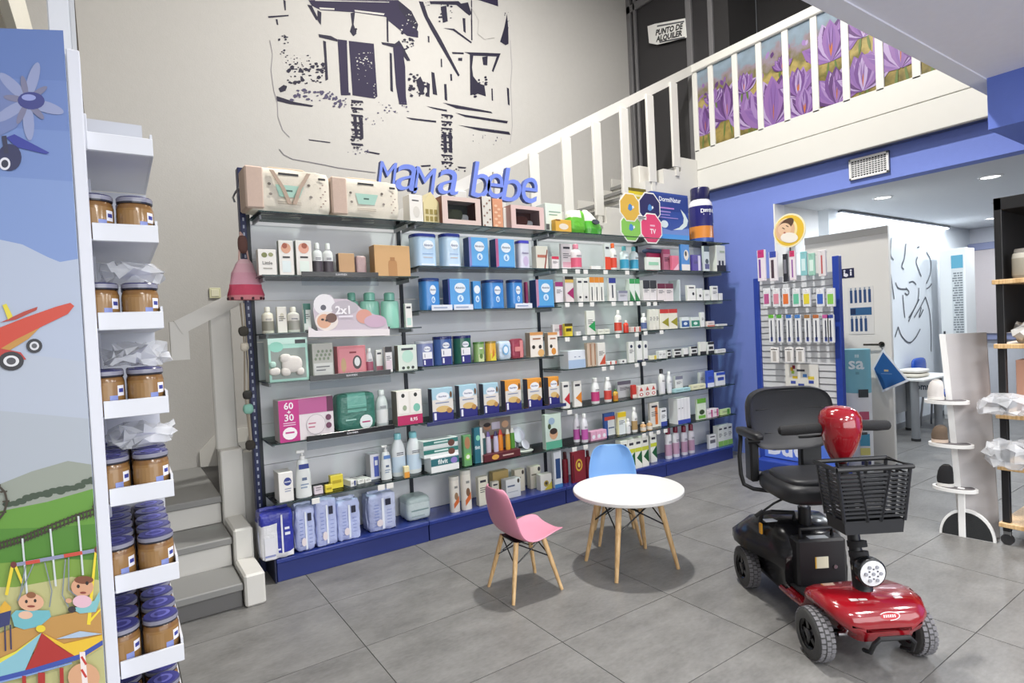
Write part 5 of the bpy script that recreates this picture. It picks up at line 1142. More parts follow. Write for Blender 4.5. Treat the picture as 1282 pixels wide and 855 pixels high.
# blue wooden words standing above the shelving
def word(letters, label):
    rt = thing('word_sign', label, 'sign', onY(letters[0][1], 245, 4.30))
    O = Vector(rt.location)
    for ch, px0, px1, pt, pb in letters:
        P0 = onY(px0, pb, 4.30); P1 = onY(px1, pt, 4.30); w = P1.x - P0.x; h = P1.z - P0.z
        cu = bpy.data.curves.new('letter', 'FONT'); cu.body = ch; cu.size = 1; cu.extrude = .5; cu.shear = .22; cu.resolution_u = 4
        to = bpy.data.objects.new('letter', cu); COL.objects.link(to); me0 = to.to_mesh()
        xs = [v.co.x for v in me0.vertices]; ys = [v.co.y for v in me0.vertices]
        m = MB(); kx = w / (max(xs) - min(xs)); kz = h / (max(ys) - min(ys))
        m.v = [((v.co.x - min(xs)) * kx + P0.x - O.x, -v.co.z * .045, (v.co.y - min(ys)) * kz + P0.z - O.z) for v in me0.vertices]
        for p in me0.polygons: m.f.append(tuple(p.vertices)); m.c.append(hexc('#6f85d8' if abs(p.normal.z) > .5 else '#46599c')); m.s.append(False)
        to.to_mesh_clear(); bpy.data.objects.remove(to); bpy.data.curves.remove(cu)
        m.build('letter', 'satin', rt)
word([('M', 472, 496, 205, 233), ('a', 494, 521, 208, 238), ('M', 516, 545, 212, 242), ('a', 547, 571, 214, 243)], 'blue cut-out word mama standing above the top shelf')
word([('b', 588, 611, 205, 247), ('e', 609, 628, 219, 248), ('b', 626, 650, 213, 252), ('e', 652, 671, 224, 254)], 'blue cut-out word bebe standing above the top shelf')

# black brand strips, clear promo trays and the promotion cards on the shelf edges
def strip_tray(B, r, a, b, label, col='#17171b', txt='SUAVINEX', h=.035):
    z = shelf_z(B, r); X0 = onY(a, 440, 3.94).x; X1 = onY(b, 440, 3.94).x
    t = thing('brand_strip', label, 'shelf strip', ((X0 + X1) / 2, 3.944, z)); w = X1 - X0
    MB().box(-w / 2, w / 2, -.004, .002, -.012, h - .012, col, .001).build('strip', 'gloss', t)
    m = MB(); m.text(txt, (0, -.0048, h / 2 - .012), UX, UZ, h * .36, '#d8d8dc', .02); m.build('lettering', 'print', t)
    MB().box(-w / 2, w / 2, .003, .006, -.07, -.02, '#ffffff').build('clear_skirt', 'clear', t)
strip_tray('A', 1, 383, 479, 'black brand strip under the kraft boxes of stair-end bay')
strip_tray('A', 3, 386, 488, 'black brand strip under the coral toy box')
strip_tray('A', 4, 378, 489, 'black brand strip under the teal wipes pack')
# two for one card with a sleeping baby picture
pc = onY(438, 417, 3.945); pt_ = thing('promotion_card', 'two for one promotion card with sleeping baby on stair-end bay', 'sign', (pc.x, 3.945, ZA[2]))
def cpt(px, py): q = onY(px, py, 3.93); return (q.x - pc.x, q.z - ZA[2])
m = MB(); m.prism([cpt(*p) for p in ((386, 408), (395, 414), (488, 412), (488, 420), (386, 422))], (0, -.012, 0), UX, UZ, (0, -1, 0), .003, '#e6dfe0')
m.prism([cpt(*p) for p in ((399, 415), (394, 402), (392, 386), (396, 374), (404, 368), (414, 369), (418, 374), (434, 374), (446, 380), (452, 386), (470, 394), (484, 402), (487, 413))], (0, -.008, 0), UX, UZ, (0, -1, 0), .003, '#c9bcc6'); m.build('card', 'print', pt_)
m = MB()
def cel(px, py, rx, ry, c, d, n=18): m.face([(*(lambda q: (q[0], -.0117 - d * .0004, q[1]))(cpt(px + rx * math.cos(-2 * PI * i / n), py + ry * math.sin(-2 * PI * i / n))),) for i in range(n)], c)
cel(406, 381, 13.5, 13, '#e6e3e6', 0); cel(405, 385, 3.5, 3.5, '#5a5a64', 1); cel(432, 385, 17, 9, '#b8b0b8', 1); cel(456, 396, 10, 9, '#d89a8a', 2); cel(470, 402, 14, 8, '#c9aabf', 2.5); cel(409, 402, 14.5, 12, '#e8ddd6', 3); cel(406, 402, 9, 9, '#dca88a', 4); cel(415, 398, 7, 6, '#6a4a40', 5); cel(404, 400, 2, 1.4, '#3a2c28', 6); cel(409, 401, 2, 1.4, '#3a2c28', 6)
q = cpt(429, 388); m.text('2x1', (q[0], -.0145, q[1]), UX, UZ, .058, '#f4f0f4', .03)
q = cpt(433, 396); m.face([(q[0] - .05, -.0145, q[1] - .006), (q[0] + .05, -.0145, q[1] - .006), (q[0] + .05, -.0145, q[1] + .006), (q[0] - .05, -.0145, q[1] + .006)], '#e6e0e8')
m.build('print', 'print', pt_)
MB().box(*[v for v in (cpt(384, 410)[0], cpt(489, 410)[0])], -.006, .03, 0.0, .012, '#1b1b1f').build('tray', 'gloss', pt_)
# plush set inside the mint gift box
gbx = onY(357, 450, 3.962).x; gz = ZA[3]
pl_ = thing('plush_set', 'white plush lamb with rattles behind front of mint gift box', 'plush toy', (gbx, 3.955, gz + .035))
for nm, cx, cz, w, h in (('body', .04, .02, .13, .11), ('head', .0, .085, .07, .06), ('leg', .09, .0, .05, .05), ('rattle', -.07, .01, .07, .05), ('rattle', .0, .0, .06, .06), ('clasp', -.08, .06, .04, .04)):
    MB().pillow(w, .03, h, '#e2ddd6' if nm != 'clasp' else '#b8d8cc', 5, 2.6, cx=cx, z=cz).build(nm, 'cloth', pl_, 60)
# sampler tray with tubes, kitchen scale, photo card
zz = zf; x0 = onY(606, 560, 3.97).x; x1 = onY(652, 560, 3.97).x; w = x1 - x0
sd = thing('tube_display', 'small dark red counter display of coloured cream tubes on sixth shelf of formula bay', 'display', ((x0 + x1) / 2, 3.975, zz))
MB().box(-w / 2, w / 2, 0, .14, 0, .06, '#5a2028', .003).build('tray', 'print', sd)
MB().box(-w / 2 + .05, w / 2, .13, .14, .06, .32, '#8a8078', .001).build('header', 'print', sd)
m = MB()
front(m, w - .06, .001, .30, [('e', .2, .8, .12, .1, '#a87a5c'), ('e', .2, .85, .12, .06, '#2f2624'), ('e', .8, .8, .12, .1, '#c09a7c'), ('r', .35, .7, .62, .9, '#b8b0c0'), ('e', .5, .5, .3, .06, '#8a3038')], '#fff')
o = m.build('printed_header', 'print', sd); o.location = (.03, .128, .02)
m = MB(); front(m, w, .001, .06, [('e', .3, .5, .1, .35, '#d8a04a'), ('r', .5, .4, .8, .6, '#c8a8a0')], '#fff'); m.build('printed_tray', 'print', sd)
for i, (c, cc) in enumerate((('#3a5a5c', '#e8e4e0'), ('#d8d0e0', '#7a68a8'), ('#c8c0d8', '#3a3460'), ('#e0862c', '#c83c34'), ('#d8a03c', '#e8e0d0'), ('#5a9a3c', '#e8e8e0'))):
    x = -w / 2 + .03 + i * (w - .06) / 5
    MB().lathe([(.022, .05, c), (.024, .12, c), (.020, .19, cc), (.010, .23, cc)], cx=x, cy=.05 + .02 * (i % 2), n=10, sy=.6).build('tube', 'gloss', sd)
sx_ = onY(658, 560, 4.06).x
ks = thing('baby_scale', 'grey and white oval scale with round dial on formula bay', 'scale', (sx_, 4.08, zz))
MB().lathe([(.075, 0, '#9aa09a'), (.085, .012, '#c8ccc4'), (.07, .02, '#d8dcd4')], n=20, sy=.8).build('base', 'gloss', ks)
m = MB(); m.lathe([(.07, 0, '#8a9098'), (.07, .015, '#c2c8d2'), (.055, .016, '#d8dce6')], n=20); o = m.build('dial', 'gloss', ks); o.location = (-.03, .05, .14); o.rotation_euler = (1.15, 0, 0)
m = MB(); m.lathe([(.045, 0, '#5a6068'), (.045, .01, '#d0d2dc')], n=18); o = m.build('small_dial', 'gloss', ks); o.location = (.0, -.01, .06); o.rotation_euler = (1.0, 0, .2)
m = MB(); m.tube([(-.03, .055, .14), (-.03, .06, .01)], .012, '#7a8088', 8); m.build('neck', 'gloss', ks)
px_ = onY(692, 560, 3.99)
pcard = thing('photo_card', 'green and white photo card of a baby at edge of formula bay', 'sign', (onY(693, 540, 3.99).x, 3.99, zz))
cw = onY(703, 540, 3.99).x - onY(683, 540, 3.99).x; chh = onY(693, 518, 3.99).z - zz
MB().box(-cw / 2, cw / 2, 0, .05, 0, chh, '#cfe0d4', .002).build('card', 'print', pcard)
m = MB(); front(m, cw, .001, chh, [('r', 0, 0, 1, .22, '#5aa88c'), ('e', .5, .42, .26, .16, '#d8a884'), ('e', .5, .5, .24, .09, '#3c2c28'), ('e', .4, .8, .2, .1, '#9ab0c8'), ('e', .25, .65, .1, .08, '#4a5a3c')], '#fff'); m.build('printed_front', 'print', pcard)
# white promotional plates clipped before the formula tins, navy rail, price tags
for i, (a, b) in enumerate(((540, 566), (568, 592), (645, 666))):
    X0 = onY(a, 382, 3.945).x; X1 = onY(b, 382, 3.945).x
    t = thing('shelf_plate', ('stair-side', 'middle', 'wall-side')[i] + ' white printed plate clipped before the bright blue formula tins', 'shelf strip', ((X0 + X1) / 2, 3.943, ZB[2]), 0, 'plates before formula tins')
    MB().box(-(X1 - X0) / 2, (X1 - X0) / 2, -.003, .003, -.006, .035, '#dfe4ee', .001).build('plate', 'print', t)
    m = MB(); front(m, X1 - X0, .007, .034, [('r', .1, .3, .75, .6, '#9aa8c4')], '#fff'); m.build('print', 'print', t)
X0 = onY(534, 524, 3.945).x; X1 = 3.235
tag(MB().box(X0, X1, 3.938, 3.946, ZB[4] - .022, ZB[4] + .006, '#2f3568', .001).build('shelf_rail', 'satin'), 'navy plastic rail along the edge under the cereal cartons', 'shelf strip')
TAGS = {('C', 1): (707, 723, 733, 758, 785), ('C', 2): (710, 727, 741, 768, 783, 790, 799), ('D', 2): (812, 820), ('C', 3): (710, 732, 742, 753, 773, 797), ('D', 3): (808, 828), ('C', 4): (756, 766, 797), ('D', 4): (806,), ('C', 5): (713,), ('C', 6): (719, 733,), ('D', 6): (806, 815, 824, 833), ('A', 5): (395, 477, 488)}
tg = MB().box(-.026, .026, -.004, .001, -.045, -.008, '#e9e8e4', .001).mesh('price_tag'); tg.materials.append(MAT['print'])
for (B, r), xs in TAGS.items():
    for x in xs:
        z = shelf_z(B, r); p = onY(x, 450, 3.944)
        d_ = ray(x, 450); 
        # solve for the point of the shelf edge seen at this column
        y0 = 450
        for _ in range(4):
            p = onY(x, y0, 3.944); y0 += (p.z - z) * 727 / (p - EYE).dot(RF)
        o = bpy.data.objects.new('price_tag', tg); COL.objects.link(o); o.location = (p.x, 3.945, z)
        tag(o, 'small white price tag hanging from edge of the %s shelf of %s' % (ORD[r], BAYW[B]), 'price tag', 'price tags ' + B + str(r))

# ================================================================== HANGING THINGS AT THE STAIR END
hb = thing('pink_sun_hat', 'pink and red fabric bag hanging from navy upright by stair', 'bag', (.735, 4.18, 1.86))
m = MB()
rings = []
for z, r, f in ((0, .105, .5), (.03, .11, .55), (.10, .095, .5), (.18, .075, .45), (.24, .05, .4), (.27, .03, .4)):
    rings.append([(r * math.cos(2 * PI * i / 20) * (1 + .10 * math.sin(5 * 2 * PI * i / 20 + z * 30)), r * f * math.sin(2 * PI * i / 20) * (1 + .1 * math.cos(4 * 2 * PI * i / 20)), z) for i in range(20)])
m.loft(rings, ['#d8898f', '#d0506a', '#dda3b4', '#e0b0bc', '#e3bcc4', '#e3bcc4']); m.build('body', 'cloth', hb, 70)
m = MB()
for i in range(10):
    a = 2 * PI * i / 10; m.box(.108 * math.cos(a) - .008, .108 * math.cos(a) + .008, .055 * math.sin(a) - .006, .055 * math.sin(a) + .006, .0, .018, '#4a2c34', .003)
m.build('trim_dots', 'cloth', hb)
for s in (-1, 1): MB().tube([(s * .03, 0, .26), (s * .02, .01, .36), (s * .005, .04, .44), (.0, .07, .46)], .006, '#d8b0a8', 6).build('cord', 'cloth', hb)
MB().pillow(.06, .05, .12, '#6a4a44', 5, 3, cx=0, cy=.01, z=.31).build('tag_doll', 'cloth', hb)
mo = thing('cord_garland', 'string garland of small felt toys hanging down the navy upright', 'garland', (.70, 4.19, .86))
MB().tube([(.0, 0, .98), (.01, 0, .7), (-.005, 0, .4), (.012, 0, .02)], .006, '#9a8f80', 6).build('cord', 'cloth', mo)
MB().tube([(.02, .005, .98), (.028, .005, .6), (.012, .005, .3), (.02, .005, .05)], .005, '#b8ad9a', 6).build('cord', 'cloth', mo)
for z, c, r in ((.76, '#4a4640', .035), (.66, '#d8cfc0', .03), (.34, '#3c3a38', .032), (.24, '#8fc4b4', .036), (.0, '#3f3b36', .035)):
    MB().pillow(r * 1.8, r * 1.2, r * 1.9, c, 5, 2.5, cx=.01, z=z, wob=.005, rnd=random.Random(int(z * 100))).build('felt_toy', 'cloth', mo, 60)
MB().tube([(.0, .0, 0), (-.02, -.03, .02), (-.05, -.04, -.04), (-.03, -.02, -.1)], .006, '#3a3a44', 6)
hk = thing('bag_hook', 'grey wire hook on the top of navy upright', 'hook', (.755, 4.255, 2.56))
MB().tube([(0, 0, .14), (-.01, -.02, .06), (-.04, -.04, .02), (-.06, -.05, -.02), (-.05, -.05, -.05)], .007, '#9aa0aa', 6).build('wire', 'metal', hk)

# ================================================================== PRINTED DISPLAY TOWER AT THE LEFT
DY = 1.57
dt = thing('display_tower', 'tall printed cardboard display tower with white side trays', 'display', (-.03, DY, 0))
def dpx(px, py, k=0): q = onY(px, py, DY - .0006 - k * .00008); return (q.x + .03, -.0006 - k * .00008, q.z)
MB().box(-.72, -.025, 0, .022, 0, 2.225, '#c8d2e4', .001).build('panel', 'print', dt)
MB().box(-.024, .0, -.004, .03, 0, 2.235, '#d8dae2', .002).build('edge_frame', 'satin', dt)
MB().box(-.74, -.7205, -.004, .03, 0, 2.235, '#d8dae2', .002).build('edge_frame', 'satin', dt)
MB().box(-.74, .0, .30, .32, 0, 2.20, '#d8dae2', .002).build('rear_panel', 'print', dt)
m = MB(); K = [0]
def art(pts, c):
    K[0] += 1
    q = []
    for px, py in pts:
        v = dpx(px, py, K[0]); q.append((min(v[0], -.026), v[1], v[2]))
    ar = sum(q[i][0] * q[(i + 1) % len(q)][2] - q[(i + 1) % len(q)][0] * q[i][2] for i in range(len(q)))
    m.face(q if ar > 0 else q[::-1], c)
def ell(cx, cy, rx, ry, c, a=0.0, n=18):
    ca, sa = math.cos(a), math.sin(a)
    art([(cx + rx * math.cos(t) * ca - ry * math.sin(t) * sa, cy + rx * math.cos(t) * sa + ry * math.sin(t) * ca) for t in (2 * PI * i / n for i in range(n))], c)
def line(path, w, c):
    for a, b in zip(path[:-1], path[1:]):
        d = (Vector(b) - Vector(a)).normalized(); n = Vector((-d.y, d.x)) * w / 2
        art([tuple(Vector(a) + n), tuple(Vector(b) + n), tuple(Vector(b) - n), tuple(Vector(a) - n)], c)
# sky bands, cloud, hills, meadow
for y0, y1, c in ((40, 100, '#5d76ae'), (100, 160, '#637cb4'), (160, 220, '#6c85ba'), (220, 330, '#778fc0')):
    art([(-160, y0 - 10), (150, y0 + 12), (150, y1 + 12), (-160, y1 - 10)], c)
art([(-160, 285), (0, 300), (28, 306), (60, 322), (75, 328), (140, 325), (150, 480), (-160, 480)], '#a9b3c6')
art([(-160, 420), (150, 450), (150, 560), (-160, 560)], '#acb4c2')
art([(-160, 500), (150, 520), (150, 640), (-160, 660)], '#a6adb6')
art([(-160, 610), (0, 606), (40, 590), (85, 577), (125, 580), (150, 582), (150, 640), (-160, 660)], '#8f958a')
art([(-160, 640), (0, 640), (60, 628), (128, 610), (150, 615), (150, 700), (-160, 720)], '#5f9034')
art([(-160, 660), (0, 662), (70, 660), (150, 650), (150, 720), (-160, 730)], '#4d802c')
art([(-160, 700), (0, 705), (80, 700), (150, 695), (150, 900), (-160, 900)], '#789840')
art([(-160, 735), (20, 735), (90, 722), (150, 720), (150, 960), (-160, 960)], '#b8b680')
for i in range(14): ell(10 + i * 8.2, 632 - i * 2.3 + random.uniform(-2, 2), 7, 3.2 + random.uniform(0, 2), '#3c4a3a')
# propeller aeroplane, upper
art([(-60, 150), (-10, 95), (18, 105), (37, 112), (38, 135), (20, 160), (0, 170), (-60, 190)], '#6a79a8')
for a in (.3, 1.5, 2.6, 3.9, 5.0): ell(34 + 24 * math.cos(a), 126 + 26 * math.sin(a), 24, 7, '#8b94b8', a)
for a in (.8, 2.0, 3.3, 4.5, 5.7): ell(34 + 16 * math.cos(a), 126 + 18 * math.sin(a), 14, 4, '#74748f', a)
ell(39, 126, 17, 11, '#33397c', .05); ell(36, 122, 9, 4, '#8a93c8', .05)
art([(8, 172), (18, 168), (62, 191), (58, 193), (20, 184)], '#2c3690'); ell(12, 197, 15, 17, '#262a52'); ell(6, 205, 7, 8, '#d8d8e0'); ell(6, 205, 4.5, 5, '#2a2c40'); line([(5, 170), (8, 192)], 6, '#2a2c48')
# red aeroplane
art([(-40, 425), (0, 410), (30, 398), (70, 384), (88, 379), (93, 383), (85, 393), (50, 410), (20, 425), (0, 437), (-40, 452)], '#c2402c')
art([(-40, 452), (0, 437), (20, 425), (50, 410), (36, 424), (10, 440), (-40, 465)], '#b8863c')
art([(0, 404), (30, 390), (47, 384), (46, 388), (20, 400)], '#a83a2c'); art([(3, 382), (8, 380), (16, 396), (10, 400)], '#d6c63a')
art([(-40, 440), (0, 436), (26, 441), (33, 450), (10, 452), (-40, 455)], '#b03430'); ell(14, 452, 16, 12, '#2a2a30'); ell(14, 452, 10, 7, '#d8d8da'); ell(14, 452, 6, 4.5, '#4a4a50'); ell(43, 433, 10, 9, '#2a2a30'); ell(43, 433, 6, 5.5, '#d0d0d4'); ell(43, 433, 3.5, 3, '#55555a')
# roller coaster track
tr = [(-40, 684), (0, 680), (30, 671), (60, 659), (95, 645), (126, 636)]
line(tr, 2, '#3b3327'); line([(x, y + 6) for x, y in tr], 2, '#3b3327')
for a, b in zip(tr[:-1], tr[1:]):
    for k in range(7):
        t = k / 7; x = a[0] + (b[0] - a[0]) * t; y = a[1] + (b[1] - a[1]) * t; line([(x, y - 2), (x + 1, y + 8)], 2, '#3b3327')
cv = [(132, 612), (122, 622), (117, 634), (120, 648), (130, 660)]; line(cv, 2, '#3b3327'); line([(x + 6, y) for x, y in cv], 2, '#3b3327')
for x, y in cv: line([(x - 2, y), (x + 8, y)], 2, '#3b3327')
cv = [(-2, 608), (6, 616), (9, 628), (5, 642), (-3, 652)]; line(cv, 3, '#3b3327')
for x, y in cv: line([(x - 6, y), (x + 3, y - 1)], 2, '#3b3327')
# swing set with two plain babies
art([(-20, 800), (40, 778), (100, 765), (140, 758), (140, 800), (60, 812), (-20, 830)], '#b98d4f')
for x0, y0, x1, y1 in ((28, 674, 34, 745), (63, 662, 70, 734), (98, 646, 104, 720)): line([(x0, y0), (x1, y1)], 2.5, '#c8cfcf')
line([(14, 708), (124, 688)], 4.5, '#8a8ca8'); line([(32, 705), (50, 702)], 4.5, '#c24a3c'); line([(80, 696), (103, 692)], 4.5, '#c24a3c')
line([(16, 706), (8, 745)], 4, '#e0c83a'); line([(19, 708), (28, 730)], 3.5, '#e0c83a'); line([(121, 688), (111, 782)], 4.5, '#e8cf3a'); line([(124, 690), (133, 760)], 3, '#e8cf3a'); line([(112, 778), (136, 760)], 3, '#e8cf3a'); ell(17, 707, 4, 4, '#6a3430'); ell(123, 688, 5, 5, '#6a3430')
for x0, y0, x1, y1 in ((32, 708, 24, 752), (42, 706, 22, 752), (56, 704, 65, 740), (65, 740, 62, 760), (82, 700, 78, 745), (86, 698, 86, 738), (86, 738, 98, 748), (78, 745, 86, 760)): line([(x0, y0), (x1, y1)], 1.5, '#7f8890')
art([(14, 770), (20, 764), (62, 764), (64, 772), (50, 784), (30, 788), (18, 784)], '#6fb0b8'); ell(39, 754, 16, 11, '#d8a888'); ell(39, 745, 6, 4, '#8a5a3c'); ell(33, 753, 1.8, 2.2, '#2f2624'); ell(44, 752, 1.8, 2.2, '#2f2624'); ell(39, 759, 5, 1.5, '#8a4438'); ell(32, 770, 9, 5, '#dcb49a')
art([(90, 762), (118, 752), (126, 740), (128, 750), (120, 766), (100, 768)], '#7fb8bc'); ell(103, 735, 14, 12, '#cf9c7c'); ell(105, 726, 12, 5, '#7a4a34'); ell(98, 734, 2, 2.4, '#2f2624'); ell(109, 730, 2, 2.4, '#2f2624'); ell(104, 742, 4, 1.5, '#8a4438'); ell(103, 753, 12, 8, '#dcb4c0'); ell(90, 763, 5, 4, '#3a3436'); ell(86, 752, 4, 3, '#cf9c7c')
# carousel roof
art([(0, 760), (6, 752), (14, 760), (12, 770), (0, 776)], '#d8a83c'); art([(-20, 775), (0, 768), (14, 764), (12, 782), (-20, 792)], '#3a3f6a'); line([(6, 782), (7, 815)], 2, '#3a3a5c'); line([(13, 782), (14, 813)], 2, '#3a3a5c')
art([(52, 792), (20, 815), (-30, 838), (-60, 850), (-60, 862), (0, 846), (30, 840)], '#d8cf50'); art([(52, 792), (20, 818), (-20, 842), (-40, 855), (30, 842)], '#86b8c4'); art([(52, 792), (46, 810), (30, 842), (62, 836), (95, 822), (72, 808)], '#a83430'); art([(52, 792), (80, 806), (138, 792), (137, 806), (110, 820), (95, 822), (70, 806)], '#e0b83a'); art([(70, 800), (100, 790), (137, 791), (100, 798)], '#a9bcd0')
line([(-40, 858), (0, 850), (40, 840), (100, 822), (137, 802)], 6, '#3f52a0'); line([(-40, 862), (0, 854), (40, 844), (90, 830)], 2, '#7f9ac8'); ell(51, 787, 6, 4.5, '#e0c83a')
line([(30, 846), (31, 870)], 5, '#a83430'); line([(52, 842), (52, 870)], 9, '#a83430'); line([(77, 836), (78, 870)], 5, '#a83430'); ell(105, 848, 20, 18, '#d0a07c'); line([(103, 816), (107, 862)], 7, '#e8dcd8'); line([(102, 822), (108, 832)], 3, '#c04038'); line([(102, 838), (108, 848)], 3, '#c04038')
m.build('printed_picture', 'print', dt)
# trays beside the printed panel
TRZ = [2.07, 1.868, 1.667, 1.467, 1.268, 1.070, .873, .676, .48]
TX = (-.055, .128)     # local x of a tray
for z in TRZ:
    tr_ = MB(); x0, x1 = TX
    tr_.box(x0, x1 - .0055, .0305, .4335, z - .0405, z - .036, '#d4d6dc'); t_ = tr_.build('tray', 'satin', dt)
    MB().box(.002, x1, .024, .030, z - .040, z, '#d6d8de', .001).build('lip', 'satin', t_)
    MB().box(x1 - .005, x1, .031, .44, z - .040, z + .012, '#d2d4da').build('side_wall', 'satin', t_)
    MB().box(x0, x1, .434, .44, z - .036, z + .16, '#c9ccd4').build('back_wall', 'satin', t_)
# clear price sleeves tucked over the jars
# jars
def make_jar(label):
    t = thing('baby_food_jar', label, 'jar'); r = .0375
    MB().lathe([(r * .9, 0, '#7a5a34'), (r, .006, '#856540'), (r, .03, '#8f6d42'), (r, .076, '#7f5c36'), (r * .93, .086, '#5d4228'), (r * .86, .090, '#5d4228')], n=20).build('glass', 'gloss', t)
    l = MB().lathe([(r * .96, .088, '#2c2c34'), (r * .99, .092, '#8a8a98'), (r * .99, .101, '#3c3c62'), (r * .92, .104, '#3f3f86')], n=20).build('lid', 'gloss', t)
    m = MB(); m.lathe([(r * .55, .1046, '#6a6ab8')], n=16, cap0=False); m.lathe([(r * .34, .1050, '#3f3f86')], n=14, cap0=False); m.build('lid_print', 'print', l)
    m = MB()
    for a0, a1, z0, z1, c in ((-.1, .40, .044, .068, '#e6e6ee'), (-.02, .33, .052, .061, '#3a4290'), (-.55, -.1, .03, .046, '#7f8cc4'), (-1.5, -.65, .014, .07, '#947248')):
        n = 4
        for i in range(n):
            b0 = a0 + (a1 - a0) * i / n + .75; b1 = a0 + (a1 - a0) * (i + 1) / n + .75; k = r * (1.006 + (.004 if c == '#3a4290' else 0))
            m.face([(k * math.sin(b0), -k * math.cos(b0), z0), (k * math.sin(b1), -k * math.cos(b1), z0), (k * math.sin(b1), -k * math.cos(b1), z1), (k * math.sin(b0), -k * math.cos(b0), z1)], c)
    m.build('paper_label', 'print', t)
    return t
NTH = ['first', 'second', 'third', 'fourth', 'fifth', 'sixth', 'seventh', 'eighth', 'ninth']
jar0 = None
for k, z in enumerate(TRZ):
    if k == 0 or k == 8: continue
    for j in range(2 if k < 4 else 5):
        for i, x in enumerate((-.019, .060)):
            lab = 'brown puree jar, %s row back on %s side of %s tray down' % (('front', 'second', 'third', 'fourth', 'fifth')[j], ('panel', 'open')[i], NTH[k])
            loc = (-.03 + x + .026, DY + .031 + .0395 + j * .079, z - .0355)
            if jar0 is None: jar0 = make_jar(lab); jar0.location = loc; jar0['group'] = 'jars in tray ' + NTH[k]
            else: dup(jar0, loc, 0, lab, 'jars in tray ' + NTH[k])
# crumpled clear wrap stuffed above some jars
rw = random.Random(9)
def crumple(name, label, cat, c, w, d, h, loc, mat='film', wob=.02, col='#e8eaee', seed=1):
    t = MB().pillow(w, d, h, col, 5, 3, wob=wob, rnd=random.Random(seed)).build(name, mat, None, 20)
    t.location = loc; tag(t, label, cat); return t
for i, (k, dz_) in enumerate(((1, .0), (2, .0), (3, 0))):
    z = TRZ[k + 1]
    crumple('plastic_wrap', 'crumpled clear wrap above the jars in the %s tray down' % NTH[k + 1], 'plastic wrap', None, .13, .16, .05, (.045, DY + .17, z + .072), seed=i + 3, wob=.03)
# white pole with a cable behind the tower
po = thing('pole', 'white square steel pole rising behind the printed display tower', 'pole', (-.075, 1.93, 0))
MB().box(-.024, .024, -.02, .02, 0, 3.0, '#e6e8ec', .003).build('post', 'satin', po)
MB().tube([(.030, -.012, 3.0), (.031, -.012, 2.6), (.036, -.012, 2.3), (.038, -.012, 2.2)], .0035, '#4a4238', 6).build('cable', 'rubber', po)
MB().box(.024, .034, -.02, .016, 2.25, 3.0, '#d4d6d8').build('flange', 'satin', po)

# ================================================================== CHILDREN'S TABLE AND CHAIRS
WOODC = '#d2a873'
def leg(parent, a, b, r0, r1):
    MB().tube([a, tuple(Vector(a).lerp(Vector(b), .5)), b], [r0, (r0 + r1) / 2 + .001, r1], WOODC, 12).build('leg', 'wood', parent)
TZ = .507
tb = thing('kids_table', 'low round white kids table on beech legs', 'table', (2.72, 2.72, 0))
R = .358
MB().lathe([(R * .955, TZ - .030, '#e4e3e0'), (R * .99, TZ - .024, '#e4e3e0'), (R, TZ - .014, '#e2e1df'), (R * .997, TZ - .004, '#e2e1df'), (R * .985, TZ, '#dfdedc')], n=72).build('tabletop', 'satin', tb)
fa = [(-.173, .24), (-.308, -.139), (.172, -.232), (.296, .128)]
fa = [(.30 * math.cos(a), .30 * math.sin(a)) for a in [math.radians(d) for d in (127, 207, 305, 25)]]
tops = [(.62 * x, .62 * y) for x, y in fa]
for (x, y), (u, v) in zip(fa, tops): leg(tb, (u, v, TZ - .03), (x, y, 0), .021, .012)
def wires(parent, pts_hi, pts_lo, col='#17171a', r=.005):
    n = len(pts_hi)
    for i in range(n):
        j = (i + 1) % n
        MB().tube([pts_hi[i], pts_lo[j]], r, col, 6).build('wire_brace', 'gloss', parent); MB().tube([pts_lo[i], pts_hi[j]], r, col, 6).build('wire_brace', 'gloss', parent)
def along(a, b, t): return tuple(Vector(a).lerp(Vector(b), t))
lt = [((u, v, TZ - .03), (x, y, 0)) for (x, y), (u, v) in zip(fa, tops)]
wires(tb, [along(a, b, .03) for a, b in lt], [along(a, b, .42) for a, b in lt])
def kids_chair(label, loc, rz, col, cold):
    t = thing('kids_chair', label, 'chair', loc, rz)
    # shell: a curved sheet, local +x is the way the chair faces
    prof = [(.205, .338), (.20, .352), (.16, .356), (.10, .346), (.04, .338), (-.03, .336), (-.085, .345), (-.125, .372), (-.15, .415), (-.165, .47), (-.178, .53), (-.19, .59), (-.197, .635), (-.20, .655)]
    wid = [.13, .155, .175, .182, .183, .182, .180, .180, .182, .180, .171, .155, .130, .085]
    nv = 12; m = MB(); rings = []
    for (x, z), w in zip(prof, wid):
        ring_ = []
        for k in range(nv + 1):
            s = -1 + 2 * k / nv
            lift = abs(s) ** 3
            seat = max(0, min(1, (x + .06) / .16)); back = 1 - seat
            ring_.append((x + lift * .035 * back, s * w, z + lift * .022 * seat + (lift * .0)))
        rings.append(ring_)
    m.loft(rings, col, True, False, False, closed=False)
    o = m.build('shell', 'satin', t, 80)
    sm = o.modifiers.new('thick', 'SOLIDIFY'); sm.thickness = .009; sm.offset = 0
    sb = o.modifiers.new('smooth', 'SUBSURF'); sb.levels = 1; sb.render_levels = 2
    feet = [(.17, .15), (-.17, .15), (-.17, -.15), (.17, -.15)]
    L = [((.55 * x, .55 * y, .325), (x, y, 0)) for x, y in feet]
    for a, b in L: leg(t, a, b, .016, .010)
    wires(t, [along(a, b, .02) for a, b in L], [along(a, b, .38) for a, b in L], r=.004)
    MB().box(-.10, .10, -.09, .09, .318, .328, '#1a1a1c', .002).build('seat_plate', 'gloss', t)
    return t
kids_chair('pink plastic kids chair with beech legs turned towards the table', (1.985, 2.895, 0), math.radians(-4), '#dd92a9', '#c87a92')
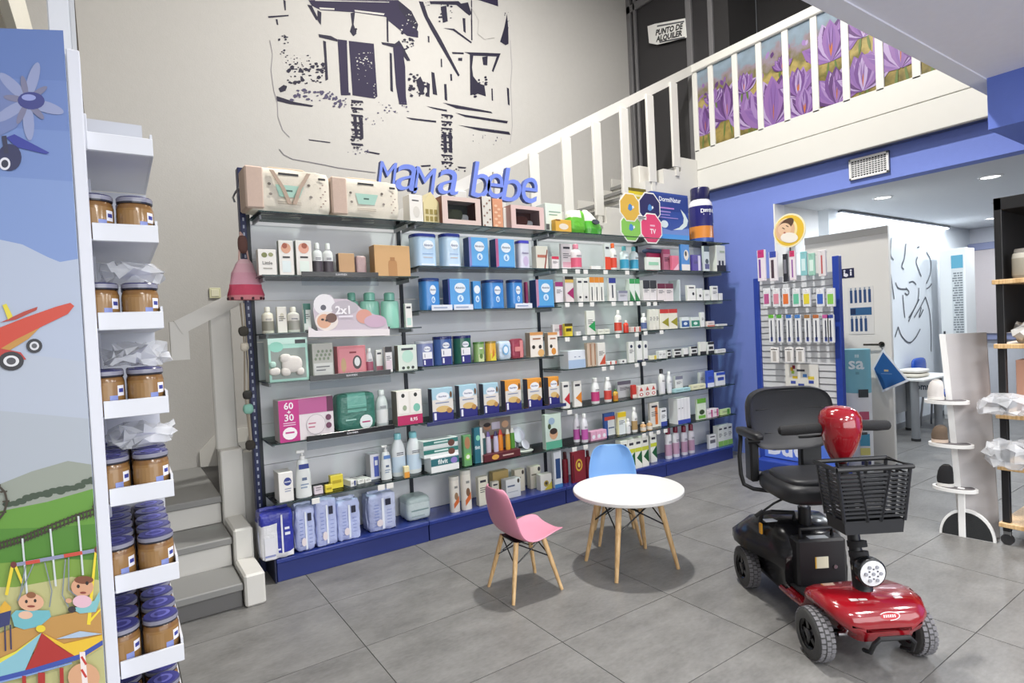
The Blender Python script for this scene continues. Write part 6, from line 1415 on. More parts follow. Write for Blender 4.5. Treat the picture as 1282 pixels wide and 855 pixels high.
kids_chair('sky blue plastic kids chair with beech legs behind the table', (3.00, 3.13, 0), math.radians(-127), '#7fb0e8', '#6a9ad4')

# ================================================================== MOBILITY SCOOTER
BK = '#17181b'; BK2 = '#212226'; RD_ = '#8e0f1b'
sc = thing('mobility_scooter', 'red and black four wheeled mobility scooter with front basket', 'scooter', (2.78, 1.30, 0), math.radians(-32.6))
def ring_prof(y, w, zb, zt, inner, zf_):
    h = [(0, zb), (inner, zb), (inner + .012, zb + .03), (w - .01, zf_), (w, zf_ + .02), (w, zt - .035), (w - .012, zt - .012), (w - .05, zt), (0, zt + .006)]
    return [(x, y, z) for x, z in h] + [(-x, y, z) for x, z in h[-2:0:-1]]
m = MB()
m.loft([ring_prof(*a) for a in ((-.165, .10, .17, .235, .07, .195), (-.155, .155, .155, .265, .10, .20), (-.13, .195, .15, .287, .12, .22), (-.07, .225, .145, .305, .13, .245), (.02, .235, .14, .312, .135, .25), (.10, .228, .13, .300, .135, .235), (.15, .20, .12, .262, .14, .19), (.19, .185, .11, .205, .15, .15), (.24, .178, .10, .165, .15, .12), (.36, .175, .10, .155, .15, .115), (.46, .175, .10, .155, .15, .115))], RD_)
m.build('front_shroud', 'lacquer', sc, 50)
MB().box(-.145, .145, .215, .40, .160, .172, '#1b1b1d', .004).build('foot_mat', 'rubber', sc)
m = MB(); m.prism([(.046 * math.cos(2 * PI * i / 24), .018 * math.sin(2 * PI * i / 24)) for i in range(24)], (0, 0, 0), UX, UZ, (0, -1, 0), .003, '#e6dcdc'); m.prism([(.041 * math.cos(2 * PI * i / 24), .0145 * math.sin(2 * PI * i / 24)) for i in range(24)], (0, -.003, 0), UX, UZ, (0, -1, 0), .001, '#b4202c')
for i in range(6): m.box(-.028 + i * .0095, -.022 + i * .0095, -.0046, -.004, -.005, .006, '#e8dede')
o = m.build('badge', 'print', sc); o.location = (.01, -.154, .262); o.rotation_euler = (-.35, 0, 0)
for x in (-.10, .10, -.06): MB().box(x - .018, x + .018, -.09, -.07, .304, .307, '#d8c8c8', .001).build('sticker', 'print', sc)
# wheels
def wheel(x, y, r, wd, grey):
    w_ = MB(); n = 36
    prof = [(-wd / 2, r * .58), (-wd / 2, r * .86), (-wd * .40, r * .96), (-wd * .2, r), (wd * .2, r), (wd * .40, r * .96), (wd / 2, r * .86), (wd / 2, r * .58)]
    w_.loft([[(a, b * math.cos(2 * PI * i / n), b * math.sin(2 * PI * i / n)) for i in range(n)] for a, b in prof], '#4c4c4c', True, False, False)
    t = w_.build('wheel', 'rubber', sc); t.location = (x, y, r)
    tr = MB()
    for i in range(30):
        a = 2 * PI * i / 30
        for s in (-1, 0, 1):
            aa = a + (.1 if s == 0 else 0); cx = s * wd * .3
            u = Vector((0, math.cos(aa), math.sin(aa))); v = Vector((0, -math.sin(aa), math.cos(aa)))
            rr = r * (1.0 if s == 0 else .975)
            c = u * rr + Vector((cx, 0, 0)); ax = Vector((1, 0, 0))
            hx, hv, hu = wd * .12, r * .075, .004
            P = [c + ax * (sx * hx) + v * (sv * hv) + u * su for sx, sv, su in ((-1, -1, -.002), (1, -1, -.002), (1, 1, -.002), (-1, 1, -.002), (-1, -1, hu), (1, -1, hu), (1, 1, hu), (-1, 1, hu))]
            for q in ((4, 5, 6, 7), (0, 1, 5, 4), (1, 2, 6, 5), (2, 3, 7, 6), (3, 0, 4, 7)): tr.face([P[k] for k in q], '#77767a')
    q = tr.build('tread', 'rubber', t); q['kind'] = 'stuff'
    h = MB(); h.loft([[(a, b * math.cos(2 * PI * i / 24), b * math.sin(2 * PI * i / 24)) for i in range(24)] for a, b in ((-wd * .42, r * .60), (-wd * .30, r * .52), (wd * .30, r * .52), (wd * .42, r * .60))], '#1c1c1f', True, False, False)
    for k in range(5):
        a = 2 * PI * k / 5
        for s in (-1, 1):
            u = Vector((0, math.cos(a), math.sin(a))); v = Vector((0, -math.sin(a), math.cos(a)))
            p = [u * (r * .12) + v * .014, u * (r * .55) + v * .010, u * (r * .55) - v * .010, u * (r * .12) - v * .014]
            A = [q_ + Vector((s * wd * .36, 0, 0)) for q_ in p]; B_ = [q_ + Vector((s * wd * .22, 0, 0)) for q_ in p]
            h.face(A if s > 0 else A[::-1], '#222226')
            for i in range(4): h.face([A[i], A[(i + 1) % 4], B_[(i + 1) % 4], B_[i]], '#1a1a1c')
    h.loft([[(a, b * math.cos(2 * PI * i / 14), b * math.sin(2 * PI * i / 14)) for i in range(14)] for a, b in ((-wd * .48, r * .12), (-wd * .44, r * .2), (wd * .44, r * .2), (wd * .48, r * .12))], '#2c2c30')
    h.build('hub', 'gloss', t)
for x, y in ((-.232, 0.01), (.232, 0.01), (-.215, .765), (.215, .765)): wheel(x, y, .115, .075, 1)
MB().tube([(-.2, .01, .115), (.2, .01, .115)], .014, '#2a2a2c', 10).build('front_axle', 'metal', sc)
MB().tube([(-.2, .765, .115), (.2, .765, .115)], .02, '#1a1a1c', 10).build('rear_axle', 'satin', sc)
for x in (-.13, .09): MB().tube([(x - .035, -.06, .145), (x + .035, -.06, .145)], .010, '#c8c8cc', 10).build('link_bolt', 'metal', sc)
MB().tube([(-.085, -.12, .10), (-.092, -.175, .12), (-.088, -.195, .165), (-.065, -.20, .19), (.065, -.20, .19), (.088, -.195, .165), (.092, -.175, .12), (.085, -.12, .10)], .010, BK, 8).build('bumper_bar', 'satin', sc)
# tiller, headlight
MB().tube([(0, .0, .29), (0, .02, .34), (0, .05, .46), (0, .10, .70), (0, .155, .90)], [.045, .038, .028, .026, .026], BK, 14).build('tiller_column', 'satin', sc)
for z in range(4): MB().tube([(0, .008 + z * .010, .36 + z * .045), (0, .014 + z * .010, .385 + z * .045)], .042, '#1c1c1f', 14).build('tiller_joint', 'rubber', sc)
hl = MB(); hl.loft([[(r_ * math.cos(2 * PI * i / 24), y_, .412 + r_ * math.sin(2 * PI * i / 24)) for i in range(24)] for y_, r_ in ((.04, .03), (0.0, .055), (-.035, .066), (-.062, .066), (-.066, .060))], BK); hl = hl.build('headlight', 'gloss', sc)
l_ = MB(); l_.loft([[(r_ * math.cos(2 * PI * i / 24), y_, .412 + r_ * math.sin(2 * PI * i / 24)) for i in range(24)] for y_, r_ in ((-.060, .057), (-.068, .057), (-.073, .03))], '#e4e6ea'); l_.build('lens', 'gloss', hl)
l_ = MB()
for k in range(7):
    a = 2 * PI * k / 6; rr = 0 if k == 6 else .034
    l_.loft([[(rr * math.cos(a) + .008 * math.cos(2 * PI * i / 10), y_, .412 + rr * math.sin(a) + .008 * math.sin(2 * PI * i / 10)) for i in range(10)] for y_ in (-.071, -.0765)], '#9a9ca4')
for k in range(6):
    a = 2 * PI * (k + .5) / 6; l_.box(.022 * math.cos(a) - .003, .022 * math.cos(a) + .003, -.0765, -.072, .412 + .022 * math.sin(a) - .003, .412 + .022 * math.sin(a) + .003, '#5a5a62')
l_.build('led_cells', 'gloss', hl)
th = MB(); rings = []
for z, rx, ry, yo in ((.862, .026, .03, .15), (.885, .045, .045, .15), (.93, .068, .058, .145), (.985, .086, .070, .14), (1.04, .097, .078, .14), (1.085, .096, .078, .145), (1.115, .080, .066, .15), (1.132, .05, .045, .155), (1.138, .012, .012, .155)):
    rings.append([(rx * math.cos(2 * PI * i / 28), yo + ry * math.sin(2 * PI * i / 28) * (1 + .12 * (math.sin(2 * PI * i / 28) < 0)), z) for i in range(28)])
th.loft(rings, RD_); th = th.build('tiller_head', 'lacquer', sc, 60)
MB().box(-.045, .045, .20, .235, .98, 1.09, BK, .01).build('dashboard', 'gloss', th)
for s in (-1, 1):
    MB().tube([(s * .06, .15, 1.035), (s * .12, .155, 1.035), (s * .20, .17, 1.028), (s * .265, .195, 1.022), (s * .275, .20, 1.02)], [.024, .025, .026, .024, .012], '#1b1b1d', 12).build('grip', 'rubber', sc)
    MB().tube([(s * .07, .19, .99), (s * .13, .20, .985), (s * .17, .205, .985)], .007, BK, 8).build('speed_lever', 'satin', sc)
# basket made of slats
bk = MB(); 
def bring(z, grow=0.0):
    t = (z - .60) / .30; w = .13 + .035 * t + grow; y0 = -.09 - .01 * t - grow; y1 = .05 + .01 * t + grow
    return [(-w, y0, z), (w, y0, z), (w, y1, z), (-w, y1, z)]
bk.loft([bring(.600), bring(.660)], BK2, False, True, False); bk.loft([bring(.660, -.004), bring(.604, -.004)], BK2, False, False, True)
bk = bk.build('basket', 'satin', sc)
rim = MB()
rr_ = [Vector(p) for p in bring(.895, .006)]
rim.tube(rr_ + [rr_[0]], .011, BK, 8); rim.build('rim', 'satin', bk)
for k in range(4):
    a, b = bring(.655)[k], bring(.885)[k]; MB().tube([a, b], .008, BK2, 6).build('corner_post', 'satin', bk)
for z in [.678 + i * .0185 for i in range(11)]:
    q = bring(z)
    for e in range(4):
        a, b = Vector(q[e]), Vector(q[(e + 1) % 4]); n_ = Vector((0, 0, .0045)); dd_ = (b - a).cross(UZ).normalized() * .004
        s_ = MB(); s_.loft([[p - n_ - dd_, p - n_ + dd_, p + n_ + dd_, p + n_ - dd_] for p in (a, b)], BK2, False); s_.build('slat', 'satin', bk)
for e in range(4):
    qa, qb = bring(.655), bring(.885)
    for t in ((.28, .72) if e % 2 == 0 else (.5,)):
        a = Vector(qa[e]).lerp(Vector(qa[(e + 1) % 4]), .5 + (t - .5) * .5); b = Vector(qb[e]).lerp(Vector(qb[(e + 1) % 4]), t); MB().tube([a, b], .009, BK2, 4).build('upright_rib', 'satin', bk)
MB().box(-.04, .04, .055, .10, .72, .80, BK, .006).build('basket_mount', 'satin', sc)
# seat
st_ = thing
seat = MB(); seat.pillow(.43, .44, .12, BK2, 8, 4, cx=0, cy=.44, z=.615); seat = seat.build('seat', 'vinyl', sc, 80)
MB().pillow(.36, .34, .05, '#26272b', 8, 4, cx=0, cy=.42, z=.705).build('seat_cushion', 'vinyl', seat, 80)
brr = []
for (y, t) in ((.605, .92), (.59, 1.0), (.63, 1.03), (.67, .97), (.685, .8)):
    ring_ = []
    for i in range(40):
        a = 2 * PI * i / 40; ca, sa = math.cos(a), math.sin(a)
        x = .238 * t * math.copysign(abs(ca) ** .5, ca); z = .172 * t * math.copysign(abs(sa) ** .5, sa)
        x *= 1 - .06 * (z < 0) * abs(z) / .17
        ring_.append((x, y + .10 * z - .02 * (1 - (x / .24) ** 2) * -1, 1.005 + z))
    brr.append(ring_)
bb = MB(); bb.loft(brr, BK2); bb = bb.build('backrest', 'vinyl', sc, 50)
m = MB(); m.tube([(-.15, .602, .93), (0, .620, .93), (.15, .602, .93)], .0025, '#0e0e10', 5); m.tube([(-.19, .615, 1.06), (0, .632, 1.07), (.19, .615, 1.06)], .0025, '#0e0e10', 5); m.build('seam', 'vinyl', bb)
MB().box(.06, .18, .62, .67, .66, .90, BK, .01).build('back_bracket', 'satin', sc); MB().box(-.24, -.19, .60, .68, .66, .90, BK, .01).build('back_bracket', 'satin', sc)
for s in (-1, 1):
    ar = MB().tube([(s * .268, .665, .925), (s * .27, .655, .90), (s * .285, .645, .80), (s * .285, .635, .70), (s * .275, .62, .645), (s * .23, .60, .622), (s * .16, .56, .618)], .0115, BK, 10).build('arm_frame', 'satin', sc)
    MB().pillow(.062, .27, .045, '#1c1d20', 6, 4, cx=s * .268, cy=.545, z=.925).build('arm_pad', 'vinyl', ar, 80)
    MB().tube([(s * .235, .50, .915), (s * .30, .50, .915)], .017, BK, 10).build('arm_pivot', 'satin', ar)
MB().tube([(0, .5, .44), (0, .5, .62)], .020, '#c8cad0', 14).build('seat_post', 'metal', sc)
MB().tube([(0, .5, .30), (0, .5, .54)], .033, BK, 14).build('post_sleeve', 'satin', sc)
MB().tube([(-.16, .42, .612), (-.20, .43, .59), (-.25, .45, .545)], [.006, .006, .006], BK, 8).build('seat_lever', 'satin', sc); MB().tube([(-.25, .45, .545), (-.285, .465, .515)], .011, BK, 8).build('lever_grip', 'rubber', sc)
# rear body, battery box
m = MB(); rings = []
for y, w, zt in ((.40, .165, .37), (.44, .19, .43), (.52, .21, .47), (.62, .245, .475), (.72, .262, .45), (.82, .262, .41), (.90, .24, .34), (.945, .19, .25)):
    h = [(0, .10), (.15, .10), (.165, .14), (.17, .235), (w, .255), (w, .30), (w * .9, zt * .86), (w * .62, zt * .98), (0, zt)]
    rings.append([(x, y, z) for x, z in h] + [(-x, y, z) for x, z in h[-2:0:-1]])
m.loft(rings, '#19191c'); m.build('rear_body', 'gloss', sc, 45)
bt = MB(); bt.box(-.125, .135, .345, .475, .165, .415, '#1d1d20', .012); bt = bt.build('battery_box', 'satin', sc)
MB().tube([(-.08, .40, .41), (-.08, .40, .455), (.09, .40, .455), (.09, .40, .41)], .011, BK, 8).build('handle', 'satin', bt)
m = MB(); m.box(-.035, .035, .3435, .3455, .265, .325, '#e6e2c8'); m.box(-.035, -.028, .3428, .344, .265, .325, '#d8a83c'); m.build('warning_label', 'print', bt)
MB().box(-.05, .05, .36, .40, .4155, .417, '#c4c8cc').build('top_label', 'print', bt)
MB().tube([(.07, .343, .27), (.07, .338, .27)], .010, '#c8c8cc', 10).build('charge_port', 'metal', bt)
MB().tube([(-.20, .62, .40), (-.20, .57, .49), (-.17, .52, .515), (-.06, .50, .51), (-.05, .52, .46)], .012, BK, 8).build('carry_handle', 'satin', sc)
MB().box(-.226, -.214, .54, .565, .385, .445, '#d89a2c', .003).build('brake_lever_tag', 'gloss', sc)
MB().box(-.20, -.06, .53, .57, .455, .460, '#c8ccd2', .001).build('reflector', 'gloss', sc)

# ================================================================== BACK ROOM AND RIGHT SIDE
# white door standing open with signs
DX = 6.45
dy0, dy1 = 2.67, 3.52
door2 = struct('door_2', MB().box(DX, DX + .045, dy0, dy1, .01, 2.435, '#e4e2dc', .004), 'satin', 'white door standing beside the blue pier')
MB().box(DX - .006, DX, dy0, dy1, 2.36, 2.436, '#c9c7c1', .002).build('door_head_strip', 'satin', door2)
hp = onX(1104, 431, DX)
hd = MB(); hd.tube([(DX, hp.y, hp.z), (DX - .05, hp.y, hp.z), (DX - .055, hp.y + .02, hp.z), (DX - .055, hp.y + .15, hp.z)], .010, '#5a544c', 8); hd.tube([(DX, hp.y, hp.z), (DX - .01, hp.y, hp.z)], .028, '#5a544c', 14); hd.build('door_handle', 'metal', door2)
sp_ = onX(1061, 342, DX - .005)
sg2 = thing('washroom_sign', 'navy accessible washroom sign on the white door', 'sign', (DX - .003, sp_.y, sp_.z))
MB().box(-.003, .003, -.065, .065, -.05, .05, '#1d2145', .001).build('plate', 'print', sg2)
m = MB()
for y, s in ((.03, 1), (-.035, .8)):
    m.prism([(y + .011 * math.cos(2 * PI * i / 10), .028 + .009 * math.sin(2 * PI * i / 10)) for i in range(10)], (-.003, 0, 0), UY, UZ, (-1, 0, 0), .0008, '#e8e8ee'); m.prism([(y - .008, -.028), (y + .010, -.028), (y + .008, .016), (y - .006, .016)], (-.003, 0, 0), UY, UZ, (-1, 0, 0), .0008, '#e8e8ee')
m.prism([(.0 + .022 * math.cos(2 * PI * i / 14), -.02 + .018 * math.sin(2 * PI * i / 14)) for i in range(14)], (-.003, .015, 0), UY, UZ, (-1, 0, 0), .0006, '#e8e8ee')
m.build('pictograms', 'print', sg2)
ps_ = [onX(x, y, DX - .004) for x, y in ((1061, 360), (1095, 418))]
py0, py1, pz0, pz1 = ps_[1].y, ps_[0].y, ps_[1].z, ps_[0].z
ps = thing('brush_poster', 'white poster of navy toothbrush heads on white door', 'poster', (DX - .003, (py0 + py1) / 2, pz0))
pw, ph = py1 - py0, pz1 - pz0
MB().box(-.002, .002, -pw / 2, pw / 2, 0, ph, '#dedcd8').build('sheet', 'print', ps)
m = MB()
for r_, (v0, v1) in enumerate(((.66, .93), (.06, .33))):
    for i in range(5 - r_):
        y = pw / 2 - (.14 + .18 * i) * pw; m.box(-.0032, -.002, y - .05 * pw, y + .05 * pw, v0 * ph, v1 * ph, '#2c4a78'); m.box(-.0034, -.0032, y - .03 * pw, y + .03 * pw, (v1 + .0) * ph, (v1 + .05) * ph, '#8a98a8')
m.box(-.0032, -.002, -.42 * pw, .42 * pw, .40 * ph, .56 * ph, '#33608c'); m.box(-.0036, -.0032, .2 * pw, .4 * pw, .42 * ph, .54 * ph, '#1a2c50'); m.build('print', 'print', ps)
# navy notice hanging askew from the handle
np0 = onX(1113, 464, DX - .06)
nt = thing('hanging_notice', 'dark blue square notice hanging askew from the door handle', 'notice', np0)
nt_pts = [(1105, 437), (1138, 477), (1105, 491), (1092, 461)]
q = [(onX(x, y, DX - .06) - np0) for x, y in nt_pts]; cen = sum(q, Vector()) / 4
MB().prism([(v.y, v.z) for v in q], (0, 0, 0), UY, UZ, (1, 0, 0), .006, '#dfe3ea').build('board', 'print', nt)
m = MB(); m.prism([((cen + (v - cen) * .87).y, (cen + (v - cen) * .87).z) for v in q], (-.0004, 0, 0), UY, UZ, (-1, 0, 0), .0006, '#285a98'); m.box(-.0022, -.0012, cen.y - .02, cen.y + .02, cen.z + .01, cen.z + .03, '#b8a888'); m.box(-.0022, -.0012, cen.y - .05, cen.y + .05, cen.z - .015, cen.z - .008, '#6a8ab8'); m.build('print', 'print', nt)
MB().tube([(-.004, onX(1105, 437, DX - .06).y - np0.y, onX(1105, 437, DX - .06).z - np0.z), (.0, hp.y + .005 - np0.y, hp.z - np0.z)], .003, '#4a4a4a', 5).build('string', 'satin', nt)
# curved totem with teal head
TXX = 6.12
tp = [onX(x, y, TXX) for x, y in ((1057, 437), (1095, 436))]
tcy = (tp[0].y + tp[1].y) / 2 + .04; thw = abs(tp[0].y - tp[1].y) / 2 - .01; tz = tp[0].z
tt = thing('promotion_totem', 'white curved cardboard totem with teal head before white door', 'display', (TXX, tcy, 0))
def trow(z0, z1, col, r=1.0):
    mm = MB(); n = 14
    pts = [(-.12 * math.cos(PI * (i / n - .5)) * r, thw * math.sin(PI * (i / n - .5)) * r * -1) for i in range(n + 1)]
    pts += [(.12 * math.cos(PI * (i / n - .5)) * r, thw * math.sin(PI * (i / n - .5)) * r) for i in range(1, n)]
    mm.loft([[(x, y, z) for x, y in pts] for z in (z0, z1)], col); return mm
trow(0, .78, '#e3e4e6').build('body', 'print', tt); trow(.781, tz, '#7fb9c8').build('head', 'print', tt)
m = MB()
def tt_txt(s, a, z, h, c):
    ca, sa = math.cos(a), math.sin(a); m.text(s, (-.122 * ca, -thw * 1.01 * sa, z), Vector((sa * .12, -ca * thw, 0)).normalized(), UZ, h, c, .02)
tt_txt('sa', .45, 1.06, .085, '#e8f2f4'); tt_txt('d', -.75, 1.06, .12, '#e8f2f4'); tt_txt('llll', .5, 1.15, .03, '#dceef2'); tt_txt('llll', .5, .98, .025, '#5a8a98')
for a, z0, z1, c in ((.85, .74, .82, '#33383c'), (.85, .52, .60, '#c85a78'), (.85, .42, .50, '#4a5a8a'), (.85, .26, .38, '#4a9ab8'), (.85, .17, .24, '#dcd47c'), (.9, .05, .11, '#2a3060')):
    ca, sa = math.cos(a), math.sin(a); dv = Vector((sa * .12, -ca * thw, 0)).normalized() * .045; c0 = Vector((-.1245 * ca, -thw * 1.03 * sa, 0))
    m.face([c0 - dv + UZ * z0, c0 + dv + UZ * z0, c0 + dv + UZ * z1, c0 - dv + UZ * z1], c)
m.build('print', 'print', tt)

# peg stand with dental goods
PX = 5.55; ya, yb_ = 2.735, 3.545
pg = thing('peg_stand', 'blue framed peg stand of dental goods before the opening', 'stand', (PX, (ya + yb_) / 2, 0))
hw = (yb_ - ya) / 2
for s in (-1, 1): MB().box(-.03, .03, s * hw - .03, s * hw + .03, 0, 2.11 if s < 0 else 1.98, '#24409c', .004).build('post', 'satin', pg)
MB().box(-.01, .012, -hw + .03, hw - .03, .55, 1.97, '#d5d7da', .002).build('back_panel', 'satin', pg)
for i in range(22):
    z = .60 + i * .062; MB().box(-.014, -.010, -hw + .035, hw - .035, z, z + .008, '#a9abb0').build('groove_bar', 'metal', pg)
MB().box(-.16, .16, -hw, hw, 0, .12, '#2a46a4', .006).build('base', 'satin', pg)
MB().box(-.03, .0, -hw + .03, hw - .03, .13, .54, '#5a7fe0', .003).build('kick_panel', 'satin', pg)
m = MB(); m.text('Bucal', (-.0312, .06, .26), (0, -1, 0), UZ, .20, '#e9eef8', .03); m.build('lettering', 'print', pg)
cs = thing('round_sign', 'round yellow sign with a sleeping child face on peg stand', 'sign', (PX - .02, 3.165, 2.25)); rr = .165
cz = .165
n = 36
MB().prism([(rr * math.cos(2 * PI * i / n), cz + rr * math.sin(2 * PI * i / n)) for i in range(n)], (0, 0, 0), UY, UZ, (-1, 0, 0), .008, '#efe6c0').build('disc', 'print', cs)
m = MB()
def disc(cy, cz_, ry, rz_, c, k, a=0): m.prism([(cy + ry * math.cos(t) * math.cos(a) - rz_ * math.sin(t) * math.sin(a), cz_ + ry * math.cos(t) * math.sin(a) + rz_ * math.sin(t) * math.cos(a)) for t in (2 * PI * i / 24 for i in range(24))], (-.008 - k * .0006, 0, 0), UY, UZ, (-1, 0, 0), .0006, c)
disc(0, cz, .15, .15, '#e2bb3c', 0); disc(.03, cz + .01, .115, .115, '#ecdca0', 1); disc(.04, cz + .01, .10, .105, '#dcb490', 2, .3); disc(.03, cz + .06, .09, .05, '#5a4234', 3, -.5); disc(.045, cz + .02, .07, .06, '#e3c0a0', 4, .3); disc(.0, cz - .07, .09, .05, '#ece6dc', 5, .2); disc(.055, cz + .03, .018, .004, '#4a3428', 6, .6); disc(.015, cz + .045, .018, .004, '#4a3428', 6, .6); disc(.045, cz - .015, .012, .008, '#b06a58', 6)
m.build('print', 'print', cs)
MB().box(-.004, .004, -.006, .006, -.28, .01, '#3a3a3e').build('stem', 'satin', cs)
def hang(px, py0, py1, w, c, lab, extra=None, gap=.10, name='blister_card'):
    X = PX - gap; p = onX(px, py0, X); q = onX(px, py1, X); h = p.z - q.z
    t = thing(name, lab, 'dental product', (X, p.y, q.z), 0, None)
    MB().box(-.012, .012, -w / 2, w / 2, 0, h, c, .003).build('card', 'print', t)
    m = MB()
    for e in extra or (): m.box(-.0135, -.012, -w / 2 + e[0] * w, -w / 2 + e[1] * w, e[2] * h, e[3] * h, e[4])
    if m.f: m.build('print', 'print', t)
    MB().tube([(gap - .012, 0, h * .93), (-.03, 0, h * .93)], .0025, '#b8bac0', 5).build('hook', 'metal', t)
    return t
R1 = [(953, 313, 352, .085, '#e8dfe6', [(.1, .9, .75, 1, '#c23a78'), (.55, .8, .1, .7, '#7a4a9c')], 'white and magenta brush carton'), (968, 315, 352, .085, '#e4dfe4', [(.1, .9, .8, 1, '#3a4ea8'), (.4, .75, .1, .72, '#4a3a44')], 'white and blue brush carton'), (983, 318, 353, .045, '#2a2c34', [(.2, .8, .3, .8, '#7a7a84')], 'black brush blister'), (992, 314, 351, .06, '#e6dce2', [(.1, .9, .8, 1, '#c83a6a'), (.4, .6, .1, .7, '#8a4a9c')], 'white brush blister with pink head'), (1006, 315, 345, .06, '#8ac4c8', [(.2, .8, .2, .7, '#d0e8ea')], 'aqua brush blister'), (1016, 317, 345, .06, '#9acab8', [(.2, .8, .2, .7, '#d8ece4')], 'mint brush blister'), (1029, 313, 346, .07, '#dcd8da', [(.4, .6, .1, .8, '#b85a5a')], 'clear blister with red brush')]
for a in R1: hang(a[0], a[1], a[2], a[3], a[4], a[6] + ' on top row of peg stand', a[5])
R2 = [(960, '#b85a8c', 'plum'), (972, '#d88a9c', 'rose'), (984, '#e0743c', 'orange'), (997, '#6ac0a0', 'green'), (1010, '#e0d040', 'yellow'), (1027, '#3a62b8', 'royal blue'), (1040, '#8ac85a', 'lime')]
for px, c, nm in R2: hang(px, 361, 384, .075, '#dfe2e6', nm + ' dental floss pouch on second row of peg stand', [(.15, .85, .15, .7, c), (.3, .7, .8, .95, '#f2f2f4')], name='floss_pouch')
R3 = [(966, '#6ab83c'), (976, '#5aa84a'), (988, '#3a72c0'), (999, '#4a82c8'), (1011, '#a87a4a'), (1022, '#b86a3c'), (1034, '#c85a9a'), (1040, '#3a4a9a')]
NM3 = ['lime', 'green', 'blue', 'sky blue', 'tan', 'rust', 'pink', 'indigo']
for (px, c), nm in zip(R3, NM3): hang(px, 394, 429, .06, '#e3e5e8', 'white toothbrush blister with %s top on third row' % nm, [(.05, .95, .88, 1, c), (.4, .6, .1, .8, '#33384c'), (.3, .7, .05, .2, '#5a6ab0')])
for i, px in enumerate((970, 988, 1002)): hang(px, 435, 454, .085, '#eceae8', ('first', 'middle', 'last')[i] + ' white small card on fourth row of peg stand', [(.3, .7, .1, .75, '#b8b4b0'), (.1, .9, .85, .9, '#555')], name='small_card')
X_ = PX - .03; c0 = onX(1003, 470, X_)
cp = thing('colour_poster', 'white poster with coloured shapes low on peg stand', 'poster', c0)
MB().box(-.004, .004, -.17, .16, -.12, .11, '#e2e0da').build('sheet', 'print', cp)
m = MB()
for y, z, w, h, c in ((.09, .06, .03, .04, '#d8a83c'), (.07, .08, .03, .035, '#8a2438'), (.08, .03, .03, .03, '#9ac048'), (.0, .05, .08, .02, '#3a3a44'), (.06, -.02, .05, .025, '#e0c030'), (-.04, .0, .04, .03, '#4a82c8'), (.08, -.07, .05, .03, '#4a5aa8'), (-.1, -.02, .06, .03, '#e0c84a'), (-.1, -.06, .05, .03, '#33489c'), (0, -.09, .06, .02, '#33489c')): m.box(-.006, -.004, y - w / 2, y + w / 2, z - h / 2, z + h / 2, c, .001)
m.build('print', 'print', cp)

# downlights and ceiling panel in the back room, led strip
for i, (x, y) in enumerate(BACK_LAMPS):
    t = thing('downlight', 'round white recessed downlight in back room ceiling', 'ceiling light', (x, y, 2.80), 0, 'back room downlights')
    MB().lathe([(.085, -.012, '#e9eaec'), (.098, -.004, '#e9eaec'), (.098, 0, '#e9eaec')], n=24, cap0=False).build('rim', 'satin', t)
    MB().lathe([(.0745, -.006, '#ffffff'), (.075, -.003, '#ffffff')], n=24).build('lens', 'lamp', t)
t = thing('ceiling_panel_light', 'square flush panel light in back room ceiling', 'ceiling light', (9.0, 2.15, 2.80))
MB().box(-.32, .32, -.32, .32, -.012, 0, '#e6e8ea', .002).build('frame', 'satin', t); MB().box(-.29, .29, -.29, .29, -.016, -.012, '#fff').build('diffuser', 'lamp', t)
for i, (p, e, r) in enumerate(HIGH_LAMPS):
    t = thing('high_bay_lamp', 'round lamp high on the two storey ceiling', 'ceiling light', (p[0], p[1], 6.296), 0, 'high ceiling lamps')
    MB().lathe([(r * 1.1, -.05, '#d8d8d8'), (r * 1.15, 0, '#d8d8d8')], n=24).build('housing', 'satin', t)
for i, p in enumerate(SOFFIT_LAMPS):
    t = thing('soffit_panel', 'square panel light in the low soffit', 'ceiling light', (p[0], p[1], 3.05), 0, 'soffit panels')
    MB().box(-.31, .31, -.31, .31, -.014, 0, '#e6e8ea', .002).build('frame', 'satin', t)
ls = thing('led_strip', 'bright led strip along the top of the glossy wall', 'light', (7.15, 3.47, 2.72))
MB().box(0, 3.2, -.03, .02, .045, .07, '#8a8d92', .002).build('rail', 'metal', ls); MB().box(0, 3.2, -.012, .012, .03, .045, '#fff').build('tube', 'led', ls)
lamp('led_strip_light', 'AREA', (8.7, 3.38, 2.70), 7, COOL, 3.0, .04, (math.radians(20), 0, 0))

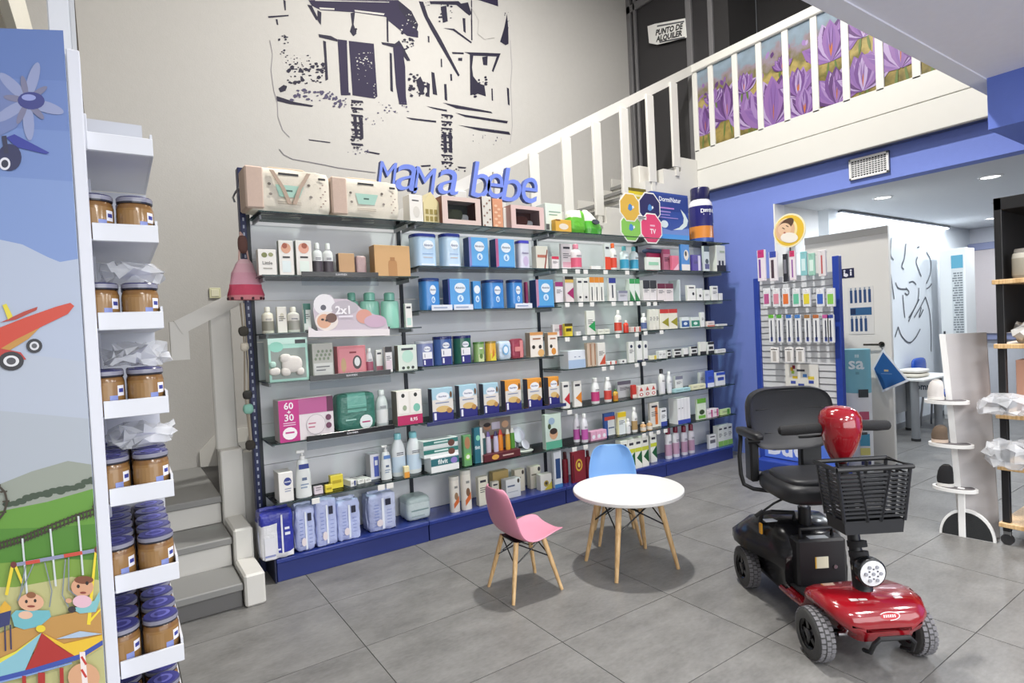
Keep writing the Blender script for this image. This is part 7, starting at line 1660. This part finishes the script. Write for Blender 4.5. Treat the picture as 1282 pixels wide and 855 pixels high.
# line drawing of two faces on the glossy wall
DRAW = [[(335, 300), (330, 380), (345, 410)], [(405, 330), (398, 400), (385, 440), (395, 455)], [(330, 470), (340, 540), (348, 600)], [(355, 520), (370, 548), (410, 552)], [(405, 545), (420, 565), (412, 580), (400, 570)], [(420, 520), (440, 515), (455, 530)], [(462, 395), (455, 420), (468, 460), (480, 490)], [(505, 372), (525, 410), (525, 470), (505, 525)], [(505, 550), (520, 540), (530, 525)], [(468, 545), (465, 600), (450, 640), (420, 690)], [(500, 590), (475, 640), (445, 690)], [(500, 590), (520, 660), (528, 760), (528, 855)], [(390, 580), (395, 640), (400, 690)], [(470, 600), (440, 660), (418, 710)], [(368, 735), (385, 780), (420, 812), (450, 790), (475, 745)], [(368, 735), (352, 785)], [(460, 350), (470, 346)], [(480, 640), (470, 690), (490, 650)]]
m = MB()
for pth in DRAW:
    pp = [onY(1030 + x / 3.885, 220 + y / 3.885, 3.494) for x, y in pth]
    # smooth the path
    fine = []
    for i in range(len(pp) - 1):
        p0 = pp[max(i - 1, 0)]; p1 = pp[i]; p2 = pp[i + 1]; p3 = pp[min(i + 2, len(pp) - 1)]
        for k in range(5):
            t = k / 5; fine.append(.5 * ((2 * p1) + (p2 - p0) * t + (2 * p0 - 5 * p1 + 4 * p2 - p3) * t * t + (3 * p1 - p0 - 3 * p2 + p3) * t ** 3))
    fine.append(pp[-1])
    for a, b in zip(fine[:-1], fine[1:]):
        d = b - a
        if d.length < 1e-4: continue
        n_ = Vector((-d.z, 0, d.x)).normalized() * .011; m.face([a - n_, b - n_, b + n_, a + n_], '#4a4f58')
tag(m.build('line_mural', 'print'), 'thin line drawing of a mother and child on glossy white wall', 'mural')
# price list board
bx_ = 9.7; p = [onX(x, y, bx_) for x, y in ((1176, 313), (1208, 322), (1190, 330), (1207, 420))]
by1, by0 = p[0].y, p[1].y; bz1 = p[0].z
pb = thing('list_board', 'tall white cabinet door with a long printed list sheet', 'cabinet', (bx_, (by0 + by1) / 2, 0)); bhw = (by1 - by0) / 2
MB().box(0, .35, -bhw, bhw, 0, bz1, '#dde0e0', .004).build('body', 'satin', pb)
MB().box(-.012, 0, -bhw, bhw, .06, bz1 - .01, '#e2e5e4', .003).build('door', 'satin', pb)
MB().box(-.03, -.013, bhw - .05, bhw - .03, 1.05, 1.25, '#55585c', .003).build('handle', 'metal', pb)
m = MB(); l0, l1 = -bhw + .02, bhw - .14; m.box(-.015, -.0125, l0, l1, 1.05, bz1 - .10, '#cfd4d4')
m.box(-.0165, -.015, l0, l1, bz1 - .28, bz1 - .10, '#5aa0b8')
rw = random.Random(4); z = bz1 - .36
while z > 1.10:
    y = l0 + .01
    while y < l1 - .03:
        w_ = rw.uniform(.02, .06); m.box(-.0163, -.015, y, min(y + w_, l1 - .008), z, z + .02, '#7a8084'); y += w_ + .008
    z -= .034
m.build('list_sheet', 'print', pb)
# roller blind and frame on the far wall
w1 = struct('window_1', MB().box(11.22, 11.3, 2.9, 3.49, 1.05, 2.55, '#9aa0c4', .004), 'satin', 'window with a pale roller blind')
MB().box(11.19, 11.22, 2.93, 3.46, 1.15, 2.45, '#cfc6c6').build('roller_blind', 'cloth', w1); MB().box(11.17, 11.24, 2.9, 3.49, 2.45, 2.56, '#8a90b0', .006).build('blind_box', 'satin', w1)
struct('window_2', MB().box(10.6, 10.66, 1.2, 2.7, 1.0, 2.5, '#b8b2b4', .004), 'satin', 'pale blind panel beyond the rack')

# desk with chair, sign, towels
dk = thing('desk', 'white topped desk on grey round legs in back room', 'desk', (8.1, 3.2, 0))
MB().box(-.30, .62, -.30, .24, .725, .75, '#e4e5e2', .004).build('desktop', 'satin', dk)
for x, y in ((-.22, -.17), (.45, -.17), (.46, .16), (-.22, .16)): MB().tube([(x, y, .03), (x, y, .725)], .045, '#8a8d90', 12).build('leg', 'satin', dk); 
for x, y in ((-.22, -.17), (.45, -.17), (.46, .16), (-.22, .16)): MB().tube([(x, y, 0), (x, y, .03)], .05, '#2c2c2e', 12).build('foot', 'rubber', dk)
MB().box(-.20, .55, .18, .20, .25, .70, '#c9cccd').build('modesty_panel', 'satin', dk)
ony = onX(1160, 472, 8.30)
on = thing('omron_sign', 'small white card reading omron hung under the desktop', 'sign', (8.30, ony.y, .72), math.radians(-75))
MB().box(-.14, .14, -.006, .004, -.24, -.02, '#e2e6ea', .001).build('card', 'print', on); m = MB(); m.text('omron', (0, -.0066, -.12), UX, UZ, .06, '#3a4a5c', .03, .22); m.build('lettering', 'print', on)
bc = thing('blue_chair', 'blue plastic chair pulled up to the desk', 'chair', (9.0, 3.16, 0))
m = MB(); m.pillow(.42, .05, .30, '#2450b0', 6, 4, cx=0, cy=.24, z=.62); m.build('backrest', 'gloss', bc, 80)
MB().pillow(.44, .44, .07, '#2450b0', 6, 4, cx=0, cy=0, z=.42).build('seat', 'gloss', bc, 80)
for x in (-.18, .18):
    for y in (-.18, .18): MB().tube([(x * .8, y * .8, .44), (x, y, 0)], .013, '#9a9ca0', 8).build('leg', 'metal', bc)
    MB().tube([(x * .8, .17, .46), (x * .8, .24, .70)], .012, '#9a9ca0', 8).build('back_post', 'metal', bc)
for i, (z, w, c) in enumerate(((.752, .40, '#d9d3c4'), (.802, .34, '#e2dfd8'))):
    t = MB().pillow(w, .26, .048, c, 6, 4, wob=.006, rnd=random.Random(i)).build('folded_towel', 'cloth', None, 80); t.location = (8.1 + .02 * i, 3.12, z); tag(t, ('cream folded towel lying on the desk', 'white folded towel on top of the cream one')[i], 'towel')

# shoe stand
SX, SY = 4.80, 1.535
ss = thing('shoe_stand', 'white shoe display stand with rounded shelves and half-moon base', 'display stand', (SX, SY, 0), math.radians(-82))
# local x to the right in the picture, local y away from the viewer
m = MB()
def brd(z): 
    t = z / 1.40; return (-.05 - .075 * t ** 1.2)
rings = []
for k in range(15):
    z = .0 + 1.40 * k / 14; xl = brd(z); xr = .145 - .055 * (z / 1.4); yl = .0; yr = .10 + .10 * (z / 1.4)
    rings.append([(xl, yl, z), (xl + .02, yl - .012, z), (xr, yr - .012, z), (xr, yr + .012, z), (xl + .02, yl + .014, z)])
m.loft(rings, ['#bab7b8'] * 15, False); m.build('board', 'satin', ss)
m = MB(); m.loft([[(brd(1.4 * k / 14) - .012, -.02, 1.4 * k / 14), (brd(1.4 * k / 14) + .022, -.02, 1.4 * k / 14), (brd(1.4 * k / 14) + .022, .02, 1.4 * k / 14), (brd(1.4 * k / 14) - .012, .02, 1.4 * k / 14)] for k in range(15)], '#efefee', False); m.build('front_edge', 'satin', ss)
for z in (.94, .64, .335):
    n = 24; xl = brd(z); pts = [(.130 * math.cos(2 * PI * i / n), .085 * math.sin(2 * PI * i / n)) for i in range(n)]
    sh = MB(); sh.loft([[(xl - .01 + x, -.02 + y, zz) for x, y in pts] for zz in (z - .022, z)], '#ececeb'); sh = sh.build('shelf', 'satin', ss)
    MB().loft([[(xl - .01 + x * .86, -.02 + y * .82, zz) for x, y in pts] for zz in (z + .0005, z + .002)], '#6a676a', False).build('insert', 'rubber', sh)
n = 20; half = [(.155 * math.cos(PI * i / n), .195 * math.sin(PI * i / n)) for i in range(n + 1)]
bs = MB(); bs.prism(half, (-.01, -.05, 0), UX, UZ, (0, 1, 0), .025, '#eeeeed'); bs = bs.build('base', 'satin', ss)
MB().prism([(x * .90, .004 + z * .88) for x, z in half], (-.01, -.0505, 0), UX, UZ, (0, -1, 0), .002, '#242628').build('base_face', 'rubber', bs)
MB().box(-.055, -.015, -.058, -.03, 0, .34, '#f0f0ef', .003).build('base_post', 'satin', ss)
def shoe(z, x, label, upper, sole, hh=.13):
    t = thing('shoe', label, 'shoe', Vector(ss.location) + Matrix.Rotation(ss.rotation_euler[2], 3, 'Z') @ Vector((x, -.03, z)), math.radians(-82))
    MB().loft([[(u * k + off_, v * k2, zz) for u, v in rrect(.10, .085, .04)] for zz, k, k2, off_ in ((0, .98, .98, 0), (.022, 1, 1, 0))], sole).build('sole', 'satin', t)
    MB().loft([[(u * k + off_, v * k2, zz) for u, v in rrect(.096, .08, .038)] for zz, k, k2, off_ in ((.022, 1, 1, 0), (.05, 1.0, 1.0, -.002), (hh * .65, .93, .95, .002), (hh * .85, .78, .82, .006), (hh * .96, .5, .6, .008), (hh, .3, .4, .008))], upper).build('upper', 'cloth', t, 80)
    MB().loft([[(u * k + .008, v * k2, zz) for u, v in rrect(.05, .055, .024)] for zz, k, k2 in ((hh * .97, .9, .9), (hh * .98 + .001, .8, .8))], '#55504c', False).build('opening', 'cloth', t)
shoe(.943, -.165, 'white slip-on shoe on the upper shelf of the stand', '#d6d2cf', '#e6e4e0', .14)
shoe(.643, -.15, 'brown leopard shoe on the middle shelf of the stand', '#6a5a4c', '#d8c4b4', .12)
shoe(.338, -.125, 'black shoe with white sole on the lower shelf', '#1d1d20', '#e4e2de', .15)

# black rack with wooden shelves
rk = thing('storage_rack', 'black steel rack with wooden shelves on castors', 'rack', (4.80, .62, 0))
for x, y in ((.0, .71), (.55, .71), (.0, -.6), (.55, -.6)):
    MB().box(x - .02, x + .02, y - .02, y + .02, .09, 2.28, '#1c1c1e', .002).build('post', 'satin', rk)
    c_ = MB(); c_.tube([(x - .014, y, .035), (x + .014, y, .035)], .035, '#2a2a2c', 14); c_ = c_.build('castor', 'rubber', rk); MB().box(x - .012, x + .012, y - .02, y + .02, .05, .092, '#9a9ca0', .002).build('fork', 'metal', c_)
RZ = [.12, .50, .84, 1.30, 1.72, 2.2]
for z in RZ[:-1]:
    MB().box(-.04, .58, -.62, .745, z, z + .03, '#c9a273', .003).build('shelf', 'wood', rk)
MB().box(.53, .56, -.6, .71, .15, 2.25, '#26262a', .002).build('back_panel', 'satin', rk)
MB().box(.02, .53, .70, .712, 1.40, 2.2, '#202022', .002).build('side_panel', 'satin', rk)
MB().box(-.02, .57, -.62, .73, 2.2, 2.28, '#1c1c1e', .003).build('top_panel', 'satin', rk)
def rx(x, y, z): return (4.80 + x, .62 + y, z)
t = thing('apothecary_jar', 'glass jar of mottled dried herbs on upper rack shelf', 'jar', rx(.06, .60, 1.75)); MB().lathe([(.06, 0, '#8a8478'), (.066, .02, '#a49e90'), (.066, .13, '#c8c4b8'), (.06, .16, '#d8d6ce'), (.05, .165, '#a8a49a')], n=18).build('body', 'gloss', t); MB().lathe([(.055, .165, '#8a8680'), (.05, .19, '#b8b4ac')], n=18).build('lid', 'gloss', t)
crumple('white_bag', 'crumpled white plastic bag on the second rack shelf', 'plastic bag', None, .34, .34, .15, rx(.14, .50, 1.33), 'foil', .05, '#dedcd8', 5)
carton('woven_box', 'salmon woven textured box on the rack', 'box', 4.86, 5.25, 1.10, .87, 1.22, '#c99a84', '#b88670', [('r', .05 + .1 * i, .02, .07 + .1 * i, .98, '#b98a74') for i in range(9)], d=.18)
crumple('clear_bag', 'clear plastic bag slumped over the rack edge', 'plastic bag', None, .26, .30, .12, rx(-.08, .66, .875), 'film', .05, '#e4e6ea', 6)
crumple('clear_bag', 'clear plastic bag hanging beside the lower rack shelf', 'plastic bag', None, .20, .24, .17, rx(-.09, .66, .535), 'film', .05, '#e4e6ea', 8)
t = MB().pillow(.40, .5, .16, '#3a3c42', 6, 4, wob=.01, rnd=random.Random(3)).build('dark_case', 'cloth', None, 60); t.location = rx(.20, .42, .535); tag(t, 'dark grey soft case on the lower rack shelf', 'bag')
t = MB().pillow(.35, .5, .2, '#24407c', 6, 5).build('blue_case', 'satin', None, 60); t.location = rx(.24, .40, .155); tag(t, 'navy blue case on the bottom rack shelf', 'bag')
